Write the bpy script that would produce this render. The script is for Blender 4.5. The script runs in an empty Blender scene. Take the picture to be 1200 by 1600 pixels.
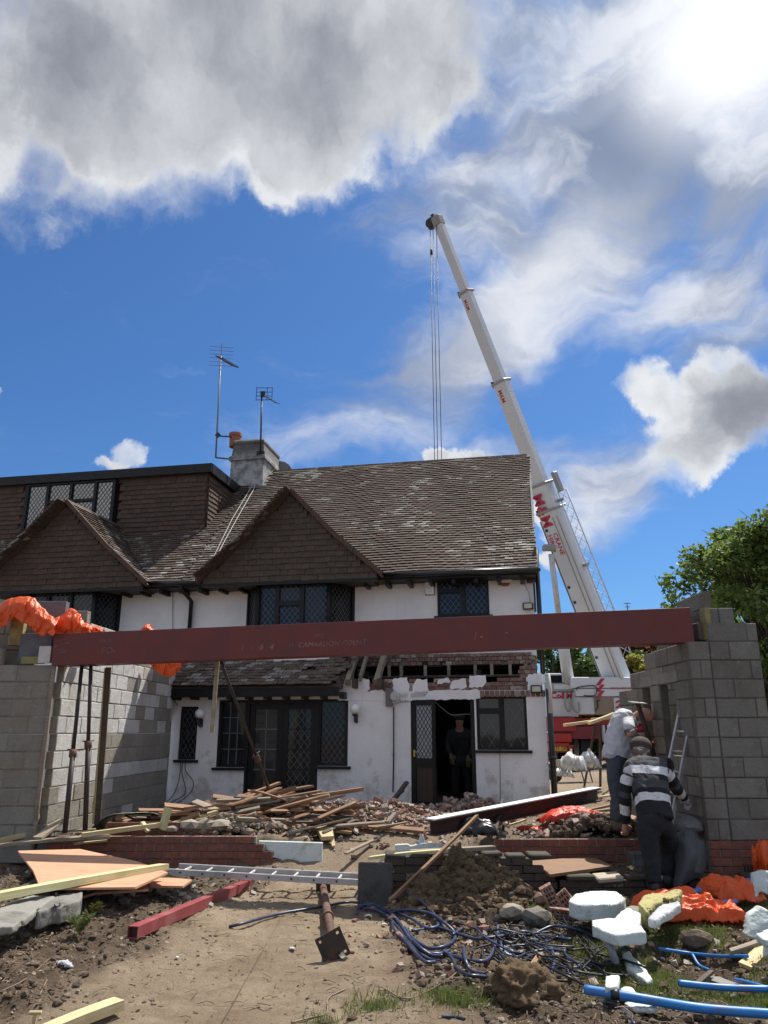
import bpy, bmesh, math, random
import numpy as np
from mathutils import Vector, Matrix, Euler

R = math.radians
random.seed(7)
rng = np.random.default_rng(7)
SC = bpy.context.scene
COL = SC.collection
PI = math.pi

# ------------------------------------------------------------------ camera
CZ = 1.6
PITCH = R(16)
FPX = 1200.0
cam_d = bpy.data.cameras.new('camera')
cam = bpy.data.objects.new('camera', cam_d)
COL.objects.link(cam)
cam.location = (0, 0, CZ)
cam.rotation_euler = (R(90) + PITCH, 0, 0)
cam_d.sensor_fit = 'VERTICAL'
cam_d.sensor_height = 36.0
cam_d.sensor_width = 27.0
cam_d.lens = FPX / 1600.0 * 36.0
cam_d.clip_start = 0.1
cam_d.clip_end = 2000
SC.camera = cam

# ------------------------------------------------------------------ colour management
SC.view_settings.view_transform = 'Standard'
SC.view_settings.look = 'None'
SC.view_settings.gamma = 1
SC.view_settings.use_curve_mapping = False
SC.view_settings.exposure = 0.65

SUN_EL = 58.0
SUN_AZ = 38.0      # degrees to the right of the +Y axis

# ------------------------------------------------------------------ small node language
class NT:
    def __init__(s, tree):
        s.t = tree
        s.t.nodes.clear()
    def node(s, kind, **kw):
        n = s.t.nodes.new(kind)
        for k, v in kw.items():
            setattr(n, k, v)
        return n
    def put(s, sock, v):
        if isinstance(v, V):
            s.t.links.new(v.s, sock)
        elif isinstance(v, bpy.types.NodeSocket):
            s.t.links.new(v, sock)
        elif v is not None:
            if isinstance(v, (tuple, list)) and len(v) == 3 and sock.type == 'RGBA':
                v = (*v, 1)
            sock.default_value = v
    def math(s, op, a, b=None, c=None, clamp=False):
        n = s.node('ShaderNodeMath', operation=op, use_clamp=clamp)
        s.put(n.inputs[0], a)
        if b is not None: s.put(n.inputs[1], b)
        if c is not None: s.put(n.inputs[2], c)
        return V(s, n.outputs[0])
    def vmath(s, op, a, b=None, scale=None, out=0):
        n = s.node('ShaderNodeVectorMath', operation=op)
        s.put(n.inputs[0], a)
        if b is not None: s.put(n.inputs[1], b)
        if scale is not None: s.put(n.inputs['Scale'], scale)
        return V(s, n.outputs[out])
    def noise(s, vec, scale=5, detail=4, rough=.5, dist=0, dim='3D', col=False):
        n = s.node('ShaderNodeTexNoise', noise_dimensions=dim)
        if vec is not None: s.put(n.inputs['Vector'], vec)
        n.inputs['Scale'].default_value = scale
        n.inputs['Detail'].default_value = detail
        n.inputs['Roughness'].default_value = rough
        n.inputs['Distortion'].default_value = dist
        return V(s, n.outputs['Color' if col else 'Fac'])
    def voronoi(s, vec, scale=5, feature='F1', out='Distance', rand=1):
        n = s.node('ShaderNodeTexVoronoi', feature=feature)
        if vec is not None: s.put(n.inputs['Vector'], vec)
        n.inputs['Scale'].default_value = scale
        n.inputs['Randomness'].default_value = rand
        return V(s, n.outputs[out])
    def mapping(s, vec, loc=(0, 0, 0), rot=(0, 0, 0), scale=(1, 1, 1)):
        n = s.node('ShaderNodeMapping')
        s.put(n.inputs[0], vec)
        n.inputs[1].default_value = loc
        n.inputs[2].default_value = rot
        n.inputs[3].default_value = scale
        return V(s, n.outputs[0])
    def ss(s, x, a, b, lo=0., hi=1., kind='SMOOTHSTEP'):
        n = s.node('ShaderNodeMapRange', interpolation_type=kind)
        s.put(n.inputs[0], x)
        n.inputs[1].default_value = a; n.inputs[2].default_value = b
        n.inputs[3].default_value = lo; n.inputs[4].default_value = hi
        return V(s, n.outputs[0])
    def mix(s, f, a, b, mode='MIX'):
        n = s.node('ShaderNodeMix', data_type='RGBA', blend_type=mode)
        n.clamp_factor = True
        s.put(n.inputs[0], f); s.put(n.inputs[6], a); s.put(n.inputs[7], b)
        return V(s, n.outputs[2])
    def ramp(s, x, stops, interp='LINEAR'):
        n = s.node('ShaderNodeValToRGB')
        n.color_ramp.interpolation = interp
        e = n.color_ramp.elements
        while len(e) < len(stops): e.new(0.5)
        for i, (p, c) in enumerate(stops):
            e[i].position = p; e[i].color = (*c, 1) if len(c) == 3 else c
        s.put(n.inputs[0], x)
        return V(s, n.outputs[0])
    def sep(s, v):
        n = s.node('ShaderNodeSeparateXYZ'); s.put(n.inputs[0], v)
        return [V(s, o) for o in n.outputs]
    def comb(s, x, y, z):
        n = s.node('ShaderNodeCombineXYZ')
        for i, q in enumerate((x, y, z)): s.put(n.inputs[i], q)
        return V(s, n.outputs[0])
    def attr(s, name, out='Fac'):
        n = s.node('ShaderNodeAttribute', attribute_name=name)
        return V(s, n.outputs[out])

class V:
    def __init__(s, nt, sock): s.n = nt; s.s = sock
    def __add__(s, o): return s.n.math('ADD', s, o)
    __radd__ = __add__
    def __sub__(s, o): return s.n.math('SUBTRACT', s, o)
    def __rsub__(s, o): return s.n.math('SUBTRACT', o, s)
    def __mul__(s, o): return s.n.math('MULTIPLY', s, o)
    __rmul__ = __mul__
    def __truediv__(s, o): return s.n.math('DIVIDE', s, o)
    def max(s, o): return s.n.math('MAXIMUM', s, o)
    def min(s, o): return s.n.math('MINIMUM', s, o)
    def clamp(s): return s.n.math('ADD', s, 0.0, clamp=True)

# ------------------------------------------------------------------ world: sky with clouds
def make_world():
    w = bpy.data.worlds.new('World')
    SC.world = w
    w.use_nodes = True
    n = NT(w.node_tree)
    sky = n.node('ShaderNodeTexSky', sky_type='NISHITA', sun_disc=False)
    sky.sun_elevation = R(SUN_EL)
    sky.sun_rotation = R(SUN_AZ)
    sky.air_density = 1.0
    sky.dust_density = 0.6
    sky.ozone_density = 2.2
    d = n.node('ShaderNodeTexCoord')
    x, y, z = n.sep(V(n, d.outputs['Generated']))
    az = n.math('ARCTAN2', x, y) * (180 / PI)
    el = n.math('ARCSINE', z) * (180 / PI)
    # clouds bank up at one height, so noise is stretched level away from the zenith
    base = n.comb(az * .1, el * .1, 0.0)
    warpc = n.noise(base, 1.1, 4, .55, col=True)
    warp = n.vmath('SCALE', n.vmath('SUBTRACT', warpc, (.5, .5, .5)), scale=.75)
    p = n.vmath('ADD', base, warp)
    warp2 = n.vmath('SCALE', n.vmath('SUBTRACT', n.noise(base, 3.4, 6, .62, col=True), (.5, .5, .5)), scale=.34)
    pc = n.vmath('ADD', n.vmath('ADD', base, n.vmath('SCALE', warp, scale=.14)), warp2)
    def blob(vec, a, e, ra, re, rot=0., soft=0., hard=1.5):
        q = n.vmath('SUBTRACT', vec, (a * .1, e * .1, 0))
        m = n.mapping(q, rot=(0, 0, R(-rot)))
        m = n.vmath('MULTIPLY', m, (10 / ra, 10 / re, 0))
        l = n.vmath('LENGTH', m, out=1)
        return n.ss(l, hard, soft)
    def union(bs):
        r = bs[0]
        for b in bs[1:]: r = r.max(b)
        return r
    fine = n.noise(pc, 2.0, 9, .60)
    def total(bs):
        r = bs[0]
        for b in bs[1:]: r = r + b
        return r
    # --- cumulus masses (azimuth, elevation, radii, tilt)
    B = total([blob(pc, *q, soft=.45, hard=1.35) for q in CUMULUS]).min(1.9)
    cx_ = B + (fine - .5) * 1.5
    softness = n.ss(n.noise(base, 1.1, 3, .5), .38, .62, .55, 1.5)
    cm = n.math('DIVIDE', cx_ - .34, softness, clamp=True)
    cm = cm * cm * (3.0 - cm * 2.0)
    # --- high layered wisps
    ws = n.mapping(p, rot=(0, 0, R(-33)), scale=(.5, 1.7, 1))
    wn = n.noise(ws, 1.5, 9, .60, dist=.12)
    wn2 = n.noise(n.mapping(p, loc=(5, 2, 0), rot=(0, 0, R(-20)), scale=(.6, 1.5, 1)), 1.15, 8, .56, dist=.15)
    W = union([blob(p, *q) * q_amp for q, q_amp in WISPS])
    wm = n.ss(W + (wn - .5) * 1.5, .10, 1.0)
    # --- generic broken cloud out of view, brightened to add neutral fill light
    gen = n.noise(n.vmath('ADD', base, (3.7, 1.3, 9.)), .55, 9, .56)
    away = n.ss(n.math('ABSOLUTE', az), 36, 60)
    away = away.max(n.ss(el, 52, 66))
    gm = n.ss(gen, .44, .60) * away
    # --- colours (multiplied by the Background strength of .1)
    K = 6.5
    G = union([blob(pc, *q) for q in GREYS])
    low = n.noise(n.vmath('ADD', pc, (2.1, 5.3, 0)), .75, 5, .5)
    mid = n.noise(n.vmath('ADD', pc, (7.1, 1.3, 0)), 2.2, 6, .55)
    thick = n.ss(cx_, .50, 1.55)
    dark = n.ss(G * .48 + thick * .40 + (low - .5) * 1.3 + (mid - .5) * .55 + (fine - .5) * .35, -.15, 1.25)
    ccol = n.mix(dark, (.86 * K, .88 * K, .91 * K), (.225 * K, .245 * K, .30 * K))
    glow = blob(base, 29.5, 43.5, 8.0, 5.4, 0)        # the thin bright veil round the sun itself
    shade = (n.ss(wn2, .38, .60) * .85 + blob(p, *DARKSPOT) * 1.0).clamp()
    wcol = n.mix(shade, (.76 * K, .79 * K, .86 * K), (.26 * K, .31 * K, .43 * K))
    wcol = n.mix(blob(p, 13, 32.5, 9, 3.0, 30) * .75, wcol, (.84 * K, .86 * K, .90 * K))
    wcol = n.mix(glow, wcol, (1.25 * K, 1.25 * K, 1.25 * K))
    skc = n.vmath('MULTIPLY', V(n, sky.outputs[0]), SKY_TINT)
    c = n.mix(wm * .93, skc, wcol)
    c = n.mix(gm * .95, c, (1.10 * K, 1.09 * K, 1.08 * K))
    c = n.mix(cm, c, ccol)
    bg = n.node('ShaderNodeBackground')
    n.put(bg.inputs[0], c)
    bg.inputs[1].default_value = 0.1
    out = n.node('ShaderNodeOutputWorld')
    n.t.links.new(bg.outputs[0], out.inputs[0])
    w.cycles.sampling_method = 'MANUAL'
    w.cycles.sample_map_resolution = 1024

SKY_TINT = (.285, .485, .72)
CUMULUS = [
    (-33, 44, 15, 12.5, 0), (-20, 43.5, 9, 8.4, 0), (-7, 46, 13, 8.2, 0), (-7, 40.5, 5, 3.8, 0), (4, 46.5, 8, 4.6, 14), (-10, 56, 36, 9, 0), (-7, 46, 8, 6, 0), (-22, 44, 8, 6, 0),
    (24.4, 21.2, 5.0, 3.1, 8), (20.4, 24.2, 2.0, 2.2, 20), (25.4, 24.2, 2.8, 2.0, 0), (31, 21, 6, 3.2, 0), (22.4, 18.0, 3.4, 1.9, 0),
    (5.3, 19.7, 2.3, 1.1, 0), (3.9, 20.3, 1.0, .7, 0), (7.3, 20.1, 1.0, .6, 0),
    (-19.3, 19.2, 1.5, 1.1, 20), (-20.8, 18.5, 1.0, .5, 0), (-29.4, 22.0, .8, 1.8, 0),
    (12.6, 12.2, 1.3, 1.2, 0), (12.4, 15.6, 1.2, 2.4, 0),
]
GREYS = [(-5, 46.5, 17, 6.5, 0), (-27, 43.5, 10, 4.5, 0), (26, 20.8, 7.5, 3.4, 0), (26, 20.6, 6.5, 3.0, 0)]
WISPS = [((12, 31, 17, 5.0, 30), 1.05), ((25, 30, 9, 3.4, 20), .85), ((24, 43, 20, 10.5, 10), 1.15), ((30, 35, 9, 6.5, 0), .95), ((20, 37, 10, 5, 10), 1.0),
         ((17.2, 17.4, 6.5, 4.2, 25), .95), ((9, 38.5, 12, 7.5, 15), .85), ((0, 24, 13, 5, 20), .52), ((27, 26.5, 10, 3, 10), .62), ((8, 18, 16, 4, 5), .60), ((-5, 21, 10, 3, 10), .42)]
DARKSPOT = (20.8, 38.6, 5.6, 2.7, 8)
make_world()

sun_d = bpy.data.lights.new('sun', 'SUN')
sun_d.energy = 4.4
sun_d.angle = R(0.6)
sun_d.color = (1.0, .945, .86)
sun = bpy.data.objects.new('sun', sun_d)
COL.objects.link(sun)
_sd = Vector((math.sin(R(SUN_AZ)) * math.cos(R(SUN_EL)), math.cos(R(SUN_AZ)) * math.cos(R(SUN_EL)), math.sin(R(SUN_EL))))
sun.rotation_euler = _sd.to_track_quat('Z', 'Y').to_euler()
sun.location = _sd * 60

# ------------------------------------------------------------------ rays of the photograph, used to survey real places
def ray(px, py):
    x = (px - 600) / FPX; z = (800 - py) / FPX
    return Vector((x, math.cos(PITCH) - z * math.sin(PITCH), math.sin(PITCH) + z * math.cos(PITCH)))
def at_y(px, py, Y):
    r = ray(px, py); return Vector((0, 0, CZ)) + r * (Y / r.y)
def at_z(px, py, Z):
    r = ray(px, py); return Vector((0, 0, CZ)) + r * ((Z - CZ) / r.z)
TH = R(11)
HO = Vector((2.80, 13.2, 0))                    # foot of the house's front corner
HU = Vector((math.cos(TH), -math.sin(TH), 0)); HB = Vector((math.sin(TH), math.cos(TH), 0))
HM = Matrix.Translation(HO) @ Matrix.Rotation(-TH, 4, 'Z')
def hp(px, py, yb):
    r = ray(px, py)
    t = (yb + HO.dot(HB)) / r.dot(HB)
    p = Vector((0, 0, CZ)) + r * t
    return Vector(((p - HO).dot(HU), yb, p.z))

# ------------------------------------------------------------------ materials
MATS = {}
def mat(name, fn):
    m = bpy.data.materials.new(name); m.use_nodes = True
    n = NT(m.node_tree)
    b = n.node('ShaderNodeBsdfPrincipled'); o = n.node('ShaderNodeOutputMaterial')
    n.t.links.new(b.outputs[0], o.inputs[0])
    fn(n, b)
    MATS[name] = m
    return m
def coords(n, kind='Object'):
    return V(n, n.node('ShaderNodeTexCoord').outputs[kind])
def rnd(n):
    """one random number per loose piece and per object"""
    a = V(n, n.node('ShaderNodeNewGeometry').outputs['Random Per Island'])
    b = V(n, n.node('ShaderNodeObjectInfo').outputs['Random'])
    return n.math('FRACT', a + b)
def bump(n, b, h, strength=.3, dist=.02):
    q = n.node('ShaderNodeBump')
    q.inputs['Strength'].default_value = strength
    q.inputs['Distance'].default_value = dist
    n.put(q.inputs['Height'], h)
    n.t.links.new(q.outputs[0], b.inputs['Normal'])
def simple(name, c, rough=.7, metal=0., var=.25, scale=8, bmp=.15, c2=None, spec=None, bscale=40, bdist=.01, world=False):
    def f(n, b):
        p = coords(n) if not world else V(n, n.node('ShaderNodeNewGeometry').outputs['Position'])
        ns = n.noise(p, scale, 6, .6)
        r = rnd(n)
        dk = tuple(q * (1 - var) for q in c); lt = tuple(min(1, q * (1 + var)) for q in c)
        col = n.mix(ns, dk, lt)
        if c2: col = n.mix(n.ss(n.noise(p, scale * .45, 8, .65), .5, .66), col, c2)
        col = n.mix((r - .5) * var * 1.2 + var * .6, col, (0.02, .02, .02))
        n.put(b.inputs['Base Color'], col)
        n.put(b.inputs['Roughness'], n.ss(ns, .2, .8, max(0, rough - .12), min(1, rough + .12)))
        b.inputs['Metallic'].default_value = metal
        if spec is not None: b.inputs['Specular IOR Level'].default_value = spec
        if bmp: bump(n, b, n.noise(p, bscale, 5, .65), bmp, bdist)
    return mat(name, f)

def wood(name, c, c2, rough=.75, knots=True, dirt=(.12, .09, .06), dirtamt=.3):
    def f(n, b):
        p = coords(n)
        g = n.noise(n.mapping(p, scale=(1.2, 26, 26)), 2.2, 6, .6, dist=.6)
        r = rnd(n)
        col = n.mix(n.ss(g, .35, .68), c, c2)
        col = n.mix(r * .35, col, tuple(q * .45 for q in c))
        dn = n.noise(p, 3.5, 7, .65)
        col = n.mix(n.ss(dn, .50, .72) * dirtamt * 2, col, dirt)
        n.put(b.inputs['Base Color'], col)
        b.inputs['Roughness'].default_value = rough
        bump(n, b, g, .25, .004)
    return mat(name, f)

def tile_mat(name, cols, lich=0., lichcol=(.33, .32, .28), moss=.0):
    def f(n, b):
        r = rnd(n)
        p = V(n, n.node('ShaderNodeNewGeometry').outputs['Position'])
        col = n.ramp(r, [(i / (len(cols) - 1), c) for i, c in enumerate(cols)])
        ns = n.noise(p, 22, 5, .65)
        col = n.mix(n.ss(ns, .35, .75, 0, .6), col, (.035, .03, .026))
        big = n.noise(p, .9, 4, .6)
        if lich:
            l = n.ss(n.noise(p, 38, 4, .7) + (big - .5) * 1.1 + (r - .5) * .5, .80 - lich * .25, .92 - lich * .2)
            col = n.mix(l * min(1, .5 + lich), col, lichcol)
        if moss:
            col = n.mix(n.ss(n.noise(p, 6, 6, .7), .52, .7) * moss, col, (.055, .06, .025))
        n.put(b.inputs['Base Color'], col)
        b.inputs['Roughness'].default_value = .88
        bump(n, b, ns, .4, .006)
    return mat(name, f)
tile_mat('roof_tile', [(.068, .042, .030), (.098, .057, .038), (.080, .056, .041), (.112, .064, .043), (.060, .044, .034), (.088, .054, .039)], lich=.44, moss=.3)
tile_mat('lean_tile', [(.10, .07, .055), (.15, .10, .075), (.12, .09, .07), (.17, .12, .09)], lich=.5, moss=.3)
tile_mat('hung_tile', [(.080, .056, .040), (.105, .072, .050), (.07, .050, .038), (.095, .066, .047)], lich=.0, moss=.25)
tile_mat('dormer_tile', [(.082, .051, .036), (.115, .065, .044), (.068, .045, .034), (.098, .058, .041)], lich=.0, moss=.15)
tile_mat('red_brick', [(.20, .065, .045), (.25, .085, .055), (.17, .06, .045), (.22, .08, .06)], lich=.0)
tile_mat('old_brick', [(.19, .11, .085), (.24, .14, .11), (.16, .085, .065), (.28, .19, .15)], lich=.45, lichcol=(.38, .33, .29))
tile_mat('rubble_brick', [(.25, .12, .085), (.33, .17, .12), (.20, .10, .075), (.36, .26, .21), (.28, .15, .11)], lich=.7, lichcol=(.42, .38, .33))
tile_mat('mossy_brick', [(.055, .04, .03), (.08, .055, .04), (.05, .042, .034), (.07, .06, .045)], lich=.1, moss=1.0)

def blockmat(name, a, bcol, stain):
    def f(n, b):
        p = V(n, n.node('ShaderNodeNewGeometry').outputs['Position'])
        r = rnd(n)
        col = n.mix(r, a, bcol)
        col = n.mix(n.ss(n.noise(p, 2.2, 7, .65), .45, .68) * .6, col, stain)
        col = n.mix(n.ss(n.noise(p, 8, 8, .75), .48, .66) * .45, col, tuple(q * .68 for q in a))
        col = n.mix(n.ss(n.noise(p, 13, 7, .7), .58, .68) * .55, col, tuple(min(1, q * 1.25) for q in bcol))
        col = n.mix(n.ss(n.noise(p, 60, 3, .8), .55, .75) * .5, col, tuple(q * .45 for q in a))
        n.put(b.inputs['Base Color'], col)
        b.inputs['Roughness'].default_value = .95
        bump(n, b, n.noise(p, 75, 5, .8) + n.noise(p, 14, 5, .7) * 1.5, .9, .014)
    return mat(name, f)
blockmat('block', (.235, .222, .190), (.30, .28, .235), (.24, .20, .145))
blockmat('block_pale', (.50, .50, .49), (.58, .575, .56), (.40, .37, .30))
blockmat('block_dark', (.13, .14, .155), (.17, .18, .20), (.12, .12, .12))
blockmat('block_shade', (.175, .166, .145), (.24, .228, .20), (.13, .11, .085))  # shaded copies of block and mortar: right wall's shade put into colour
blockmat('mortar_shade', (.15, .14, .115), (.18, .165, .14), (.12, .10, .08))
blockmat('mortar', (.30, .27, .21), (.33, .30, .24), (.22, .19, .14))

def render_wall(n, b):
    p = V(n, n.node('ShaderNodeNewGeometry').outputs['Position'])
    x, y, z = n.sep(p)
    big = n.noise(p, 1.1, 6, .6)
    col = n.mix(n.ss(big, .35, .7), (.82, .81, .80), (.72, .71, .70))
    streak = n.noise(n.mapping(p, scale=(9, 9, .7)), 1.5, 5, .65)
    col = n.mix(n.ss(streak, .55, .78) * .35, col, (.50, .48, .45))
    spots = n.ss(n.noise(p, 9, 6, .75), .66, .71)
    low = n.ss(z, 2.2, .4)
    col = n.mix(spots * low * .7, col, (.22, .19, .16))
    col = n.mix(n.ss(n.noise(p, 3, 6, .7) + low * .25, .70, .86) * .55, col, (.36, .30, .24))
    n.put(b.inputs['Base Color'], col)
    b.inputs['Roughness'].default_value = .9
    bump(n, b, n.noise(p, 34, 6, .7) + n.noise(p, 6, 3, .5) * 1.5, .35, .015)
mat('white_render', render_wall)
simple('white_old', (.60, .58, .55), .85, var=.2, scale=5, c2=(.35, .29, .23), bmp=.4)
simple('black_wood', (.006, .006, .007), .5, var=.4, scale=14, c2=(.014, .013, .012), bmp=.2, spec=.3)
simple('brown_wood', (.05, .026, .018), .6, var=.4, scale=9, bmp=.2)
simple('black_plastic', (.012, .012, .013), .35, var=.3, bmp=.03)
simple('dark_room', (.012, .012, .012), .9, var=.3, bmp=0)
simple('lead', (.16, .17, .18), .5, metal=.4, var=.2, bmp=0)
simple('lead_flash', (.27, .28, .29), .6, metal=.2, var=.25, bmp=.2)
def glassm(n, b):
    p = coords(n)
    r = rnd(n)
    n.put(b.inputs['Base Color'], n.mix(n.noise(p, 1.5, 3, .5), (.006, .008, .010), (.018, .021, .024)))
    b.inputs['Roughness'].default_value = .04
    b.inputs['IOR'].default_value = 1.42
    bump(n, b, n.noise(p, 1.4, 2, .5), .05, .05)
mat('glass', glassm)
def glassb(n, b):
    glassm(n, b); b.inputs['IOR'].default_value = 2.3
mat('glass_bright', glassb)
def obscured(n, b):
    p = coords(n)
    v = n.voronoi(p, 30)
    n.put(b.inputs['Base Color'], n.mix(n.noise(p, 6, 3, .6), (.22, .25, .27), (.42, .45, .48)))
    b.inputs['Roughness'].default_value = .25
    bump(n, b, v, .6, .01)
mat('obscured_glass', obscured)
def steel_red(n, b):
    p = coords(n)
    s = n.noise(p, 3.5, 6, .6)
    col = n.mix(n.ss(s, .3, .7), (.105, .019, .016), (.150, .028, .021))
    fine = n.noise(p, 40, 5, .7)
    col = n.mix(n.ss(fine, .62, .72) * .35, col, (.05, .016, .014))
    str_ = n.noise(n.mapping(p, scale=(.4, 9, 7)), 3, 5, .6)
    col = n.mix(n.ss(str_, .62, .8) * .3, col, (.17, .06, .05))
    drip = n.noise(n.mapping(p, scale=(11, 3, .8)), 2.2, 6, .65)
    col = n.mix(n.ss(drip, .58, .74) * .45, col, (.055, .018, .016))
    col = n.mix(n.ss(n.noise(p, 14, 8, .75), .63, .70) * .5, col, (.15, .05, .035))
    n.put(b.inputs['Base Color'], col)
    n.put(b.inputs['Roughness'], n.ss(s, .3, .7, .45, .62))
    bump(n, b, fine, .06, .003)
mat('red_oxide', steel_red)
simple('red_tube', (.27, .045, .05), .55, var=.25, scale=6, c2=(.33, .10, .10), bmp=.05)
simple('brown_steel', (.055, .022, .020), .6, var=.35, scale=6, c2=(.10, .035, .025), bmp=.1)
simple('white_paint', (.80, .80, .79), .5, var=.06, scale=4, bmp=.03)
simple('rust', (.15, .075, .05), .85, var=.4, scale=12, c2=(.09, .04, .028), bmp=.3)
simple('rust_dark', (.045, .03, .025), .8, var=.4, scale=12, c2=(.10, .05, .03), bmp=.3)
simple('prop_steel', (.055, .04, .036), .6, var=.4, scale=8, c2=(.12, .055, .035), metal=.3, bmp=.1)
simple('alu', (.55, .55, .55), .45, metal=.35, var=.2, scale=6, c2=(.42, .40, .37), bmp=.05)
simple('ground_concrete', (.20, .19, .17), .95, var=.3, scale=9, c2=(.12, .115, .10), bmp=.5)
simple('slab', (.25, .24, .215), .92, var=.25, scale=4, c2=(.15, .14, .12), bmp=.4)
simple('stone', (.20, .18, .15), .95, var=.35, scale=5, c2=(.11, .10, .08), bmp=.6)
simple('cream_stone', (.42, .36, .27), .9, var=.25, scale=7, c2=(.28, .23, .16), bmp=.4)
simple('plaster', (.38, .335, .28), .9, var=.3, scale=6, c2=(.26, .21, .16), bmp=.4)
wood('timber_new', (.52, .40, .20), (.62, .52, .31), dirtamt=.12)
wood('timber_green', (.50, .46, .22), (.60, .57, .34), dirtamt=.10)
wood('timber_old', (.20, .105, .055), (.33, .19, .10), dirtamt=.35)
wood('timber_grey', (.22, .17, .12), (.34, .29, .22), dirtamt=.35)
wood('timber_dark', (.05, .035, .025), (.09, .06, .045), dirtamt=.3)
wood('plywood', (.50, .26, .15), (.60, .34, .21), dirtamt=.18)
def foamm(n, b):
    p = coords(n)
    col = n.mix(n.noise(p, 4, 5, .6), (.50, .56, .54), (.60, .65, .62))
    col = n.mix(n.ss(n.noise(p, 6, 8, .75), .50, .70) * .75, col, (.30, .25, .18))
    n.put(b.inputs['Base Color'], col)
    b.inputs['Roughness'].default_value = .8
    bump(n, b, n.noise(p, 55, 4, .7) + n.noise(p, 9, 4, .6) * 2.0, .5, .015)
mat('foam', foamm)
def plasticm(name, c, rough=.32, trans=.25, wr=4.5):
    def f(n, b):
        p = coords(n)
        col = n.mix(n.noise(p, 5, 5, .6), tuple(q * .8 for q in c), c)
        n.put(b.inputs['Base Color'], col)
        b.inputs['Roughness'].default_value = rough
        b.inputs['Subsurface Weight'].default_value = trans
        b.inputs['Subsurface Radius'].default_value = (.05, .02, .01)
        r1 = n.math('ABSOLUTE', n.noise(n.mapping(p, scale=(1, 1.6, 1)), wr, 4, .55, dist=1.5) - .5)
        r2 = n.math('ABSOLUTE', n.noise(n.mapping(p, scale=(1.5, 1, 1.2)), wr * 3.2, 4, .6, dist=1.0) - .5)
        bump(n, b, r1 * -1.8 - r2 * .5, .6, .035)
        tl = n.node('ShaderNodeBsdfTranslucent'); n.put(tl.inputs[0], c)
        mx = n.node('ShaderNodeMixShader'); mx.inputs[0].default_value = .3
        n.t.links.new(b.outputs[0], mx.inputs[1]); n.t.links.new(tl.outputs[0], mx.inputs[2])
        o_ = [q for q in n.t.nodes if q.type == 'OUTPUT_MATERIAL'][0]; n.t.links.new(mx.outputs[0], o_.inputs[0])
    return mat(name, f)
plasticm('orange_sheet', (.95, .16, .03))
plasticm('white_sheet', (.68, .69, .70), .4)
plasticm('red_sheet', (.82, .075, .03))
simple('black_sheet', (.018, .018, .019), .38, var=.3, bmp=.1)
simple('grey_sheet', (.05, .054, .058), .55, var=.3, scale=3, c2=(.13, .135, .14), bmp=.25, bscale=6, bdist=.04)
simple('blue_pipe', (.025, .21, .56), .42, var=.15, bmp=.03, c2=(.06, .16, .40))
simple('blue_hose', (.030, .045, .105), .36, var=.3, bmp=.02, c2=(.075, .09, .14))
simple('black_cable', (.012, .012, .013), .45, var=.2, bmp=0)
simple('grey_pipe', (.26, .26, .28), .45, var=.15, bmp=.03)
simple('wool', (.40, .36, .15), .95, var=.35, scale=10, bmp=.9, bscale=30, c2=(.26, .21, .10))
def soilm(name, a, c, d):
    def f(n, b):
        p = V(n, n.node('ShaderNodeNewGeometry').outputs['Position'])
        r = rnd(n)
        col = n.mix(n.noise(p, 7, 8, .7), a, c)
        col = n.mix(n.ss(r, .4, 1) * .6, col, d)
        n.put(b.inputs['Base Color'], col)
        b.inputs['Roughness'].default_value = 1
        bump(n, b, n.noise(p, 26, 8, .75), .9, .03)
    return mat(name, f)
soilm('clod_dark', (.075, .053, .037), (.15, .11, .078), (.20, .15, .11))
soilm('clod_ochre', (.080, .052, .027), (.175, .115, .060), (.085, .058, .034))
soilm('clod_pale', (.17, .125, .085), (.30, .235, .17), (.36, .31, .25))
def leafm(name, a, c, tr=.35):
    def f(n, b):
        r = rnd(n)
        n.put(b.inputs['Base Color'], n.mix(r, a, c))
        b.inputs['Roughness'].default_value = .55
        b.inputs['Specular IOR Level'].default_value = .3
        t = n.node('ShaderNodeBsdfTranslucent')
        n.put(t.inputs[0], n.mix(r, tuple(min(1, q * 1.6) for q in a), tuple(min(1, q * 1.6) for q in c)))
        m = n.node('ShaderNodeMixShader'); m.inputs[0].default_value = tr
        n.t.links.new(b.outputs[0], m.inputs[1]); n.t.links.new(t.outputs[0], m.inputs[2])
        o = [q for q in n.t.nodes if q.type == 'OUTPUT_MATERIAL'][0]
        n.t.links.new(m.outputs[0], o.inputs[0])
    return mat(name, f)
leafm('leaf_green', (.055, .095, .022), (.15, .20, .05), .45)
leafm('leaf_mid', (.04, .075, .02), (.08, .125, .03))
leafm('leaf_red', (.10, .035, .02), (.17, .07, .03))
leafm('leaf_yellow', (.20, .20, .035), (.30, .28, .06))
leafm('grass', (.07, .11, .025), (.17, .19, .055), .3)
leafm('twig', (.13, .09, .06), (.24, .18, .12), 0)
simple('bark', (.07, .055, .04), .95, var=.4, scale=8, bmp=.6)
simple('terracotta', (.36, .13, .07), .8, var=.2, scale=8, bmp=.1)
def chimneym(n, b):
    p = coords(n)
    z = n.sep(p)[2]
    a = n.noise(p, 4.5, 7, .7)
    col = n.mix(n.ss(a, .38, .62), (.15, .15, .145), (.40, .40, .385))
    col = n.mix(n.ss(z + (a - .5) * .8, 8.15, 8.75) * .75, col, (.055, .052, .045))
    col = n.mix(n.ss(n.noise(p, 3.3, 6, .7), .56, .7) * .5, col, (.22, .19, .11))
    n.put(b.inputs['Base Color'], col)
    b.inputs['Roughness'].default_value = .95
    bump(n, b, a, .5, .03)
mat('chimney_render', chimneym)
simple('crane_white', (.58, .61, .64), .4, var=.08, scale=2, bmp=.02)
simple('crane_red', (.36, .022, .018), .4, var=.2, scale=3, bmp=.02)
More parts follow.
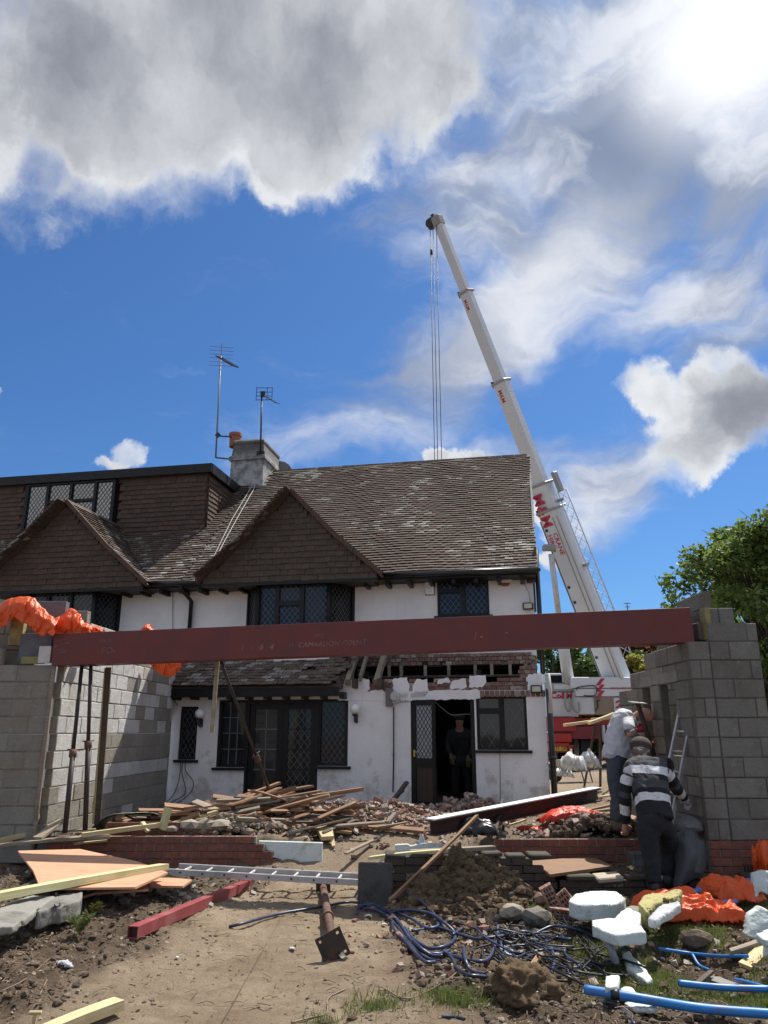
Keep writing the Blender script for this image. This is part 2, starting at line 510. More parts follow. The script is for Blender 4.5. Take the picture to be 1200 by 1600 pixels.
simple('crane_darkred', (.16, .015, .02), .5, var=.25, scale=3, bmp=.03)
simple('decal_red', (.42, .02, .05), .5, var=.1, bmp=0)
simple('steel_dark', (.05, .05, .052), .5, metal=.5, var=.3, bmp=.05)
simple('crane_grey', (.30, .30, .29), .5, var=.15, bmp=.03)
simple('rubber', (.012, .012, .012), .8, var=.3, bmp=.2)
simple('tan_panel', (.24, .20, .15), .7, var=.15, bmp=.03)
simple('plate_yellow', (.65, .50, .04), .5, var=.1, bmp=0)
simple('lamp_orange', (.80, .15, .02), .3, var=.1, bmp=0)
simple('chalk', (.30, .20, .19), .9, var=.5, scale=60, bmp=0, c2=(.13, .05, .045))
simple('ink', (.07, .07, .065), .9, var=.3, scale=40, bmp=0)
simple('skin', (.42, .22, .16), .55, var=.12, scale=14, bmp=.08)
simple('hair_grey', (.16, .13, .11), .8, var=.3, scale=30, bmp=.5)
simple('denim', (.060, .068, .085), .85, var=.3, scale=8, bmp=.4, bscale=12, bdist=.03)
simple('black_cloth', (.010, .011, .015), .85, var=.3, scale=8, bmp=.5, bscale=10, bdist=.04)
simple('tee', (.56, .58, .62), .85, var=.08, scale=5, bmp=.6, bscale=9, bdist=.05)
simple('cap_brown', (.05, .035, .03), .85, var=.3, scale=8, bmp=.3)
simple('red_glove', (.30, .015, .025), .7, var=.2, bmp=.2)
simple('yellow_glove', (.16, .14, .05), .7, var=.2, bmp=.2)
simple('boot', (.16, .12, .09), .8, var=.3, bmp=.3)
simple('boot_black', (.015, .014, .013), .6, var=.3, bmp=.2)
simple('globe_white', (.80, .80, .79), .25, var=.03, bmp=0)
simple('alarm_red', (.30, .02, .02), .4, var=.1, bmp=0)
simple('meter_grey', (.20, .19, .18), .8, var=.2, bmp=.2)
simple('trim_pale', (.50, .49, .47), .7, var=.15, bmp=.1)
simple('light_lens', (.55, .52, .42), .25, var=.1, bmp=0)

# ------------------------------------------------------------------ mesh builder
_D = {}
BOXF = [(0, 3, 2, 1), (4, 5, 6, 7), (0, 1, 5, 4), (1, 2, 6, 5), (2, 3, 7, 6), (3, 0, 4, 7)]
class MB:
    def __init__(s): s.v = []; s.f = []; s.m = []; s.smooth = []
    def add(s, vs, fs, mi=0, sm=False):
        k = len(s.v)
        s.v += [tuple(q) for q in vs]
        s.f += [tuple(i + k for i in f) for f in fs]
        s.m += [mi] * len(fs); s.smooth += [sm] * len(fs)
        return s
    def box(s, c, size, M=None, mi=0, rot=None):
        x, y, z = (q / 2 for q in size)
        vs = [Vector(p) for p in ((-x, -y, -z), (x, -y, -z), (x, y, -z), (-x, y, -z), (-x, -y, z), (x, -y, z), (x, y, z), (-x, y, z))]
        if rot is not None:
            E_ = Euler(rot).to_matrix(); vs = [E_ @ p for p in vs]
        vs = [p + Vector(c) for p in vs]
        if M is not None: vs = [M @ p for p in vs]
        return s.add(vs, BOXF, mi)
    def span(s, a, b, mi=0, M=None):
        a = Vector(a); b = Vector(b)
        return s.box((a + b) / 2, (abs(b.x - a.x), abs(b.y - a.y), abs(b.z - a.z)), M, mi)
    def prism(s, poly, d, mi=0):
        """poly: 3D outline, d: extrusion vector"""
        n = len(poly); d = Vector(d)
        vs = [Vector(p) for p in poly] + [Vector(p) + d for p in poly]
        fs = [tuple(range(n))[::-1], tuple(range(n, 2 * n))] + [(i, (i + 1) % n, n + (i + 1) % n, n + i) for i in range(n)]
        return s.add(vs, fs, mi)
    def bar(s, a, b, w, h, up=(0, 0, 1), mi=0):
        a = Vector(a); b = Vector(b); d = (b - a)
        L = d.length; d.normalize()
        up = Vector(up)
        sd = d.cross(up)
        if sd.length < 1e-4: sd = d.cross(Vector((0, 1, 0)))
        sd.normalize(); u = sd.cross(d)
        M = Matrix((( d.x, sd.x, u.x), (d.y, sd.y, u.y), (d.z, sd.z, u.z)))
        vs = []
        for x in (0, L):
            for (y, z) in ((-w / 2, -h / 2), (w / 2, -h / 2), (w / 2, h / 2), (-w / 2, h / 2)):
                vs.append(a + M @ Vector((x, y, z)))
        return s.add(vs, [(0, 1, 2, 3), (7, 6, 5, 4), (0, 4, 5, 1), (1, 5, 6, 2), (2, 6, 7, 3), (3, 7, 4, 0)], mi)
    def tube(s, pts, r, n=8, cap=True, mi=0, sm=True):
        pts = [Vector(p) for p in pts]
        rs = r if isinstance(r, (list, tuple)) else [r] * len(pts)
        t0 = (pts[1] - pts[0]).normalized()
        nrm = t0.orthogonal().normalized()
        vs = []
        for i, p in enumerate(pts):
            t = (pts[min(i + 1, len(pts) - 1)] - pts[max(i - 1, 0)])
            if t.length < 1e-9: t = t0
            t = t.normalized()
            nrm = (nrm - t * nrm.dot(t)); nrm = nrm.normalized() if nrm.length > 1e-6 else t.orthogonal().normalized()
            bn = t.cross(nrm)
            for k in range(n):
                a = 2 * PI * k / n
                vs.append(p + (nrm * math.cos(a) + bn * math.sin(a)) * rs[i])
        fs = []
        for i in range(len(pts) - 1):
            for k in range(n):
                fs.append((i * n + k, i * n + (k + 1) % n, (i + 1) * n + (k + 1) % n, (i + 1) * n + k))
        s.add(vs, fs, mi, sm)
        if cap:
            k0 = len(s.v) - len(vs)
            s.f.append(tuple(k0 + k for k in range(n))[::-1]); s.m.append(mi); s.smooth.append(False)
            s.f.append(tuple(k0 + len(vs) - n + k for k in range(n))); s.m.append(mi); s.smooth.append(False)
        return s
    def pipe(s, a, b, ro, ri, n=16, mi=0):
        """hollow tube"""
        a = Vector(a); b = Vector(b); t = (b - a).normalized(); q = t.orthogonal().normalized(); w = t.cross(q)
        vs = []
        for p, r in ((a, ro), (b, ro), (b, ri), (a, ri)):
            for k in range(n):
                an = 2 * PI * k / n; vs.append(p + (q * math.cos(an) + w * math.sin(an)) * r)
        fs = []
        for i in range(4):
            j = (i + 1) % 4
            for k in range(n): fs.append((i * n + k, i * n + (k + 1) % n, j * n + (k + 1) % n, j * n + k))
        return s.add(vs, fs, mi, False)
    def blob(s, c, r, sub=1, jit=.2, mi=0, seed=None, sm=False, squash=(1, 1, 1)):
        key = ('ico', sub)
        if key not in _D:
            bm = bmesh.new(); bmesh.ops.create_icosphere(bm, subdivisions=sub, radius=1)
            bm.verts.ensure_lookup_table()
            _D[key] = ([v.co.copy() for v in bm.verts], [tuple(v.index for v in f.verts) for f in bm.faces]); bm.free()
        vs, fs = _D[key]
        c = Vector(c)
        if isinstance(r, (int, float)): r = (r, r, r)
        E_ = Euler((random.random() * 6, random.random() * 6, random.random() * 6)).to_matrix()
        out = []
        for v in vs:
            k = 1 + random.uniform(-jit, jit)
            q = E_ @ (v * k)
            out.append(c + Vector((q.x * r[0], q.y * r[1], q.z * r[2])))
        return s.add(out, fs, mi, sm)
    def build(s, name, mats, parent=None, link=True, bevel=0, recalc=False):
        me = bpy.data.meshes.new(name)
        me.from_pydata(s.v, [], s.f)
        if not isinstance(mats, (list, tuple)): mats = [mats]
        for m in mats: me.materials.append(MATS[m])
        me.polygons.foreach_set('material_index', s.m)
        me.polygons.foreach_set('use_smooth', s.smooth)
        if recalc or bevel:
            bm = bmesh.new(); bm.from_mesh(me)
            bmesh.ops.recalc_face_normals(bm, faces=bm.faces)
            if bevel:
                bmesh.ops.bevel(bm, geom=list(bm.edges), offset=bevel, segments=1, affect='EDGES', clamp_overlap=True)
            bm.to_mesh(me); bm.free()
        me.update()
        o = bpy.data.objects.new(name, me)
        COL.objects.link(o)
        if parent is not None: o.parent = parent
        return o

def empty(name, loc=(0, 0, 0), label=None, cat=None, group=None, M=None):
    o = bpy.data.objects.new(name, None); COL.objects.link(o)
    o.empty_display_size = .2
    if M is not None: o.matrix_world = M
    else: o.location = loc
    return tag(o, label, cat, group)
def tag(o, label=None, cat=None, group=None, kind=None):
    if label: o['label'] = label
    if cat: o['category'] = cat
    if group: o['group'] = group
    if kind: o['kind'] = kind
    return o
def keep_world(o, parent):
    """parent without moving, for parents placed by matrix"""
    o.parent = parent
    o.matrix_parent_inverse = parent.matrix_basis.inverted()
    return o
def inst(me, name, parent=None, loc=(0, 0, 0), rot=(0, 0, 0), scale=(1, 1, 1), M=None):
    o = bpy.data.objects.new(name, me); COL.objects.link(o)
    if parent is not None: o.parent = parent
    if M is not None: o.matrix_basis = M
    else:
        o.location = loc; o.rotation_euler = rot; o.scale = scale
    return o
def unit_box(name, matname, ch=.0):
    """1 x 1 x 1 box mesh shared by alike pieces"""
    b = MB().box((0, 0, 0), (1, 1, 1))
    o = b.build(name, matname, bevel=ch); me = o.data
    bpy.data.objects.remove(o)
    return me
def frame_M(a, b, up=(0, 0, 1), at=.5):
    """matrix whose X runs from a to b"""
    a = Vector(a); b = Vector(b); d = (b - a).normalized(); up = Vector(up)
    sd = up.cross(d)
    if sd.length < 1e-5: sd = Vector((0, 1, 0)).cross(d)
    sd.normalize(); u = d.cross(sd)
    p = a.lerp(b, at)
    return Matrix(((d.x, sd.x, u.x, p.x), (d.y, sd.y, u.y, p.y), (d.z, sd.z, u.z, p.z), (0, 0, 0, 1)))
def catmull(pts, k=6):
    pts = [Vector(p) for p in pts]
    P = [pts[0] * 2 - pts[1]] + pts + [pts[-1] * 2 - pts[-2]]
    out = []
    for i in range(1, len(P) - 2):
        for j in range(k):
            t = j / k
            a, b, c, d = P[i - 1], P[i], P[i + 1], P[i + 2]
            out.append(.5 * ((2 * b) + (c - a) * t + (2 * a - 5 * b + 4 * c - d) * t * t + (3 * b - a - 3 * c + d) * t ** 3))
    out.append(pts[-1])
    return out

# value noise in numpy for terrain and cloth
def vnoise(x, y, seed=0):
    xi = np.floor(x).astype(np.int64); yi = np.floor(y).astype(np.int64)
    xf = x - xi; yf = y - yi
    xf = xf * xf * (3 - 2 * xf); yf = yf * yf * (3 - 2 * yf)
    def h(a, b):
        q = (a * 374761393 + b * 668265263 + seed * 144665) & 0xffffffff
        q = ((q ^ (q >> 13)) * 1274126177) & 0xffffffff
        return ((q ^ (q >> 16)) & 0xffff) / 65535.0
    return (h(xi, yi) * (1 - xf) + h(xi + 1, yi) * xf) * (1 - yf) + (h(xi, yi + 1) * (1 - xf) + h(xi + 1, yi + 1) * xf) * yf
def fbm(x, y, octv=4, seed=0, gain=.5):
    a = 0; amp = 1; tot = 0
    for i in range(octv):
        a = a + amp * vnoise(x * 2 ** i + 13.7 * i, y * 2 ** i - 7.3 * i, seed + i); tot += amp; amp *= gain
    return a / tot - .5
def sstep(x, a, b):
    t = np.clip((x - a) / (b - a), 0, 1); return t * t * (3 - 2 * t)
# ================================================================== TERRAIN
def terrain_h(x, y):
    x = np.asarray(x, float); y = np.asarray(y, float)
    h = np.zeros_like(x + y)
    ramp = sstep(y, 9.3, 10.9) * .38
    # right-hand garden terrace held by the old brick wall
    terr = sstep(y, 8.66, 8.76) * sstep(x, -.15, .05) * .24 * (1 - sstep(x, 1.55, 1.8)) + sstep(y, 8.66, 8.9) * sstep(x, 1.6, 1.8) * .13
    back = sstep(y, 10.0, 10.06) * .36
    wallx = np.maximum(1 - sstep(x, -.95, -.75), sstep(x, .9, 1.2))
    h = np.maximum(np.maximum(ramp, terr), back * wallx)
    # the left bank of loose earth, the small trench on the right, the spoil heap
    h = h + .20 * sstep(-x, 1.3, 2.8) * sstep(y, 5.6, 7.2) * (1 - sstep(y, 8.6, 9.4))
    h = h + .10 * np.exp(-((x + 2.6) ** 2 / .6 + (y - 5.6) ** 2 / .5))
    h = h - .16 * np.exp(-(((x - 2.28) / .28) ** 2 + ((y - 6.3) / .55) ** 2) ** 2)
    hp_ = np.exp(-(((x - .95) / .34) ** 2 + ((y - 8.15) / .34) ** 2)) * .34 + .19 * np.exp(-(((x - .42) / .26) ** 2 + ((y - 8.05) / .3) ** 2)) + .16 * np.exp(-(((x - 1.2) / .5) ** 2 + ((y - 7.6) / .4) ** 2))
    h = h + hp_ * (1 + fbm(x * 9, y * 9, 4, 51, .65) * 1.5)
    h = h + .05 * np.exp(-(((x - .98) / .3) ** 2 + ((y - 5.60) / .25) ** 2))
    n1 = fbm(x * .9, y * .9, 4, 3); n2 = fbm(x * 6.5, y * 6.5, 5, 11, .68)
    pm = path_mask(x, y)
    near = 1 - sstep(np.abs(x) + np.abs(y - 8) * .6, 9, 13)
    h = h + near * (n1 * .10 + n2 * (.15 - .098 * pm) * (1 - .6 * np.clip(grass_mask(x, y), 0, 1)))
    return h
def path_mask(x, y):
    c = -.55 + .25 * np.sin(y * .8) - .02 * y
    w = 1.15 + .12 * np.sin(y * 1.7)
    w = w - .25 * sstep(y, 8.2, 9.5)
    m = 1 - sstep(np.abs(x - c - .05) + fbm(x * 2.2, y * 2.2, 4, 5) * .7, w - .25, w + .2)
    m2 = np.exp(-(((x + .1 - (y - 10) * .45) / .8) ** 2)) * sstep(y, 9.3, 9.9)
    return np.clip(np.maximum(m, m2), 0, 1)
def grass_mask(x, y):
    g = sstep(x, 1.0, 1.75) * (1 - sstep(y, 7.9, 8.5)) * sstep(fbm(x * 1.3, y * 1.3, 3, 21), -.22, .1)
    g = g * (1 - np.exp(-(((x - 2.28) / .45) ** 2 + ((y - 6.3) / .6) ** 2) ** 2))
    g2 = np.exp(-(((x - .45) / .16) ** 2 + ((y - 5.35) / .14) ** 2)) + np.exp(-(((x + .02) / .14) ** 2 + ((y - 5.3) / .12) ** 2)) + .8 * np.exp(-(((x + .35) / .12) ** 2 + ((y - 5.05) / .06) ** 2))
    return np.clip(np.maximum(g * (1 - sstep(y, 4.7, 5.2) * 0 ) * sstep(y + fbm(x * 3, y * 3, 3, 66) * .4, 5.2, 5.45), g2), 0, 1)
def gz(x, y): return float(terrain_h(np.array([x]), np.array([y]))[0])

def axis(parts):
    o = []
    for a, b, st in parts:
        o += list(np.arange(a, b, st))
    return np.array(o + [parts[-1][1]])
gx = axis([(-600, -60, 90), (-60, -10, 6), (-10, -5.2, .3), (-5.2, 5.6, .032), (5.6, 10, .3), (10, 60, 6), (60, 600, 90)])
gy = axis([(-200, -20, 60), (-20, 2, 3), (2, 4.4, .15), (4.4, 9.0, .028), (9.0, 14.6, .05), (14.6, 20, .4), (20, 60, 5), (60, 900, 70)])
X, Y = np.meshgrid(gx, gy)
Z = terrain_h(X.ravel(), Y.ravel())
vs = np.stack([X.ravel(), Y.ravel(), Z], 1)
nx, ny = len(gx), len(gy)
ii, jj = np.meshgrid(np.arange(nx - 1), np.arange(ny - 1))
k = (jj * nx + ii).ravel()
fc = np.stack([k, k + 1, k + 1 + nx, k + nx], 1)
me = bpy.data.meshes.new('ground')
me.vertices.add(len(vs)); me.vertices.foreach_set('co', vs.ravel())
me.loops.add(fc.size); me.loops.foreach_set('vertex_index', fc.ravel())
me.polygons.add(len(fc)); me.polygons.foreach_set('loop_start', np.arange(0, fc.size, 4)); me.polygons.foreach_set('loop_total', np.full(len(fc), 4))
me.polygons.foreach_set('use_smooth', np.ones(len(fc), bool))
a = me.attributes.new('path', 'FLOAT', 'POINT'); a.data.foreach_set('value', path_mask(vs[:, 0], vs[:, 1]))
a = me.attributes.new('turf', 'FLOAT', 'POINT'); a.data.foreach_set('value', grass_mask(vs[:, 0], vs[:, 1]))
me.update(); me.validate()
def groundm(n, b):
    p = V(n, n.node('ShaderNodeNewGeometry').outputs['Position'])
    pa = n.attr('path'); tu = n.attr('turf')
    f1 = n.noise(p, 3.2, 9, .7); f2 = n.noise(p, 30, 6, .75)
    soil = n.mix(n.ss(f1, .35, .68), (.080, .057, .039), (.175, .128, .089))
    soil = n.mix(n.ss(f2, .5, .75) * .6, soil, (.20, .155, .11))
    path = n.mix(n.ss(f1, .3, .7), (.26, .195, .132), (.40, .32, .225))
    path = n.mix(n.ss(f2, .56, .74) * .5, path, (.13, .095, .062))
    path = n.mix(n.ss(n.noise(p, 1.6, 8, .7), .48, .60) * .55, path, (.165, .115, .070))
    path = n.mix(n.ss(n.noise(p, 5, 9, .75), .52, .62) * .35, path, (.42, .345, .25))
    path = n.mix(n.ss(n.noise(p, 9, 6, .7), .60, .70) * .5, path, (.40, .32, .22))
    yy = n.sep(p)[1]
    c = n.mix((pa + (n.noise(p, 8, 5, .7) - .5) * .7).clamp(), soil, path)
    dust = n.ss(yy, 9.2, 10.2)
    c = n.mix(dust * .75, c, n.mix(f2, (.20, .15, .105), (.33, .265, .195)))
    tcol = n.mix(n.noise(p, 18, 5, .7), (.045, .055, .018), (.11, .12, .045))
    c = n.mix(n.ss(tu + (f2 - .5) * .6, .35, .75) * .8, c, tcol)
    n.put(b.inputs['Base Color'], c)
    b.inputs['Roughness'].default_value = 1
    b.inputs['Specular IOR Level'].default_value = .2
    bump(n, b, n.noise(p, 26, 10, .8), 1.0, .04)
    c = n.mix(n.math('MULTIPLY', n.ss(n.noise(p, 14, 8, .8), .5, .75), (pa * -.8 + 1.0)) * .4, c, (.19, .145, .10))
    n.put(b.inputs['Base Color'], c)
mat('ground', groundm)
me.materials.append(MATS['ground'])
ground = bpy.data.objects.new('ground', me); COL.objects.link(ground); ground['kind'] = 'structure'

# ================================================================== HOUSE
CAMP = Vector((0, 0, CZ))
class Surf:
    """collects the small alike pieces of one thing; the nearest are separate objects, the others one joined part"""
    def __init__(s, piece, matname, size, cap=300, ch=0):
        s.piece = piece; s.mat = matname; s.size = Vector(size); s.cap = cap; s.items = []; s.ch = ch
    def add(s, parent, M, world, scale=(1, 1, 1)):
        s.items.append((parent, M @ Matrix.Diagonal((*scale, 1)), ((world @ M).translation - CAMP).length))
    def flush(s):
        s.items.sort(key=lambda q: q[2])
        me = MB().box((0, 0, 0), s.size).build(s.piece, s.mat, bevel=s.ch)
        data = me.data; bpy.data.objects.remove(me)
        for par, M, d in s.items[:s.cap]:
            inst(data, s.piece, par, M=M)
        rest = {}
        for par, M, d in s.items[s.cap:]:
            rest.setdefault(par.name if par else '', (par, []))[1].append(M)
        x, y, z = s.size / 2
        corners = [Vector(p) for p in ((-x, -y, -z), (x, -y, -z), (x, y, -z), (-x, y, -z), (-x, -y, z), (x, -y, z), (x, y, z), (-x, y, z))]
        for par, Ms in rest.values():
            mb = MB()
            for M in Ms: mb.add([M @ c for c in corners], BOXF)
            o = mb.build(s.piece + '_field', s.mat, par); o['kind'] = 'stuff'

def tiles(surf, parent, world, org, u, v, ulen, vlen, gauge, width, clip=None, lift=.018, jit=1., sag=None):
    """courses of overlapping tiles on a slope: u along the eave, v up the slope"""
    org = Vector(org); u = Vector(u).normalized(); v = Vector(v).normalized(); n = u.cross(v)
    L = surf.size.y
    rows = int(vlen / gauge)
    for r in range(rows):
        off = (r % 2) * width * .5
        for c in range(-1, int(ulen / width) + 1):
            cu = off + (c + .5) * width; cv = (r + .0) * gauge
            l_ = max(0, cu - width / 2); r__ = min(ulen, cu + width / 2)
            if r__ - l_ < .045: continue
            cu = (l_ + r__) / 2; fx = (r__ - l_) / width
            if clip and not clip(cu, cv + gauge * .5): continue
            du = random.uniform(-.004, .004) * jit; dv = random.uniform(-.007, .007) * jit
            p = org + u * (cu + du) + v * (cv + L / 2 + dv) + n * (lift + random.uniform(0, .006) * jit)
            if sag: p = p + n * sag(cu, cv)
            tilt = -math.atan2(surf.size.z * 1.25, gauge) * .9 + random.uniform(-.012, .012) * jit
            R3 = Matrix((u, v, n)).transposed().to_4x4()
            M = Matrix.Translation(p) @ R3 @ Matrix.Rotation(tilt, 4, 'X') @ Matrix.Rotation(random.uniform(-.02, .02) * jit, 4, 'Z')
            surf.add(parent, M, world, (fx, 1, 1))

def wall_cells(mb, s0, s1, z0, z1, y0, y1, holes):
    xs = sorted({s0, s1, *[min(max(h[i], s0), s1) for h in holes for i in (0, 1)]})
    zs = sorted({z0, z1, *[min(max(h[i], z0), z1) for h in holes for i in (2, 3)]})
    for i in range(len(xs) - 1):
        for j in range(len(zs) - 1):
            cx = (xs[i] + xs[i + 1]) / 2; cz = (zs[j] + zs[j + 1]) / 2
            if any(h[0] < cx < h[1] and h[2] < cz < h[3] for h in holes): continue
            mb.span((xs[i], y0, zs[j]), (xs[i + 1], y1, zs[j + 1]))

def lattice(w, h, dx, dz, x0=0, z0=0, t=.0075):
    """diamond lead lines clipped to a rectangle"""
    mb = MB()
    k = dz / dx
    for sgn in (1, -1):
        c = -h * 2
        while c < h * 2 + w * k * 2:
            # line z = sgn*k*x + c
            pts = []
            cc = c if sgn > 0 else c
            for x in (0, w):
                z = sgn * k * x + cc
                if 0 <= z <= h: pts.append((x, z))
            for z in (0, h):
                x = (z - cc) / (sgn * k)
                if 0 < x < w: pts.append((x, z))
            if len(pts) >= 2:
                a, b = pts[0], pts[1]
                if math.hypot(a[0] - b[0], a[1] - b[1]) > .02:
                    mb.bar((x0 + a[0], 0, z0 + a[1]), (x0 + b[0], 0, z0 + b[1]), t, .006, up=(0, 1, 0))
            c += dz
    return mb

def window(parent, M, w, h, cells, name='window', label=None, frame=.05, depth=.09, fm='black_wood', glass='glass', lead='lead', dx=.105, dz=.135, sill=None, rect=False):
    """M: lower-left corner, X right, Y inwards, Z up. cells: (x0,x1,z0,z1) fractions for each light"""
    mb = MB()
    wo = MB().box((0, 0, 0), (.001, .001, .001))
    holes = [(a * w + frame * .5, b * w - frame * .5, c * h + frame * .5, d * h - frame * .5) for a, b, c, d in cells]
    m2 = MB(); wall_cells(m2, 0, w, 0, h, 0, depth, holes)
    o = m2.build(name, fm, parent); o.matrix_basis = M
    if label: o['label'] = label
    for (a, b, c, d) in holes:
        g = MB().span((a, depth * .55, c), (b, depth * .55 + .006, d)).build('pane', glass, o)
        if rect:
            l = MB()
            nxx, nzz = rect
            for i in range(1, nxx): l.bar((a + (b - a) * i / nxx, 0, c), (a + (b - a) * i / nxx, 0, d), .018, .012, up=(0, 1, 0))
            for i in range(1, nzz): l.bar((a, 0, c + (d - c) * i / nzz), (b, 0, c + (d - c) * i / nzz), .012, .012, up=(0, 1, 0))
            lo = l.build('glazing_bar', 'lead', o); lo.location = (0, depth * .5, 0)
        if dx:
            l = lattice(b - a, d - c, dx, dz, a, c)
            if l.v:
                lo = l.build('lead_lattice', lead, o); lo.location = (0, depth * .5 - .006, 0)
        fr = MB()
        t = .016
        for q in (((a, 0, c), (b, 0, c)), ((a, 0, d), (b, 0, d)), ((a, 0, c), (a, 0, d)), ((b, 0, c), (b, 0, d))):
            fr.bar(q[0], q[1], t, .02, up=(0, 1, 0))
        f = fr.build('sash_frame', fm, o); f.location = (0, depth * .35, 0)
    if sill:
        MB().span((-.06, -.07, -.05), (w + .06, depth * .5, -.003)).build('sill', fm, o)
    return o

def rx(px, y, py=900): return hp(px, py, y).x

EAVE_Y, EAVE_Z, RIDGE_Y, RIDGE_Z = .6, 4.52, 4.6, 8.13
SL = (RIDGE_Z - EAVE_Z) / (RIDGE_Y - EAVE_Y)
PARTY = -7.05
LEFT = -15.5
def slope_z(y): return EAVE_Z + (y - EAVE_Y) * SL

house = empty('semi_detached_house', M=HM, label='white rendered house half with plain tiled roof, stripped lean-to and open back door', cat='house')
nbr = empty('semi_detached_house', M=HM, label='neighbouring house half with flat roofed tile-hung dormer, left of the chimney', cat='house')
roof_tiles_h = Surf('tile', 'roof_tile', (.161, .20, .020), 300)
roof_tiles_n = Surf('tile', 'roof_tile', (.161, .20, .020), 150)
hung_n = Surf('hung_tile', 'dormer_tile', (.161, .17, .018), 150)
hung_h = Surf('hung_tile', 'hung_tile', (.161, .17, .018), 200)
lean_s = Surf('lean_tile', 'lean_tile', (.158, .20, .014), 300)

# ---- ground floor wall with its openings
W = {}
def rect(name, x0, x1, y0, y1, yb):
    a = hp(x0, y1, yb); b = hp(x1, y1, yb); c = hp((x0 + x1) / 2, y0, yb); d = hp((x0 + x1) / 2, y1, yb)
    W[name] = (a.x, b.x, d.z, c.z); return W[name]
rect('slit', 277, 305, 1104, 1187, 0)
rect('fw_l', 337, 379, 1097, 1199, 0)
rect('fdoor', 379, 495, 1093, 1246, 0)
rect('fw_r', 495, 543, 1090, 1197, 0)
rect('door', 643, 746, 1088, 1262, 0)
rect('kwin', 750, 826, 1083, 1172, 0)
fd = W['fdoor']; W['fdoor'] = (fd[0], fd[1], .30, fd[3])
dd = W['door']; W['door'] = (dd[0], dd[1], .30, dd[3])
ztop = {'l': 2.50, 'r': 2.30}
def adj(n, **k):
    W[n] = tuple(k.get(q, W[n][i]) for i, q in enumerate(('a', 'b', 'c', 'd')))
ft = W['fdoor'][3]; adj('fw_l', b=W['fdoor'][0], d=ft); adj('fw_r', a=W['fdoor'][1], d=ft)
dt = W['door'][3]; adj('kwin', d=dt, a=W['door'][1] + .03)
mb = MB()
wall_cells(mb, -6.82, -3.52, .05, 2.50, 0, .26, [W['slit'], W['fw_l'], W['fdoor'], W['fw_r']])
wall_cells(mb, -3.52, -.11, .05, 2.285, 0, .26, [W['door'], W['kwin'], W['fw_r']])
wall = mb.build('wall', 'white_render', house)
# thin broken edge of render standing up in front of the stripped brick
def render_patch(pts, y=-.012, t=.02, m='white_render', nm='render_patch'):
    rp = []
    for i, p_ in enumerate(pts):
        q_ = pts[(i + 1) % len(pts)]; m_ = max(1, int(math.hypot(q_[0] - p_[0], q_[1] - p_[1]) / 3.5))
        for j in range(m_):
            t_ = j / m_; rp.append((p_[0] + (q_[0] - p_[0]) * t_ + random.uniform(-1, 1), p_[1] + (q_[1] - p_[1]) * t_ + random.uniform(-1.2, 1.2)))
    poly = [(p.x, y, p.z) for p in (hp(a, b, 0) for a, b in rp)]
    return MB().prism(poly, (0, t, 0)).build(nm, m, wall, recalc=True)
render_patch([(527, 1062), (577, 1061), (578, 1076), (572, 1083), (578, 1094), (527, 1094)])
render_patch([(614, 1060), (636, 1059), (640, 1073), (636, 1090), (614, 1090)])
render_patch([(645, 1072), (651, 1062), (668, 1061), (669, 1078), (664, 1090), (642, 1090)])
render_patch([(684, 1062), (701, 1058), (704, 1066), (690, 1068), (684, 1068)])
render_patch([(702, 1072), (710, 1062), (728, 1060), (730, 1073), (720, 1077), (704, 1076)])
render_patch([(733, 1056), (758, 1055), (760, 1066), (753, 1073), (734, 1075)])
render_patch([(578, 1078), (598, 1078), (604, 1086), (660, 1080), (748, 1077), (753, 1085), (750, 1092), (578, 1096)])
render_patch([(824, 1054), (846, 1051), (847, 1090), (825, 1090)], m='white_render')
MB().span((-.40, .01, 2.287), (-.125, .25, 2.50)).build('render_patch', 'white_render', wall)
# stripped brick along the wall head
bricks_h = Surf('brick', 'old_brick', (.205, .10, .062), 300)
z = 2.288
for r in range(3):
    s = -3.5 + (r % 2) * .11
    while s < -.30:
        if random.random() > (.0, .10, .38)[r]:
            M = Matrix.Translation((s + .105, .055 + random.uniform(-.012, .012), z + .033)) @ Matrix.Rotation(random.uniform(-.05, .05), 4, 'Z') @ Matrix.Rotation(random.uniform(-.03, .03), 4, 'Y')
            bricks_h.add(wall, M, HM)
        s += .217
    z += .071
MB().span((-3.5, .03, 2.286), (-.2, .25, 2.42)).build('mortar_bed', 'mortar', wall)
# cement stained lintel over the kitchen window, plank sized
for i in range(13):
    s = -1.15 + i * .085
    bricks_h.add(wall, Matrix.Translation((s, -.012, 2.225)) @ Matrix.Rotation(PI / 2, 4, 'Y'), HM, (.5, .3, 1.1))

# ---- upper wall of both houses
W2 = {}
rect('small', 684, 765, 897, 962, 1.0)
up_h = MB()
wall_cells(up_h, PARTY, -.2, 2.95, 4.50, 1.0, 1.26, [W['small'], (rx(392, 1), rx(553, 1), 3.3, 4.42)])
upw = up_h.build('upper_wall', 'white_render', house)
up_n = MB(); wall_cells(up_n, LEFT, PARTY - .002, .1, 4.50, 1.0, 1.26, [(rx(20, 1), rx(192, 1), 3.3, 4.42)])
upn = up_n.build('upper_wall', 'white_render', nbr)
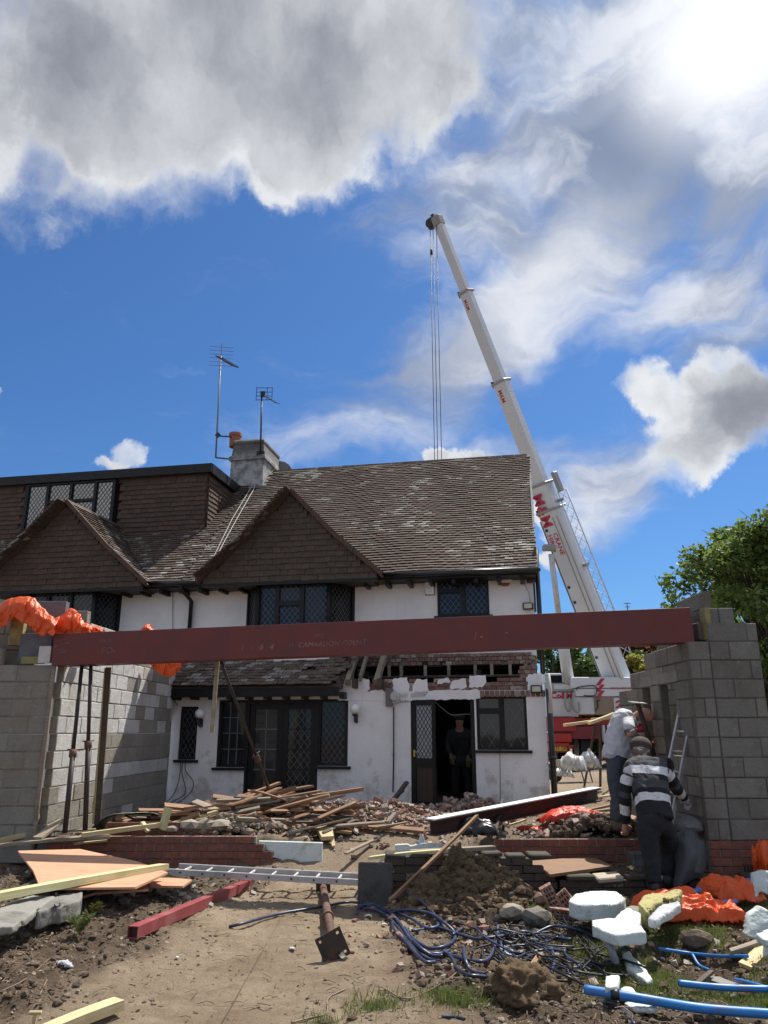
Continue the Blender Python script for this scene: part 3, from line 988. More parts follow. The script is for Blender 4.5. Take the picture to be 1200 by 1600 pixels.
# side, rear and party walls
sd = MB()
sd.span((-.40, .262, .1), (-.13, .998, 2.283)).span((-.45, 1.262, .1), (-.205, 7.6, 4.45)).span((-.45, 1.1, .1), (-.21, 1.262, 2.8))
sd.prism([(-.45, 1.0, 4.452), (-.45, 7.6, 4.452), (-.45, 7.6, 5.1), (-.45, 4.6, 7.93), (-.45, 1.0, 4.70)], (.24, 0, 0))
sd.span((PARTY, 7.34, .1), (-.455, 7.6, 4.45))
sd.build('side_wall', 'white_render', house, recalc=True)
sn = MB(); sn.span((LEFT, 7.34, .1), (PARTY - .01, 7.6, 4.45)).span((LEFT, 1.262, .1), (LEFT + .25, 7.33, 4.45)); sn.build('rear_wall', 'white_render', nbr)
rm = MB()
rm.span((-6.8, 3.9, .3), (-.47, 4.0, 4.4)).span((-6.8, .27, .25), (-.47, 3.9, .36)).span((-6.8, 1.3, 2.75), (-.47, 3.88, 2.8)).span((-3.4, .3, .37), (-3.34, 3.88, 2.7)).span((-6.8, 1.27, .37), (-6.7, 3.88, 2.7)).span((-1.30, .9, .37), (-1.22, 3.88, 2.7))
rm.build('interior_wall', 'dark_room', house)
# hanging cable and rag of plaster inside the doorway
MB().tube(catmull([hp(675, 1092, .3), hp(690, 1106, .5), hp(706, 1117, .6), hp(725, 1116, .6), hp(742, 1116, .7)]), .006, 5).build('loose_cable', 'trim_pale', house)
MB().span(hp(673, 1090, .35), hp(680, 1180, .38)).build('door_curtain', 'trim_pale', house)

# exposed brick under the upper wall, holes for the old lean-to roof
brick_core = MB()
brick_core.span((PARTY, 1.03, 2.80), (-.21, 1.24, 2.945)).span((-.46, .98, 2.30), (-.21, 1.095, 2.80))
cz0 = brick_core.build('mortar_bed', 'mortar', upw)
z = 2.80
for r in range(3):
    s = -3.6 + (r % 2) * .055
    while s < -.24:
        if random.random() > .06 or r == 2:
            M = Matrix.Translation((s, 1.0, z + .034)) @ Matrix.Rotation(random.uniform(-.03, .03), 4, 'Y')
            bricks_h.add(upw, M, HM, (.5, 1, 1))
        s += .112
    z += .071
z = 2.44
for r in range(5):
    for i in range(3):
        s = -.20 - i * .11 - (r % 2) * .03
        bricks_h.add(upw, Matrix.Translation((s - .05, .945, z)), HM, (.5, 1, 1))
    z += .071
# timbers left in the pocket: trimmer and stubs
trim = MB()
trim.span((-3.5, .92, 2.575), (-.32, .99, 2.615))
trim.build('timber_plate', 'timber_dark', upw)
for px in (606, 625, 663, 700, 742, 768, 797, 822):
    a = hp(px, 1052, .8)
    MB().box((a.x, .95, 2.70), (.055, .07, .20)).build('joist_stub', 'timber_grey', upw)
for px in (668, 683):
    a = hp(px, 1040, 1.0)
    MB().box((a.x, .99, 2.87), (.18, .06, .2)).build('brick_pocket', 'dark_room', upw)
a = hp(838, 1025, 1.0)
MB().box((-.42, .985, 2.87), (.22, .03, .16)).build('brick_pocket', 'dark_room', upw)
# loose rafters where the lean-to was stripped
for (p0, p1, w) in (((543, 1066), (560, 1018), .09), ((588, 1066), (604, 1014), .09), ((563, 1060), (575, 1020), .05)):
    a = hp(*p0, -.1); b = hp(*p1, .95)
    MB().bar(a, b, w, .11).build('rafter', 'timber_grey', house)

# ---- lean-to roof on the left
LZ0, LZ1 = 2.40, 3.22
lean = MB()
lean.prism([(-6.86, -.25, LZ0 - .02), (-6.86, 1.0, LZ1 - .02), (-6.86, 1.0, LZ1 - .06), (-6.86, -.25, LZ0 - .06)], (3.30, 0, 0))
leano = lean.build('lean_to_roof', 'timber_dark', house, recalc=True)
vv = Vector((0, 1.25, LZ1 - LZ0)); 
tiles(lean_s, leano, HM, (-6.86, -.30, LZ0 - .02), (1, 0, 0), vv, 3.42, vv.length + .05, .105, .165,
      clip=lambda u, v: u < 3.28 + random.uniform(-.22, .12) and not (2.55 < u < 2.75 and .4 < v < .6), jit=2.2, sag=lambda u, v: .02 * math.sin(u * 2.2) * (v))
MB().span((-6.86, -.28, LZ0 - .20), (-3.60, -.24, LZ0 - .045)).build('fascia_board', 'black_wood', leano)
for i in range(10):
    s = -6.7 + i * .345
    MB().span((s, -.24, LZ0 - .24), (s + .08, -.01, LZ0 - .13)).build('rafter_foot', 'black_wood', leano)
for px in (531, 555, 594):
    a = hp(px, 1070, -.1)
    MB().box((a.x, -.11, a.z + .02), (.07, .22, .16)).build('rafter_foot', 'timber_dark', house)
cur = MB().span((-6.92, -.27, 1.9), (-6.80, .0, LZ0 - .06)).build('end_board', 'brown_wood', leano)

# ---- main roof
def sag(u, v): return -.035 * math.sin(PI * min(1, max(0, v / 5.4))) * (1 + .4 * math.sin(u * 1.3)) + .012 * math.sin(u * 2.9 + v)
sv = Vector((0, RIDGE_Y - EAVE_Y, RIDGE_Z - EAVE_Z))
def roof_base(s0, s1, par):
    m = MB()
    m.prism([(s0, EAVE_Y, EAVE_Z - .03), (s0, RIDGE_Y, RIDGE_Z - .05), (s0, 8.2, 4.9), (s0, 8.2, 4.8), (s0, RIDGE_Y, RIDGE_Z - .17), (s0, EAVE_Y, EAVE_Z - .12)], (s1 - s0, 0, 0))
    return m.build('roof', 'timber_dark', par, recalc=True)
roofh = roof_base(PARTY, -.13, house); roofn = roof_base(LEFT, PARTY - .004, nbr)
CHX0, CHX1 = -7.62, -6.72
G2 = (-4.77, 6.15, 1.72); G1 = (-9.61, 6.20, 1.84)
def under_gable(s, y, g):
    z = g[1] - abs(s - g[0]) * (g[1] - 4.5) / g[2]
    return y > .3 and z > slope_z(y) + .08
def clip_h(u, v):
    s = PARTY - .0 + u; y = EAVE_Y - .06 + v * sv.y / sv.length
    if under_gable(s, y, G2): return False
    if s < CHX1 + .02 and 3.95 < y: return False
    return True
tiles(roof_tiles_h, roofh, HM, (PARTY, EAVE_Y - .06, EAVE_Z - .045), (1, 0, 0), sv, -PARTY - .10, sv.length + .02, .103, .165, clip=clip_h, sag=sag)
DY = 2.25; DS = -7.42; DTOP = 7.52
def clip_n(u, v):
    s = LEFT + u; y = EAVE_Y - .06 + v * sv.y / sv.length
    if under_gable(s, y, G1): return False
    if s > CHX0 - .02 and y > 3.95: return False
    if s < DS - .02 and y > DY - .02: return False
    return s > -12.6
tiles(roof_tiles_n, roofn, HM, (LEFT, EAVE_Y - .06, EAVE_Z - .045), (1, 0, 0), sv, PARTY - LEFT - .01, sv.length, .103, .165, clip=clip_n, sag=sag)
# ridge tiles
s = CHX1 + .05; rt = None
while s < -.38:
    q = MB()
    pts = [Vector((0, RIDGE_Y - .13, RIDGE_Z - .06)), Vector((0, RIDGE_Y - .08, RIDGE_Z + .02)), Vector((0, RIDGE_Y, RIDGE_Z + .05)), Vector((0, RIDGE_Y + .08, RIDGE_Z + .02)), Vector((0, RIDGE_Y + .13, RIDGE_Z - .06))]
    vs_ = [Vector((s, p.y, p.z + random.uniform(-.003, .003))) for p in pts] + [Vector((s + .30, p.y, p.z)) for p in pts]
    q.add(vs_, [(i, i + 1, i + 6, i + 5) for i in range(4)] + [(0, 1, 2, 3, 4), (9, 8, 7, 6, 5), (0, 4, 9, 5)])
    q.build('ridge_tile', 'roof_tile', roofh, recalc=True)
    s += .31
# verge at the open end
vg = MB(); vg.bar((-.125, EAVE_Y - .02, EAVE_Z - .09), (-.125, RIDGE_Y, RIDGE_Z - .1), .04, .17, up=(0, -.67, .74)); vg.build('verge_board', 'black_wood', roofh)
# gutters, soffit, rafter feet
def gutter(s0, s1, par, y=.50, z=EAVE_Z - .075):
    m = MB(); m.tube([(s0, y, z), (s1, y, z)], .055, 10); m.build('gutter', 'black_plastic', par)
gutter(rx(600, .5), -.09, house); gutter(rx(231, .5), rx(318, .5), nbr)
MB().span((PARTY, .56, EAVE_Z - .16), (-.14, .60, EAVE_Z - .05)).span((PARTY, .6, EAVE_Z - .16), (-.14, 1.0, EAVE_Z - .13)).build('soffit', 'black_wood', roofh)
MB().span((LEFT, .56, EAVE_Z - .16), (PARTY - .01, .60, EAVE_Z - .05)).span((LEFT, .6, EAVE_Z - .16), (PARTY - .01, 1.0, EAVE_Z - .13)).build('soffit', 'black_wood', roofn)
for i in range(20):
    s = -.40 - i * .42
    MB().span((s - .03, .62, EAVE_Z - .25), (s + .04, .99, EAVE_Z - .162)).build('rafter_foot', 'black_wood', house if s > PARTY else nbr)

# ---- gables over the bays
def gable(g, par, hung, roofs, hw):
    sa, za, half = g
    k = (za - 4.5) / half
    gy0 = .30
    m = MB()
    # solid gable body so nothing shows through
    m.prism([(sa - half, gy0 + .03, 4.42), (sa + half, gy0 + .03, 4.42), (sa, gy0 + .03, za - .06)], (0, 2.3, 0))
    m.span((sa - half + .1, gy0 + .02, 4.33), (sa + half - .1, 1.1, 4.418))
    body = m.build('gable', 'timber_dark', par, recalc=True)
    tiles(hung, body, HM, (sa - half, gy0 + .0, 4.36), (1, 0, 0), (0, 0, 1), 2 * half, za - 4.42, .112, .165,
          clip=lambda u, v: abs(u - half) < (za - 4.36 - v - .05) / k - .05, lift=.012)
    for sg in (1, -1):
        u = Vector((0, 1, 0)) if sg < 0 else Vector((0, 1, 0))
        vdir = Vector((-sg, 0, k))
        # tiles run up from the foot to the small ridge
        ln = math.hypot(half, half * k)
        if sg > 0:
            org = Vector((sa + half + .05, gy0 - .06, 4.45)); uu = Vector((0, 1, 0))
        else:
            org = Vector((sa - half - .05, 2.3, 4.45)); uu = Vector((0, -1, 0))
        def clip(a, b, sg=sg, org=org, uu=uu):
            p = org + uu * a + vdir.normalized() * b
            return p.z > slope_z(p.y) - .05
        tiles(roofs, par_roof[par.name], HM, org, uu, vdir, 2.36, ln + .05, .103, .165, clip=clip, sag=lambda u, v: -.06 * math.sin(PI * min(1, v / ln)) + .0)
        # verge strip and undercloak on the front edge
        pts = [(sa + sg * (half + .12), gy0 - .05, 4.42), (sa + sg * half * .55, gy0 - .05, 4.5 + (half * .45) * k - .045), (sa, gy0 - .05, za + .02)]
        vm = MB()
        for i in range(2): vm.bar(Vector(pts[i]) + Vector((0, -.03, .0)), Vector(pts[i + 1]) + Vector((0, -.03, .0)), .055, .085, up=(sg * k, 0, 1))
        vm.build('verge', 'brown_tile', body)
        vm = MB()
        for i in range(2):
            a_ = Vector(pts[i]) - Vector((0, -.03, .045)); b_ = Vector(pts[i + 1]) - Vector((0, -.03, .045))
            vm.bar(a_, b_, .05, .05, up=(sg * k, 0, 1))
        vm.build('undercloak', 'timber_dark', body)
    # hip/ridge tiles of the small roof
    n = 8
    for i in range(n):
        y0 = gy0 - .04 + i * .28
        if y0 > 2.3: break
        q = MB().prism([(sa - .10, y0, za - .04), (sa, y0, za + .06), (sa + .10, y0, za - .04)], (0, .27, 0))
        q.build('ridge_tile', 'roof_tile', body, recalc=True)
    MB().span((sa - half - .02, gy0 - .03, 4.30), (sa + half + .02, gy0 + .04, 4.37)).build('bressummer', 'black_wood', body)
    return body
par_roof = {house.name: roofh, nbr.name: roofn}
simple('brown_tile', (.115, .06, .04), .85, var=.3, scale=18, c2=(.06, .04, .03), bmp=.3)
gable(G2, house, hung_h, roof_tiles_h, 0)
gable(G1, nbr, hung_h if False else hung_n, roof_tiles_n, 0)

# ---- bay windows under the gables
def bay(par, xl0, xl1, xr1, xr0, z0, z1, y0, lab=None):
    """outer left/right on the wall (y=1), inner on the bay front (y0)"""
    P0 = Vector((rx(xl0, 1.0), 1.0, z0)); P1 = Vector((rx(xl1, y0), y0, z0)); P2 = Vector((rx(xr1, y0), y0, z0)); P3 = Vector((rx(xr0, 1.0), 1.0, z0))
    h = z1 - z0
    body = MB().prism([(P0.x, 1.0, z0 - .9), (P1.x, y0 + .02, z0 - .9), (P2.x, y0 + .02, z0 - .9), (P3.x, 1.0, z0 - .9)], (0, 0, .86)).build('bay_apron', 'white_render', par, recalc=True)
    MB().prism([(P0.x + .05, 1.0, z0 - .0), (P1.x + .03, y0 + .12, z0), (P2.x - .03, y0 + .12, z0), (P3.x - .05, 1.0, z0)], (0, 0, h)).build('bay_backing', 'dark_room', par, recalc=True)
    for a, b, cells in ((P1, P2, [(0, .27, 0, 1), (.27, .62, 0, .62), (.27, .62, .62, 1), (.62, 1, 0, 1)]), (P2, P3, [(.05, .95, 0, 1)]), (P0, P1, [(.05, .95, 0, 1)])):
        d = (b - a).normalized(); inn = Vector((0, 0, 1)).cross(d)
        M = Matrix(((d.x, inn.x, 0, a.x), (d.y, inn.y, 0, a.y), (0, 0, 1, a.z), (0, 0, 0, 1)))
        window(par, M, (b - a).length, h, cells, frame=.085, name='bay_window', dx=.105, dz=.13)
    for p in (P1, P2):
        MB().tube([(p.x, p.y, z0 - .1), (p.x, p.y, z1)], .05, 6).build('corner_post', 'black_wood', par)
bay(house, 388, 405, 515, 555, 3.30, 4.36, .42)
bay(nbr, 18, 52, 152, 194, 3.30, 4.36, .42)
def wM(r, y): return Matrix.Translation((r[0], y, r[2]))
def wh(r): return (r[1] - r[0], r[3] - r[2])
r_ = W['small']; window(house, wM(r_, .985), *wh(r_), [(0, .5, 0, .60), (0, .5, .60, 1), (.5, 1, 0, 1)], frame=.07, sill=True)
r_ = W['slit']; window(house, wM(r_, .03), *wh(r_), [(0, 1, 0, 1)], frame=.05, sill=True, dx=.09, dz=.15)
r_ = W['fw_l']; window(house, wM(r_, .02), *wh(r_), [(0.04, 1, 0, 1)], frame=.07, sill=True, dx=0, rect=(3, 4))
r_ = W['fw_r']; window(house, wM(r_, .02), *wh(r_), [(0, .94, 0, 1)], frame=.07, sill=True, dx=.10, dz=.14)
r_ = W['kwin']; window(house, wM(r_, .02), *wh(r_), [(0, .5, 0, .72), (0, .5, .72, 1), (.5, 1, 0, 1)], frame=.075, sill=True, dx=.2, dz=.30)
# french doors: two leaves, the left with rectangular panes, the right leaded
r_ = W['fdoor']; w_, h_ = wh(r_); 
fr = MB().span((r_[0], .01, r_[3] - .07), (r_[1], .12, r_[3])).span((r_[0], .01, .3), (r_[0] + .05, .12, r_[3] - .07)).span((r_[1] - .05, .01, .3), (r_[1], .12, r_[3] - .07)).build('door_frame', 'black_wood', house)
for i in (0, 1):
    x0 = r_[0] + .05 + i * (w_ / 2 - .048); ww = w_ / 2 - .052
    z0 = .33; hh = r_[3] - .07 - z0
    leaf = MB(); hole = (.10, ww - .10, .30, hh - .10)
    wall_cells(leaf, 0, ww, 0, hh, 0, .05, [hole])
    lo = leaf.build('french_door', 'black_wood', house); lo.location = (x0, .05, z0)
    MB().span((hole[0], .02, hole[2]), (hole[1], .026, hole[3])).build('pane', 'glass', lo)
    if i == 0:
        l = MB()
        l.bar(((hole[0] + hole[1]) / 2, .015, hole[2]), ((hole[0] + hole[1]) / 2, .015, hole[3]), .02, .014, up=(0, 1, 0))
    else: l = MB()
    for j in range(1, 4):
        zz = hole[2] + (hole[3] - hole[2]) * j / 4; l.bar((hole[0], .015, zz), (hole[1], .015, zz), .022, .014, up=(0, 1, 0))
    l.build('glazing_bar', 'black_wood' if i else 'lead', lo)
    if i:
        la = lattice(hole[1] - hole[0], hole[3] - hole[2], .12, .15, hole[0], hole[2]).build('lead_lattice', 'lead', lo); la.location = (0, .012, 0)
# back door opening: frame, and the leaf swung outwards against the wall
r_ = W['door']
xl = rx(676, 0, 1150)
MB().span((r_[0], .01, r_[3] - .06), (r_[1], .14, r_[3])).span((r_[1] - .07, .01, .3), (r_[1], .14, r_[3] - .06)).span((r_[0], .01, .3), (r_[0] + .06, .14, r_[3] - .06)).build('door_frame', 'black_wood', house)
hinge = Vector((r_[0] + .03, -.02, .36)); hh = r_[3] - .42
ang = R(-22)
dM = Matrix.Translation(hinge) @ Matrix.Rotation(ang, 4, 'Z')
dw = .44
leaf = MB(); zb = hh * .43
wall_cells(leaf, 0, dw, 0, hh, 0, .045, [(.07, dw - .06, zb + .06, hh - .09), (.07, dw - .06, .14, zb - .09)])
dlo = leaf.build('back_door', 'black_wood', house); dlo.matrix_basis = dM
MB().span((.07, .018, zb + .06), (dw - .06, .024, hh - .09)).build('pane', 'obscured_glass', dlo)
l_ = lattice(dw - .13, hh - .15 - zb, .075, .115, .07, zb + .06).build('lead_lattice', 'black_wood', dlo); l_.location = (0, .012, 0)
for i in range(3):
    a = .07 + i * (dw - .13) / 3
    MB().span((a + .002, .012, .14), (a + (dw - .13) / 3 - .002, .03, zb - .09)).build('door_panel', 'brown_wood', dlo)
MB().span((.025, -.012, zb + .08), (.05, .0, zb + .19)).bar((.037, -.03, zb + .16), (.11, -.03, zb + .16), .014, .014).build('handle', 'plate_yellow', dlo)

# ---- dormer on the neighbour
dorm = MB()
wall_cells(dorm, -13.5, DS, 5.55, DTOP - .1, DY, DY + .15, [(rx(44, DY), rx(178, DY), 6.0, 7.25)])
dorm.span((-13.5, DY + .15, 5.5), (DS - .002, 4.4, DTOP - .1))
do = dorm.build('dormer', 'timber_dark', nbr)
a = hp(110, 832, DY); b = hp(110, 757, DY)
wz0, wz1 = a.z, b.z
wx0, wx1 = rx(40, DY, 800), rx(180, DY, 800)
tiles(hung_n, do, HM, (-13.4, DY - .01, 5.92), (1, 0, 0), (0, 0, 1), 13.4 + DS - .02, DTOP - .22 - 5.92, .112, .165,
      clip=lambda u, v: not (wx0 - .1 < -13.4 + u < wx1 + .1 and wz0 - 5.92 - .06 < v < wz1 - 5.92 + .3) and -13.4 + u > -13.4, lift=.010)
def clipc(u, v):
    y = DY + u; z = 5.6 + v
    return z > slope_z(y) - .02
tiles(hung_n, do, HM, (DS + .015, DY, 5.6), (0, 1, 0), (0, 0, 1), 2.2, DTOP - .2 - 5.6, .112, .165, clip=clipc, lift=.010)
MB().span((-13.6, DY - .14, DTOP - .13), (DS + .12, 4.3, DTOP)).build('flat_roof', 'black_plastic', do)
MB().span((-13.6, DY - .15, DTOP - .18), (DS + .13, DY - .10, DTOP + .03)).build('fascia_board', 'black_wood', do)
MB().span((DS + .09, DY - .09, DTOP - .2), (DS + .14, 4.3, DTOP + .03)).build('fascia_board', 'black_wood', do)
MB().span((rx(188, DY), DY - .05, 5.93), (DS - .05, DY - .02, 5.955)).span((-12.5, DY - .05, 5.93), (rx(42, DY), DY - .02, 5.955)).build('flashing', 'lead_flash', do)
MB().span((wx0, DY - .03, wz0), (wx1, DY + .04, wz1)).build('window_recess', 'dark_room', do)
window(do, Matrix.Translation((wx0, DY - .10, wz0)), wx1 - wx0, wz1 - wz0 + .02, [(.02, .25, 0, 1), (.25, .51, 0, .62), (.25, .51, .62, 1), (.51, .78, 0, .62), (.51, .78, .62, 1), (.78, .98, 0, 1)], frame=.07, sill=True, dx=.10, dz=.135, glass='glass_bright')

# ---- chimney: rendered stack on the ridge line between the two halves
ch = MB()
cy0, cy1 = 3.95, 5.25
prof = [(6.9, 0), (8.25, 0), (8.28, .035), (8.36, .035), (8.42, -.01), (8.70, -.04), (8.74, -.02), (8.80, -.02), (8.86, -.08)]
lv = []
for z, e in prof:
    lv.append([(CHX0 - e, cy0 - e, z), (CHX1 + e, cy0 - e, z), (CHX1 + e, cy1 + e, z), (CHX0 - e, cy1 + e, z)])
vs_ = [Vector(p) + Vector((random.uniform(-.012, .012), random.uniform(-.012, .012), random.uniform(-.01, .01))) for q in lv for p in q]
fs_ = [(i * 4 + k, i * 4 + (k + 1) % 4, (i + 1) * 4 + (k + 1) % 4, (i + 1) * 4 + k) for i in range(len(prof) - 1) for k in range(4)]
fs_.append(tuple(range(len(vs_) - 4, len(vs_))))
chim = MB().add(vs_, fs_).build('chimney', 'chimney_render', house)
ca = hp(366, 676, 4.3)
MB().pipe((ca.x + .02, 4.35, 8.8), (ca.x + .02, 4.35, 9.16), .15, .11, 16).pipe((ca.x + .02, 4.35, 9.10), (ca.x + .02, 4.35, 9.18), .17, .11, 16).build('chimney_pot', 'terracotta', chim)
MB().pipe((ca.x + .22, 4.9, 8.8), (ca.x + .22, 4.9, 9.08), .14, .10, 16).build('chimney_pot', 'terracotta', chim)
MB().span((CHX0 - .05, cy0 - .10, 7.44), (CHX1 + .12, cy0 - .0, 7.50)).bar((CHX1 + .03, cy0 - .08, 7.47), (CHX1 + .03, RIDGE_Y, RIDGE_Z + .03), .12, .03, up=(0, -.67, .74)).build('flashing', 'lead_flash', chim)
# two pale aerial leads and a downpipe over the tiles
def on_slope(px, py, lift=.05):
    # meet the roof slope
    lo, hi = .3, 5
    for _ in range(40):
        m = (lo + hi) / 2
        if hp(px, py, m).z > slope_z(m): lo = m
        else: hi = m
    q = hp(px, py, lo); return Vector((q.x, q.y, q.z + lift))
MB().tube([on_slope(*p) for p in ((404, 742), (396, 768), (372, 810), (350, 850), (335, 880), (322, 903))], .009, 5).build('aerial_lead', 'trim_pale', roofh)
MB().tube([on_slope(*p) for p in ((408, 745), (392, 765), (362, 815), (345, 850), (325, 892), (305, 903))], .009, 5).build('aerial_lead', 'trim_pale', roofh)

# ---- downpipes
def downpipe(pts, par, r=.042):
    m = MB(); m.tube(pts, r, 10)
    o = m.build('downpipe', 'black_plastic', par)
    for p, q in zip(pts[:-1], pts[1:]):
        if (Vector(p) - Vector(q)).length > 1.0:
            mid = Vector(p).lerp(Vector(q), .55)
            MB().tube([mid, mid + (Vector(q) - Vector(p)).normalized() * .06], r * 1.35, 10).build('pipe_collar', 'black_plastic', o)
    return o
a = hp(281, 915, .5)
downpipe([(a.x, .52, 4.45), (a.x, .55, 4.35), (a.x + .07, .92, 4.15), (a.x + .07, .92, 2.9)], nbr)
downpipe([(-.11, .93, 4.95), (-.11, .93, 2.6)], house, .045)
MB().tube([(-.11, .93, 4.50), (-.11, .93, 4.56)], .065, 10).build('pipe_collar', 'black_plastic', house)
downpipe([(-.04, -.05, 2.30), (-.04, -.05, .35)], house, .05)
MB().tube([(-.05, -.06, 2.55), (-.03, -.06, 2.25), (-.035, -.06, 1.9)], .045, 8).build('cut_pipe', 'trim_pale', house)
# thin drops of cable on the render
for pts in ([(270, 915), (270, 985)], [(277, 1102), (270, 1090), (269, 1075)],):
    MB().tube([hp(*p, -.02 if p[1] > 1000 else .97) for p in pts], .006, 5).build('wall_cable', 'black_cable', house if pts[0][1] > 1000 else nbr)
MB().tube([hp(615, 1105, -.03), hp(615, 1180, -.03), hp(614, 1238, -.03)], .012, 6).build('wall_cable', 'black_cable', house)
MB().tube([hp(781, 1090, -.04), hp(781, 1175, -.06), hp(782, 1262, -.06)], .006, 5).build('wall_cable', 'black_cable', house)
for pts in ([(290, 1130), (296, 1165), (289, 1200), (302, 1222), (296, 1240), (275, 1256), (258, 1262)], [(303, 1140), (290, 1170), (284, 1205), (290, 1238), (270, 1252), (258, 1258)], [(288, 1110), (283, 1165), (281, 1210), (272, 1240), (258, 1255)]):
    MB().tube(catmull([hp(*p, -.05) for p in pts]), .007, 5).build('loose_cable', 'black_cable', house)
for s in (roof_tiles_h, roof_tiles_n, hung_n, hung_h, lean_s, bricks_h): s.flush()

# ---- fittings on the walls
def fitting(name, label, cat, px, py, y, group=None):
    p = HM @ hp(px, py, y)
    e = empty(name, p, label, cat, group); e.rotation_euler = (0, 0, -TH); return e
for px, py, lb in ((316, 1118, 'white globe wall lamp on black bracket beside the narrow slit window'), (557, 1111, 'white globe wall lamp on black bracket right of the french doors')):
    e = fitting('wall_lamp', lb, 'lamp', px, py, 0, 'globe wall lamps')
    MB().blob((0, -.12, .03), .085, 3, 0, sm=True).build('globe', 'globe_white', e)
    m = MB().tube([(0, -.12, -.05), (0, -.12, -.09)], [.05, .035], 10).tube(catmull([(0, -.12, -.09), (0, -.13, -.15), (0, -.06, -.18), (0, -.01, -.12)]), .02, 8).tube([(0, -.015, -.20), (0, -.015, -.06)], .03, 8)
    m.build('bracket', 'black_plastic', e)
for px, py, y, lb in ((825, 948, 1.0, 'black rimmed floodlight high on the white wall by the downpipe'), (838, 1077, 0, 'black rimmed floodlight on the ground floor corner beside kitchen window')):
    e = fitting('floodlight', lb, 'floodlight', px, py, y, 'floodlights')
    MB().box((0, -.07, 0), (.19, .06, .13)).build('housing', 'black_plastic', e, bevel=.01)
    MB().box((0, -.103, 0), (.14, .008, .085)).build('lens', 'light_lens', e)
    MB().tube([(0, -.04, -.02), (0, 0, -.02)], .02, 6).build('bracket', 'black_plastic', e)
p1 = fitting('wall_box', 'brown box under the eave above the upper floodlight', 'box', 830, 905, 1.0)
MB().box((0, -.05, 0), (.16, .1, .15)).build('casing', 'brown_wood', p1)
MB().tube(catmull([(-.08, -.02, .0), (-.12, -.02, -.1), (-.06, -.02, -.25), (-.04, -.02, -.42)]), .007, 5).build('cable', 'trim_pale', p1)
e = fitting('intruder_alarm', 'white shield shaped alarm box with red lower edge on the upper wall', 'alarm', 789, 906, 1.0)
def shield(z1, z0, wtop, wbot, y0, y1):
    return [(-wtop, y0, z1), (wtop, y0, z1), (wtop, y0, (z0 + z1) / 2), (wbot, y0, z0), (-wbot, y0, z0), (-wtop, y0, (z0 + z1) / 2)]
MB().prism(shield(.10, -.07, .14, .09, -.07, 0), (0, .07, 0)).build('casing', 'white_paint', e, recalc=True, bevel=.008)
MB().prism([(-.09, -.072, -.075), (.09, -.072, -.075), (.05, -.072, -.125), (-.05, -.072, -.125)], (0, .07, 0)).build('strobe', 'alarm_red', e, recalc=True)
e = fitting('junction_box', 'white upright plastic box between the bay and the small upper window', 'box', 672, 919, 1.0)
MB().box((0, -.05, 0), (.165, .1, .26)).build('casing', 'white_paint', e, bevel=.015); MB().box((0, -.006, 0), (.19, .012, .285)).build('back_plate', 'meter_grey', e)
for i in range(6):
    MB().box((0, -.104, -.09 + i * .035), (.10, .01, .008)).build('louvre', 'trim_pale', e)
e = fitting('meter_box', 'weathered grey board with round vent left of the back door', 'box', 609, 1090, 0)
MB().box((0, -.035, 0), (.13, .05, .30)).build('board', 'meter_grey', e, bevel=.006)
MB().tube([(.11, -.12, .02), (.11, 0, .02)], [.08, .07], 12).tube(catmull([(.11, -.1, .05), (.18, -.12, .0), (.14, -.1, -.09), (.06, -.06, -.08)]), .02, 8).build('vent_cowl', 'trim_pale', e)
e = fitting('wall_vent', 'slotted grille of dark vertical slits by the back door', 'vent', 631, 1090, 0)
for i in range(7):
    MB().box((-.09 + i * .03, -.004, 0), (.007, .008, .17)).build('slot', 'rust_dark', e)

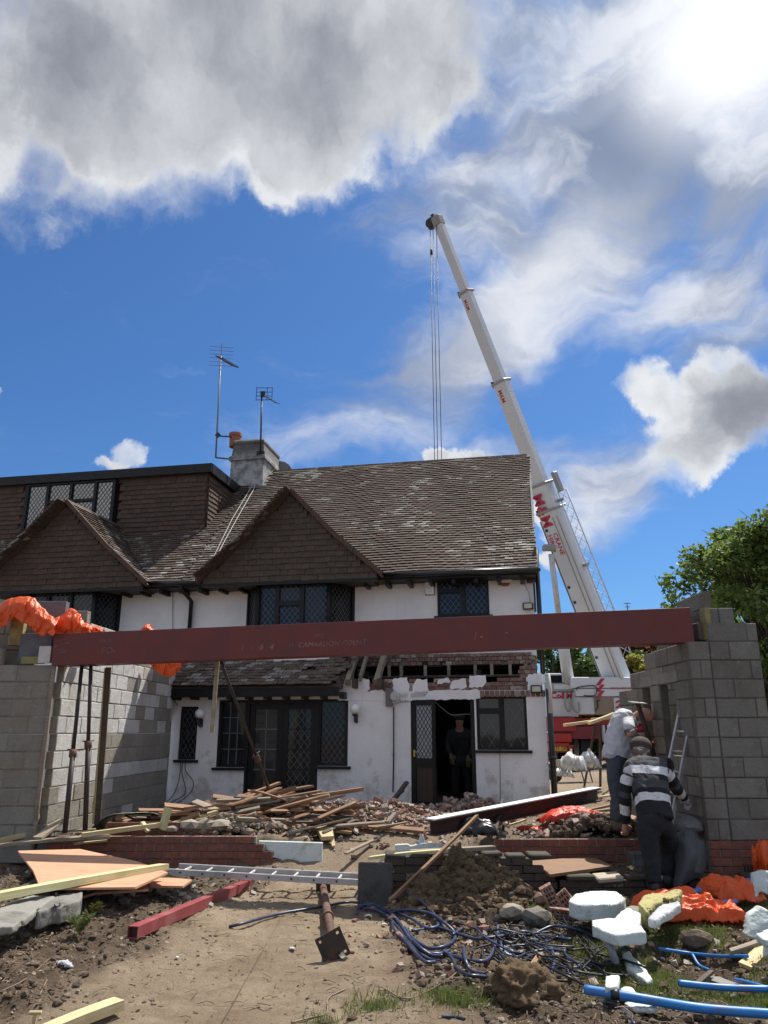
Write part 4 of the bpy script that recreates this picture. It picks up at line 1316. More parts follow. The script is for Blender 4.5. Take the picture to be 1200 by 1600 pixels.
# ---- aerials and dish on the roof
def aerial(px, base_py, top_py, y, label, kind):
    b0 = HM @ hp(px[0], base_py, y); t0 = HM @ hp(px[1], top_py, y)
    e = empty('tv_aerial', b0, label, 'aerial', 'roof aerials')
    t = t0 - b0
    MB().tube([(0, 0, 0), t], .022, 8).build('mast', 'lead_flash' if kind else 'steel_dark', e)
    if kind:
        MB().bar((0, 0, -.0), (.35, .12, .0), .03, .03).build('bracket', 'steel_dark', e); MB().bar((0, 0, .6), (.35, .12, .62), .03, .03).build('bracket', 'steel_dark', e); MB().bar((-.02, 0, .58), (.06, 0, .66), .1, .08).build('clamp', 'steel_dark', e)
        m = MB(); d = Vector((.75, -.75, -.75)); d.normalize()
        L = 1.05; s0 = t + Vector((-.08, .08, .02))
        m.bar(s0, s0 + d * L, .025, .025)
        m.build('boom', 'steel_dark', e)
        for i in range(12):
            c = s0 + d * (L * (i + .5) / 12)
            side = Vector((.8, .6, 0)) * .11
            MB().bar(c - side, c + side, .014, .03).build('element', 'steel_dark', e)
        m = MB(); c = t + Vector((0, 0, 0))
        for i in range(6): m.bar(c + Vector((-.31, 0, .28 - i * .11)), c + Vector((.31, .1, .29 - i * .11)), .008, .008)
        m.bar(c + Vector((0, 0.05, .4)), c + Vector((0, .05, -.35)), .015, .015)
        m.build('reflector', 'lead', e)
    else:
        m = MB(); c = t
        for sx in (-.14, .14, .27):
            m.bar(c + Vector((sx, 0, -.18)), c + Vector((sx, 0, .2)), .014, .014)
        for sz in (-.16, -.05, .06, .18): m.bar(c + Vector((-.14, 0, sz)), c + Vector((.27, 0, sz)), .012, .012)
        m.build('reflector', 'steel_dark', e)
        m = MB(); d = Vector((.62, -.55, -.58)).normalized(); m.bar(c, c + d * .75, .016, .016)
        for i in range(6):
            q = c + d * (.75 * (i + 1) / 6); m.bar(q + Vector((-.07, -.05, 0)), q + Vector((.07, .05, 0)), .01, .012)
        m.build('boom', 'steel_dark', e)
        MB().box(c + Vector((.03, 0, 0)), (.12, .08, .14)).build('junction', 'black_plastic', e)
        MB().box((0, .06, .0), (.2, .1, .12)).build('bracket', 'rust_dark', e)
    return e
aerial((337, 345), 715, 556, 4.0, 'tall thin pale roof aerial strapped to the left side of the chimney', 1)
aerial((407, 409), 708, 616, 3.9, 'shorter dark roof aerial on the front corner of the chimney', 0)
p = HM @ hp(437, 742, 5.3)
e = empty('satellite_dish', p, 'blue-grey dish just peeping over the ridge beside the chimney', 'dish')
q = MB(); vs_ = []; 
for r_i in range(5):
    for k_ in range(16):
        rr = .09 * r_i; an = 2 * PI * k_ / 16
        vs_.append((rr * math.cos(an) * 1.0, -.05 - (rr ** 2) * .5, rr * math.sin(an)))
q.add(vs_, [(i * 16 + k, i * 16 + (k + 1) % 16, (i + 1) * 16 + (k + 1) % 16, (i + 1) * 16 + k) for i in range(4) for k in range(16)], sm=True)
q.build('reflector', 'lead_flash', e)
MB().tube([(0, 0, -.55), (0, 0, 0), (0, -.05, .0)], .02, 6).build('mast', 'steel_dark', e)
# ================================================================== BLOCK WALLS
def joined_box(size, matname, ch=.007):
    o = MB().box((0, 0, 0), size).build('piece', matname, bevel=ch); me = o.data; bpy.data.objects.remove(o); return me
BL = (.425, .10, .199)
block_me = {k: joined_box(BL, k) for k in ('block', 'block_pale', 'block_dark', 'block_shade')}
def block_face(par, M, length, z0, n, ch=.209, holes=(), top=None, off0=0., matf=None, bl=.435, thick=.10, rev=False):
    """one leaf of blockwork: X along, Z up, Y into the wall"""
    core = MB()
    for r in range(n):
        z = z0 + r * ch
        s = -bl * (.5 if (r % 2) else 0) + off0 - bl
        while s < length:
            a = max(s, 0); b = min(s + bl, length); s += bl
            if b - a < .035: continue
            segs = [(a, b)]
            for h in holes:
                if h[2] < z + ch * .5 < h[3]:
                    ns = []
                    for (p, q) in segs:
                        if h[1] <= p or h[0] >= q: ns.append((p, q)); continue
                        if p < h[0]: ns.append((p, h[0]))
                        if q > h[1]: ns.append((h[1], q))
                    segs = ns
            for (p, q) in segs:
                if q - p < .05: continue
                if top and z + ch * .6 > top((p + q) / 2): continue
                mt = matf(p, z) if matf else 'block'
                m = inst(block_me[mt], 'block', par, M=M @ Matrix.Translation(((p + q) / 2 + random.uniform(-.003, .003), thick / 2 + random.uniform(-.006, .004), z + ch / 2 + random.uniform(-.003, .003))) @ Euler((random.uniform(-.008, .008), random.uniform(-.008, .008), random.uniform(-.008, .008))).to_matrix().to_4x4() @ Matrix.Diagonal(((q - p - .011) / BL[0], thick / .10, (ch - .011) / BL[2], 1)))
                core.span((p, .008, z), (q, thick - .008, z + ch - .004), M=M)
    o = core.build('mortar_bed', 'mortar' if par is lw else 'mortar_shade', par)
    return o
def FM(p, ax):
    ax = Vector(ax).normalized(); inn = Vector((0, 0, 1)).cross(ax)
    return Matrix(((ax.x, inn.x, 0, p[0]), (ax.y, inn.y, 0, p[1]), (0, 0, 1, p[2] if len(p) > 2 else 0), (0, 0, 0, 1)))

lw = empty('block_wall', (0, 0, 0), 'grey blockwork extension wall on the left carrying the red beam, inner side sunlit', 'wall')
LX = -4.16
# side leaf: faces right; runs from the house back to the front corner
P_far = Vector((-3.93, 14.38, 0)); P_near = Vector((LX, 9.905, 0))
dv = (P_near - P_far)
# X from near to far so that inward is -X : use ax = towards camera reversed
Ms = FM(P_far, dv)          # X axis runs towards the camera, inward = Z x X
L_s = dv.length
def lw_mat(s, z):  # paler blocks fill the sunlit stretch, partly sunlight put into colour
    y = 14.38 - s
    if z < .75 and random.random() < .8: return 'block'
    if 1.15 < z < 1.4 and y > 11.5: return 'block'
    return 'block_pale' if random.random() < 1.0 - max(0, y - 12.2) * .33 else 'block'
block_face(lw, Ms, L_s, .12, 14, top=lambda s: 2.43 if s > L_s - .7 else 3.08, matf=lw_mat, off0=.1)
# front leaf
Mf = FM((-6.1, 9.80, 0), (1, 0, 0))
block_face(lw, Mf, 6.1 + LX, .12, 13, ch=.2085, top=lambda s: 2.43 if s > 1.26 else 2.66 if s > 1.1 else 3.0, matf=lambda s, z: 'block', off0=.2, thick=.10)
block_face(lw, FM((-6.1, 10.10, 0), (1, 0, 0)), 1.6, .12, 14, ch=.2085, top=lambda s: 3.04, off0=.05)
# padstone and blocks under and behind the beam end
a = at_y(34, 990, 9.86); b = at_y(79, 1034, 9.86)
MB().span((a.x, 9.84, b.z + .01), (b.x - .01, 9.99, a.z)).build('padstone', 'block_dark', lw, bevel=.004)
a = at_y(52, 940, 10.2); b = at_y(100, 988, 10.2)
MB().span((a.x, 10.16, b.z), (b.x, 10.28, a.z)).build('padstone', 'block_dark', lw, bevel=.004)
a = at_y(100, 955, 10.6); b = at_y(136, 985, 10.6)
MB().span((a.x, 10.55, b.z - .2), (b.x, 10.68, a.z)).build('block', 'block', lw, bevel=.004)
a = at_y(20, 955, 9.9); b = at_y(34, 1008, 9.9)
MB().span((a.x, 9.88, b.z), (b.x, 9.97, a.z)).build('insulation_batt', 'wool', lw)
a = at_y(34, 1026, 9.79); b = at_y(68, 1037, 9.79)
MB().span((a.x, 9.78, b.z), (b.x, 9.83, a.z)).build('insulation_batt', 'wool', lw)
a = at_y(64, 1010, 9.8); b = at_y(79, 1038, 9.8)
MB().span((a.x, 9.76, 2.435), (b.x, 9.82, a.z)).build('packing_slate', 'white_old', lw)
# pale closer down the corner
MB().bar((LX + .022, 9.79, .42), (LX + .022, 9.79, 2.42), .045, .03, up=(0, 1, 0)).build('cavity_closer', 'timber_grey', lw)

rw = empty('block_wall', (0, 0, 0), 'taller grey blockwork pier and side wall on the right with raking stepped top', 'wall')
RX, RY = 3.43, 8.75
block_face(rw, FM((RX, RY, 0), (1, 0, 0)), .24, .50, 11, top=lambda s: 2.62, off0=.12, matf=lambda s, z: 'block_shade', bl=.24)
block_face(rw, FM((RX + .245, RY, 0), (1, 0, 0)), .56, .50, 12, top=lambda s: 2.62 if s < .08 else 2.84, off0=.0, bl=.44, matf=lambda s, z: 'block_shade')
block_face(rw, FM((RX + .33, RY + .28, 0), (1, 0, 0)), .36, 2.60, 3, top=lambda s: 3.1, bl=.36, matf=lambda s, z: 'block_shade')
# side leaf facing left: X runs away from the camera?  inward must be +X
Mr = FM((RX, 11.5, 0), (0, -1, 0))
def inwardfix(M):   # mirror so Y points to +X
    return M
hole1 = (11.5 - 9.79, 11.5 - 9.28, 1.33, 2.17); hole2 = (11.5 - 10.47, 11.5 - 10.17, .5, 2.17)
Mr2 = Matrix(((0, 1, 0, RX), (-1, 0, 0, 11.5), (0, 0, 1, 0), (0, 0, 0, 1)))
def rtop(s):
    y = 11.5 - s
    return 2.62 if y < 10.25 else 2.41 if y < 11.05 else 2.2
block_face(rw, Mr2, 11.5 - RY - .105, .50, 10, holes=(hole1, hole2), top=rtop, matf=lambda s, z: 'block' if random.random() < .3 else 'block_shade', off0=.13)
for h in (hole1, hole2):
    MB().span((RX - .012, 11.5 - h[1] - .12, h[3]), (RX + .10, 11.5 - h[0] + .12, h[3] + .13)).build('lintel', 'slab', rw, bevel=.004)
    MB().span((RX + .10, 11.5 - h[1] - .02, h[2] - .03), (RX + .16, 11.5 - h[0] + .02, h[2])).build('sill_board', 'timber_grey', rw)
# upper leaf courses seen behind the beam end
Mu = Matrix(((0, 1, 0, RX + .20), (-1, 0, 0, 10.3), (0, 0, 1, 0), (0, 0, 0, 1)))
block_face(rw, Mu, 1.42, 2.62, 3, top=lambda s: 3.15 if s > .35 and s < 1.25 else 2.85, matf=lambda s, z: 'block_dark' if s > .6 and z > 2.8 else 'block_shade')
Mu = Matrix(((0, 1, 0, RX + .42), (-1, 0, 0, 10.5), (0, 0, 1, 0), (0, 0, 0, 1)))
block_face(rw, Mu, 1.3, 2.62, 4, top=lambda s: 3.3 if s > .5 else 3.05, matf=lambda s, z: 'block_shade')
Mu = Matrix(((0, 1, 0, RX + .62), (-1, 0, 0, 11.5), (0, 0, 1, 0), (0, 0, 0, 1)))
block_face(rw, Mu, 2.6, .5, 11, top=lambda s: 2.7, matf=lambda s, z: 'block_shade')
MB().span((RX + .245, RY + .02, 2.62), (RX + .30, RY + .16, 2.98)).build('insulation_batt', 'wool', rw)
# brick base courses of the right wall
brk = Surf('brick', 'red_brick', (.205, .10, .071), 300, ch=.003)
def brick_run(par, p, ax, length, z0, n, ends=None, ch=.083, skip=None, yo=0):
    M = FM(p, ax)
    core = MB()
    for r in range(n):
        s = -(r % 2) * .1075; e = ends(r) if ends else length
        while s < e:
            a = max(s, 0); b = min(s + .215, e); s += .215
            if b - a < .04: continue
            if skip and skip((a + b) / 2, r): continue
            brk.add(par, M @ Matrix.Translation(((a + b) / 2, .05 + random.uniform(-.004, .004), z0 + r * ch + ch / 2)), Matrix(), ((b - a - .010) / .205, 1, 1))
        core.span((0, .009, z0 + r * ch), (e - .01, .095, z0 + (r + 1) * ch - .006), M=M)
    core.build('mortar_bed', 'mortar', par)
brick_run(rw, (RX, RY - .012, 0), (1, 0, 0), .74, .17 - .083, 5, ends=lambda r: .82)
ab = MB().span((RX + .33, RY - .022, .20), (RX + .56, RY - .008, .27)).build('air_brick', 'rust_dark', rw)
for i in range(6): MB().span((RX + .345 + i * .036, RY - .028, .205), (RX + .355 + i * .036, RY - .018, .265)).build('bar', 'red_brick', ab)
def low_wall(label): return empty('brick_wall', (0, 0, 0), label, 'wall')
bw = low_wall('low new red brick footing wall on the left, stepped down towards the pale insulation board')
x0 = at_y(70, 1330, 9.85).x; x1 = at_y(401, 1315, 9.85).x; x2 = at_y(440, 1350, 9.85).x
brick_run(bw, (x0, 9.85, 0), (1, 0, 0), x1 - x0, .08, 4, ends=lambda r: (x2 - x0) - (x2 - x1) * r / 3)
brick_run(bw, (at_y(165, 1310, 10.15).x, 10.15, 0), (1, 0, 0), at_y(332, 1300, 10.15).x - at_y(165, 1300, 10.15).x, .12, 5)
bw2 = low_wall('low new red brick footing wall behind the two bending men on the right')
xr0 = at_y(773, 1330, 9.6).x
brick_run(bw2, (xr0, 9.6, 0), (1, 0, 0), RX - xr0 + .1, .08, 4)
brk.flush()
# old mossy garden wall
mossy = Surf('brick', 'mossy_brick', (.205, .10, .066), 300, ch=.004)
def old_run(par, x0, x1, y, z0, n, tilt=.0, topf=None):
    core = MB()
    for r in range(n):
        s = x0 - (r % 2) * .11
        while s < x1:
            a = max(s, x0); b = min(s + .22, x1); s += .22
            if b - a < .05 or (topf and z0 + (r + .6) * .074 > topf((a + b) / 2)): continue
            mossy.add(par, Matrix.Translation(((a + b) / 2, y + .05 + random.uniform(-.014, .014), z0 + r * .074 + .037)) @ Euler((random.uniform(-.04, .04), random.uniform(-.03, .03), random.uniform(-.04, .04))).to_matrix().to_4x4(), Matrix(), ((b - a - .008) / .205, 1, 1))
        core.span((x0 + .02, y + .014, z0 + r * .074), (x1 - .05 - (.3 if topf and r > 2 else 0), y + .1, z0 + (r + .8) * .074))
    core.build('mortar_bed', 'mossy_brick', par)
ow = low_wall('old dark mossy brick retaining wall behind the earth heap')
old_run(ow, .0, 1.78, 8.62, -.02, 5, topf=lambda s: .36 if s < 1.6 else .22)
for i in range(7):
    x = .0 + i * .25
    MB().box((x + .12, 8.72 + random.uniform(-.03, .03), .372 + random.uniform(-.02, .012)), (random.uniform(.17, .25), .22, .045), rot=(random.uniform(-.08, .08), random.uniform(-.08, .08), random.uniform(-.15, .15))).build('coping_slab', 'mossy_brick', ow, bevel=.012)
ow2 = low_wall('low crumbling mossy stone edging running right below the timber board')
old_run(ow2, 1.80, 4.9, 8.62, -.08, 3)
for i in range(10):
    x = 1.9 + i * .30
    MB().box((x + .12, 8.70, .165 + random.uniform(-.012, .012)), (random.uniform(.2, .3), .22, .05), rot=(random.uniform(-.08, .08), random.uniform(-.08, .08), random.uniform(-.12, .12))).build('coping_slab', 'cream_stone' if i in (1, 3) else 'mossy_brick', ow2, bevel=.012)
mossy.flush()

# ================================================================== THE RED BEAM
pl = at_y(80, 1040, 9.74); pr = at_y(1085, 1003, 8.80)
bm_up = Vector((0, 0, 1)); dB = (pr - pl); LB = dB.length; dB.normalize()
e = empty('steel_beam', pl, 'long dark red steel beam spanning between the two blockwork walls', 'beam')
inn = Vector((0, 0, 1)).cross(dB).normalized(); upB = dB.cross(inn).normalized()
MBm = Matrix(((dB.x, inn.x, upB.x, pl.x), (dB.y, inn.y, upB.y, pl.y), (dB.z, inn.z, upB.z, pl.z), (0, 0, 0, 1)))
e.matrix_world = MBm
HBm = .395
prof = [(0, 0), (0, HBm), (.13, HBm), (.13, HBm - .018), (.014, HBm - .018), (.014, .018), (.13, .018), (.13, 0)]
MB().prism([(0, y, z) for y, z in prof], (LB, 0, 0)).build('channel', 'red_oxide', e, recalc=True, bevel=.002)
prof2 = [(.262 - y, z) for y, z in prof]
MB().prism([(0, y, z) for y, z in prof2], (LB, 0, 0)).build('channel', 'red_oxide', e, recalc=True, bevel=.002)
def text(parent, body, M, size, matname, name='lettering', ext=.0012, bold=0, space=1.0, shear=0, align='LEFT'):
    c = bpy.data.curves.new(name, 'FONT'); c.body = body; c.size = size; c.extrude = ext
    c.offset = bold; c.space_character = space; c.shear = shear; c.align_x = align; c.resolution_u = 2
    c.materials.append(MATS[matname])
    tmp = bpy.data.objects.new(name, c); COL.objects.link(tmp)
    dg = bpy.context.evaluated_depsgraph_get(); me = bpy.data.meshes.new_from_object(tmp.evaluated_get(dg))
    bpy.data.objects.remove(tmp)
    o = bpy.data.objects.new(name, me); COL.objects.link(o); o.parent = parent; o.matrix_basis = M
    return o
def face_text(x, z, rot=0):   # text lying on the front of the beam: X along, up = Z, facing -Y
    return Matrix.Translation((x, -.0012, z)) @ Matrix.Rotation(R(90), 4, 'X') @ Matrix.Rotation(rot, 4, 'Z')
text(e, 'I - 6.4', face_text(2.43, .10, -.01), .105, 'chalk', shear=.3, space=1.5)
text(e, 'M  CAMARDON COURT', face_text(3.02, .105, .01), .085, 'chalk', shear=.2, space=1.05)
text(e, 'PFC', face_text(3.35, .215), .065, 'chalk', shear=.2)
text(e, '430x100', face_text(.60, .265), .05, 'chalk', shear=.2)
text(e, 'FO-', face_text(.64, .12), .12, 'chalk', shear=.1)
text(e, 'I - ', face_text(5.25, .12), .13, 'chalk', shear=.2)
text(e, '-', face_text(5.62, .16), .12, 'chalk')
for i, (x, z, l) in enumerate(((.03, .30, .12), (.03, .24, .17), (.05, .19, .10), (.06, .15, .13))):
    mk = MB()
    q = x
    while q < x + l:
        mk.box((q, -.0008, z + random.uniform(-.006, .006) + (q - x) * .2), (random.uniform(.012, .03), .0015, random.uniform(.004, .010))); q += .028
    mk.build('chalk_mark', 'chalk', e)['kind'] = 'stuff'
# steel stub under the left end marks the bearing
# ================================================================== PROPS AND HANGING TIMBERS
def beam_under(px):
    """point under the beam at a picture column"""
    t = 0
    lo, hi = 0., LB
    for _ in range(40):
        m = (lo + hi) / 2; p = MBm @ Vector((m, .13, 0))
        d = p.y * math.cos(PITCH) + (p.z - CZ) * math.sin(PITCH)
        if 600 + FPX * p.x / d < px: lo = m
        else: hi = m
    return MBm @ Vector((lo, .13, -.003))
def prop(a, b, label, matn='prop_steel', r=.030, collar=.45, plate=True, name='steel_prop'):
    a = Vector(a); b = Vector(b); d = (b - a)
    e = empty(name, a, label, 'prop', 'steel props')
    MB().tube([(0, 0, 0), d * (collar + .02)], r, 12).build('outer_tube', matn, e)
    MB().tube([d * collar, d], r * .76, 12).build('inner_tube', matn, e)
    MB().tube([d * (collar - .015), d * (collar + .03)], r * 1.5, 10).build('collar', 'rust', e)
    c = d * (collar + .03)
    s = d.normalized().orthogonal().normalized()
    MB().tube([c - s * .07, c + s * .07], .008, 6).build('pin', 'rust', e)
    if plate:
        MB().box((0, 0, .004), (.14, .14, .008)).build('foot_plate', matn, e)
        MB().box(d + Vector((0, 0, -.002)), (.13, .13, .008)).build('head_plate', matn, e)
    return e
b1 = beam_under(128); b2 = beam_under(142)
prop(at_z(101, 1303, .47), b1, 'rusty steel prop under the left end of the beam, leaning slightly')
prop(at_z(133, 1298, .47), b2, 'upright rusty steel prop beside the greenish post, right of the leaning one', collar=.5)
a_ = beam_under(148); f_ = at_z(122, 1262, .6)
tag(MB().bar(a_ + Vector((.02, .35, 0)), Vector((a_.x - .10, 10.6, .48)), .035, .07).build('timber_post', 'timber_green'), 'greenish treated timber upright standing behind the two left props', 'timber')
tag(MB().bar(a_ + Vector((.07, .30, .0)), Vector((a_.x + .0, 10.45, .48)), .07, .05).build('timber_post', 'timber_dark'), 'dark timber upright between the left props and the sunlit blocks', 'timber')
t_ = beam_under(345)
prop(Vector((at_y(429, 1240, 11.7).x, 11.7, .62)), t_ + Vector((0, .03, -.02)), 'long black steel prop slanting from the beam down to the plank pile', 'black_plastic', .026, plate=False, collar=.35)
t_ = beam_under(334)
tag(MB().bar(MBm @ Vector(((MBm.inverted() @ t_).x, .30, .2)), at_y(331, 1145, t_.y + .16), .05, .028, up=(0, 1, 0)).build('batten', 'timber_grey'), 'pale batten hanging behind the beam beside the slanting black prop', 'timber')

# ================================================================== CRANE
CR = empty('mobile_crane', at_y(930, 1215, 30), 'white and red mobile crane with raised telescopic boom standing beyond the house', 'crane')
cinv = Matrix.Translation(-CR.location)
def cpart(mb, name, m, par=None, M=None, **k):
    o = mb.build(name, m, par or CR, **k)
    o.matrix_basis = cinv @ (M if M is not None else Matrix()) if par is None else (M if M is not None else Matrix())
    return o
piv = at_y(971, 1075, 29.6); tip = at_y(683, 342, 26)
dA = (tip - piv).normalized(); LA = (tip - piv).length
view = ((piv + tip) / 2 - CAMP).normalized()
nf = (-view + dA * dA.dot(view)).normalized()          # face towards the camera
wv = dA.cross(nf).normalized()
if wv.x < 0: wv = -wv
rotc = math.radians(-30)
nf2 = (nf * math.cos(rotc) + wv * math.sin(rotc)); wv2 = (wv * math.cos(rotc) - nf * math.sin(rotc))
MA = Matrix(((dA.x, wv2.x, nf2.x, piv.x), (dA.y, wv2.y, nf2.y, piv.y), (dA.z, wv2.z, nf2.z, piv.z), (0, 0, 0, 1)))
def at_len(py):
    lo, hi = 0., LA
    for _ in range(40):
        m = (lo + hi) / 2; p = piv + dA * m
        d = p.y * math.cos(PITCH) + (p.z - CZ) * math.sin(PITCH); v = (p.z - CZ) * math.cos(PITCH) - p.y * math.sin(PITCH)
        if 800 - FPX * v / d > py: lo = m
        else: hi = m
    return lo
l_base, l1, l2, l3 = at_len(796), at_len(757), at_len(597), at_len(457)
boomM = MA
def section(x0, x1, w, dpt, name='boom_section', m='crane_white'):
    # chamfered box with rounded keel
    pr_ = [(-w / 2, dpt * .42), (-w / 2 + .06 * w, dpt / 2), (w / 2 - .06 * w, dpt / 2), (w / 2, dpt * .42), (w / 2, -dpt * .30), (w * .3, -dpt / 2), (-w * .3, -dpt / 2), (-w / 2, -dpt * .30)]
    return cpart(MB().prism([(x0, a, b) for a, b in pr_], (x1 - x0, 0, 0)), name, m, M=boomM, recalc=True)
s0 = section(-.75, l_base, .86, .78); s1 = section(l_base - .2, l1, .72, .66)
s2 = section(l1 - .2, l2, .55, .50); s3 = section(l2 - .2, l3, .44, .41); s4 = section(l3 - .2, LA - .3, .34, .33)
for (x, w, d_) in ((l_base, .94, .86), (l1, .80, .73), (l2, .63, .58), (l3, .52, .49)):
    cpart(MB().box((x, 0, 0), (.10, w, d_)), 'boom_collar', 'crane_grey', M=boomM, bevel=.02)
    cpart(MB().box((x + .02, -w * .5, -.05), (.26, .05, d_ * .8)), 'boom_collar', 'steel_dark', M=boomM)
# ribs and edge flange down the boom's left side
cpart(MB().span((-.2, -.445, .33), (l_base - .3, -.43, .40)), 'edge_rail', 'crane_grey', M=boomM)
cpart(MB().span((-.2, .13, .388), (l_base - .3, .17, .405)).span((-.2, .32, .384), (l_base - .3, .36, .405)), 'edge_rail', 'crane_grey', M=boomM)
for x in (1.4, 3.6, 4.2, 5.7, 6.5): cpart(MB().tube([(x, -.29, .38), (x, -.29, .415)], .06, 8), 'bolt', 'steel_dark', M=boomM)
# head with sheaves
cpart(MB().box((LA - .1, .0, .0), (.42, .37, .37)), 'boom_head', 'crane_grey', M=boomM, bevel=.04)
cpart(MB().box((LA - .0, -.33, -.02), (.43, .32, .25)), 'boom_head', 'steel_dark', M=boomM, bevel=.04)
for i in range(3): cpart(MB().tube([(LA + .02, -.40 + .05, -.12 + i * .1), (LA + .02, -.40 + .05, -.08 + i * .1)], .17, 14), 'sheave', 'steel_dark', M=boomM)
cpart(MB().box((LA + .20, -.1, .05), (.10, .12, .12)).bar((LA - .1, -.2, 0), (LA + .15, -.5, 0), .04, .04), 'head_fitting', 'steel_dark', M=boomM)
# hoist ropes hanging plumb
for dxp in (672, 676.5, 682):
    t0 = at_y(dxp, 352, 25.95)
    cpart(MB().tube([t0, (t0.x, t0.y, 3.0)], .013, 5), 'hoist_rope', 'steel_dark')
hk = at_y(674, 390, 25.95)
cpart(MB().tube([hk, hk - Vector((0, 0, .22))], .05, 8), 'limit_weight', 'steel_dark')
hk2 = at_y(677, 352, 25.95)
cpart(MB().box((hk2.x, hk2.y, 3.1), (.3, .25, .6)).tube([(hk2.x, hk2.y, 2.8), (hk2.x, hk2.y, 2.5)], .06, 8), 'hook_block', 'crane_red')
# lettering down the boom
def down_text(body, x, yw, size, z, **k):
    ex = -dA; ey = wv2; ez = ex.cross(ey)
    p = boomM @ Vector((x, yw, z))
    M = Matrix(((ex.x, ey.x, ez.x, p.x), (ex.y, ey.y, ez.y, p.y), (ex.z, ey.z, ez.z, p.z), (0, 0, 0, 1)))
    o = text(None, body, M, size, 'decal_red', **k); o.parent = CR; o.matrix_basis = cinv @ M
    return o
lt = at_len(768)
down_text('M&M', lt, -.36, .62, .392, bold=.012)
down_text('CRANE', lt - 1.62, -.10, .27, .392, bold=.006)
down_text('HIRE', lt - 1.62, -.34, .25, .392, bold=.006)
down_text('M&M', l2 - .30, -.14, .24, .252, bold=.003); down_text('M&M', l3 - .30, -.12, .20, .207, bold=.002)
# luffing ram, camera box, stowed lattice fly jib
ra = at_y(861, 866, 27.9); rb = at_y(876, 985, 28.9); rc = at_y(889, 1066, 29.4)
cpart(MB().tube([ra, rb], .105, 12), 'luffing_rod', 'alu'); cpart(MB().tube([rb, rc], .21, 14), 'luffing_cylinder', 'crane_white')
ba = at_y(858, 856, 27.9)
cpart(MB().box(ba, (.5, .3, .22)), 'ram_bracket', 'crane_grey', bevel=.04)
jx = .56
jm = MB()
j0 = at_len(1030); j1 = at_len(775)
for (yy, zz) in ((jx, .05), (jx + .38, .05), (jx + .19, -.28)):
    jm.tube([(j0, yy, zz), (j1, yy + (.0), zz)], .022, 6)
nz = 15
for i in range(nz):
    xa = j0 + (j1 - j0) * i / nz; xb = j0 + (j1 - j0) * (i + 1) / nz
    P3 = [(jx, .05), (jx + .38, .05), (jx + .19, -.28)]
    for q in range(3):
        r0, r1 = P3[q], P3[(q + 1) % 3]
        if i % 2: r0, r1 = r1, r0
        jm.tube([(xa, *r0), (xb, *r1)], .012, 5)
cpart(jm, 'fly_jib', 'crane_white', M=boomM)
cpart(MB().box((j1 + .35, jx + .12, 0), (.8, .16, .28)), 'jib_head', 'crane_grey', M=boomM, bevel=.03)
for x in (j0 + 1.2, j0 + 3.6, j1 - .4): cpart(MB().span((x, .42, -.1), (x + .12, jx + .05, .1)), 'jib_bracket', 'crane_grey', M=boomM)
# superstructure
def pb(x0, x1, y0, y1, Y, dep, name, m, par=None, bevel=.02):
    a = at_y(x0, y1, Y); b = at_y(x1, y0, Y)
    c = MB().span((a.x, Y, a.z), (b.x, Y + dep, b.z))
    return cpart(c, name, m, bevel=bevel)
pb(893, 1012, 1058, 1075, 29, 1.4, 'counterweight', 'crane_white')
pb(900, 1010, 1076, 1088, 29.02, 1.5, 'counterweight', 'crane_white')
pb(897, 960, 1089, 1116, 29.1, 1.2, 'superstructure', 'crane_white')
pb(930, 962, 1088, 1117, 29.06, .1, 'deck_panel', 'tan_panel')
pb(961, 978, 1090, 1117, 29, .3, 'deck_panel', 'crane_white')
pb(860, 902, 1082, 1120, 29.2, 1.6, 'cab', 'crane_white')
pb(856, 888, 1052, 1066, 29.3, 1.5, 'cab', 'crane_white')
pb(861, 878, 1055, 1066, 29.27, .05, 'cab_window', 'glass')
pb(862, 898, 1067, 1081, 29.3, 1.3, 'cab', 'crane_grey')
pb(866, 899, 1069, 1077, 29.28, .03, 'louvre', 'crane_white')
for i in range(3):
    a = at_y(934 + i * 0, 1070 + i * 11, 28.98)
    q = [at_y(*p, 28.985) for p in ((931, 1071 + i * 9.5), (937, 1071 + i * 9.5), (945, 1060 + i * 9.5), (939, 1060 + i * 9.5))]
    cpart(MB().prism(q, (0, .012, 0)), 'hazard_stripe', 'decal_red', recalc=True)
for i in range(5):
    q = [at_y(*p, 28.97) for p in ((962 + (i % 2) * 5, 1096 + i * 4.2), (975, 1091 + i * 4.2), (975, 1094 + i * 4.2), (962 + (i % 2) * 5, 1099 + i * 4.2))]
    cpart(MB().prism(q, (0, .012, 0)), 'hazard_stripe', 'decal_red', recalc=True)
def ftext(body, px, py, Y, size, m, **k):
    p = at_y(px, py, Y); M = Matrix.Translation(p) @ Matrix.Rotation(R(90), 4, 'X')
    o = text(None, body, M, size, m, **k); o.parent = CR; o.matrix_basis = cinv @ M
ftext('www.mmcranes.co.uk', 954, 1077, 28.97, .16, 'decal_red')
ftext('Co&M', 861, 1091, 29.17, .30, 'decal_red', bold=.012)
for pts, r in (([(884, 1082), (883, 1100), (887, 1110), (891, 1108), (890, 1092)], .04), ([(896, 1084), (895, 1102), (900, 1112), (905, 1110), (904, 1096)], .04), ([(901, 1079), (903, 1074), (930, 1072), (930, 1086), (912, 1087)], .02), ([(930, 1110), (934, 1105), (933, 1096), (937, 1094)], .03)):
    cpart(MB().tube(catmull([at_y(*p, 28.95) for p in pts]), r, 6), 'hose', 'crane_grey' if r > .03 else 'steel_dark')
cpart(MB().tube([at_y(971, 1054, 29.4), at_y(971, 1047, 29.4)], .10, 10), 'beacon', 'lamp_orange')
cpart(MB().blob(at_y(971, 1046, 29.4), .10, 2, 0, sm=True), 'beacon', 'lamp_orange')
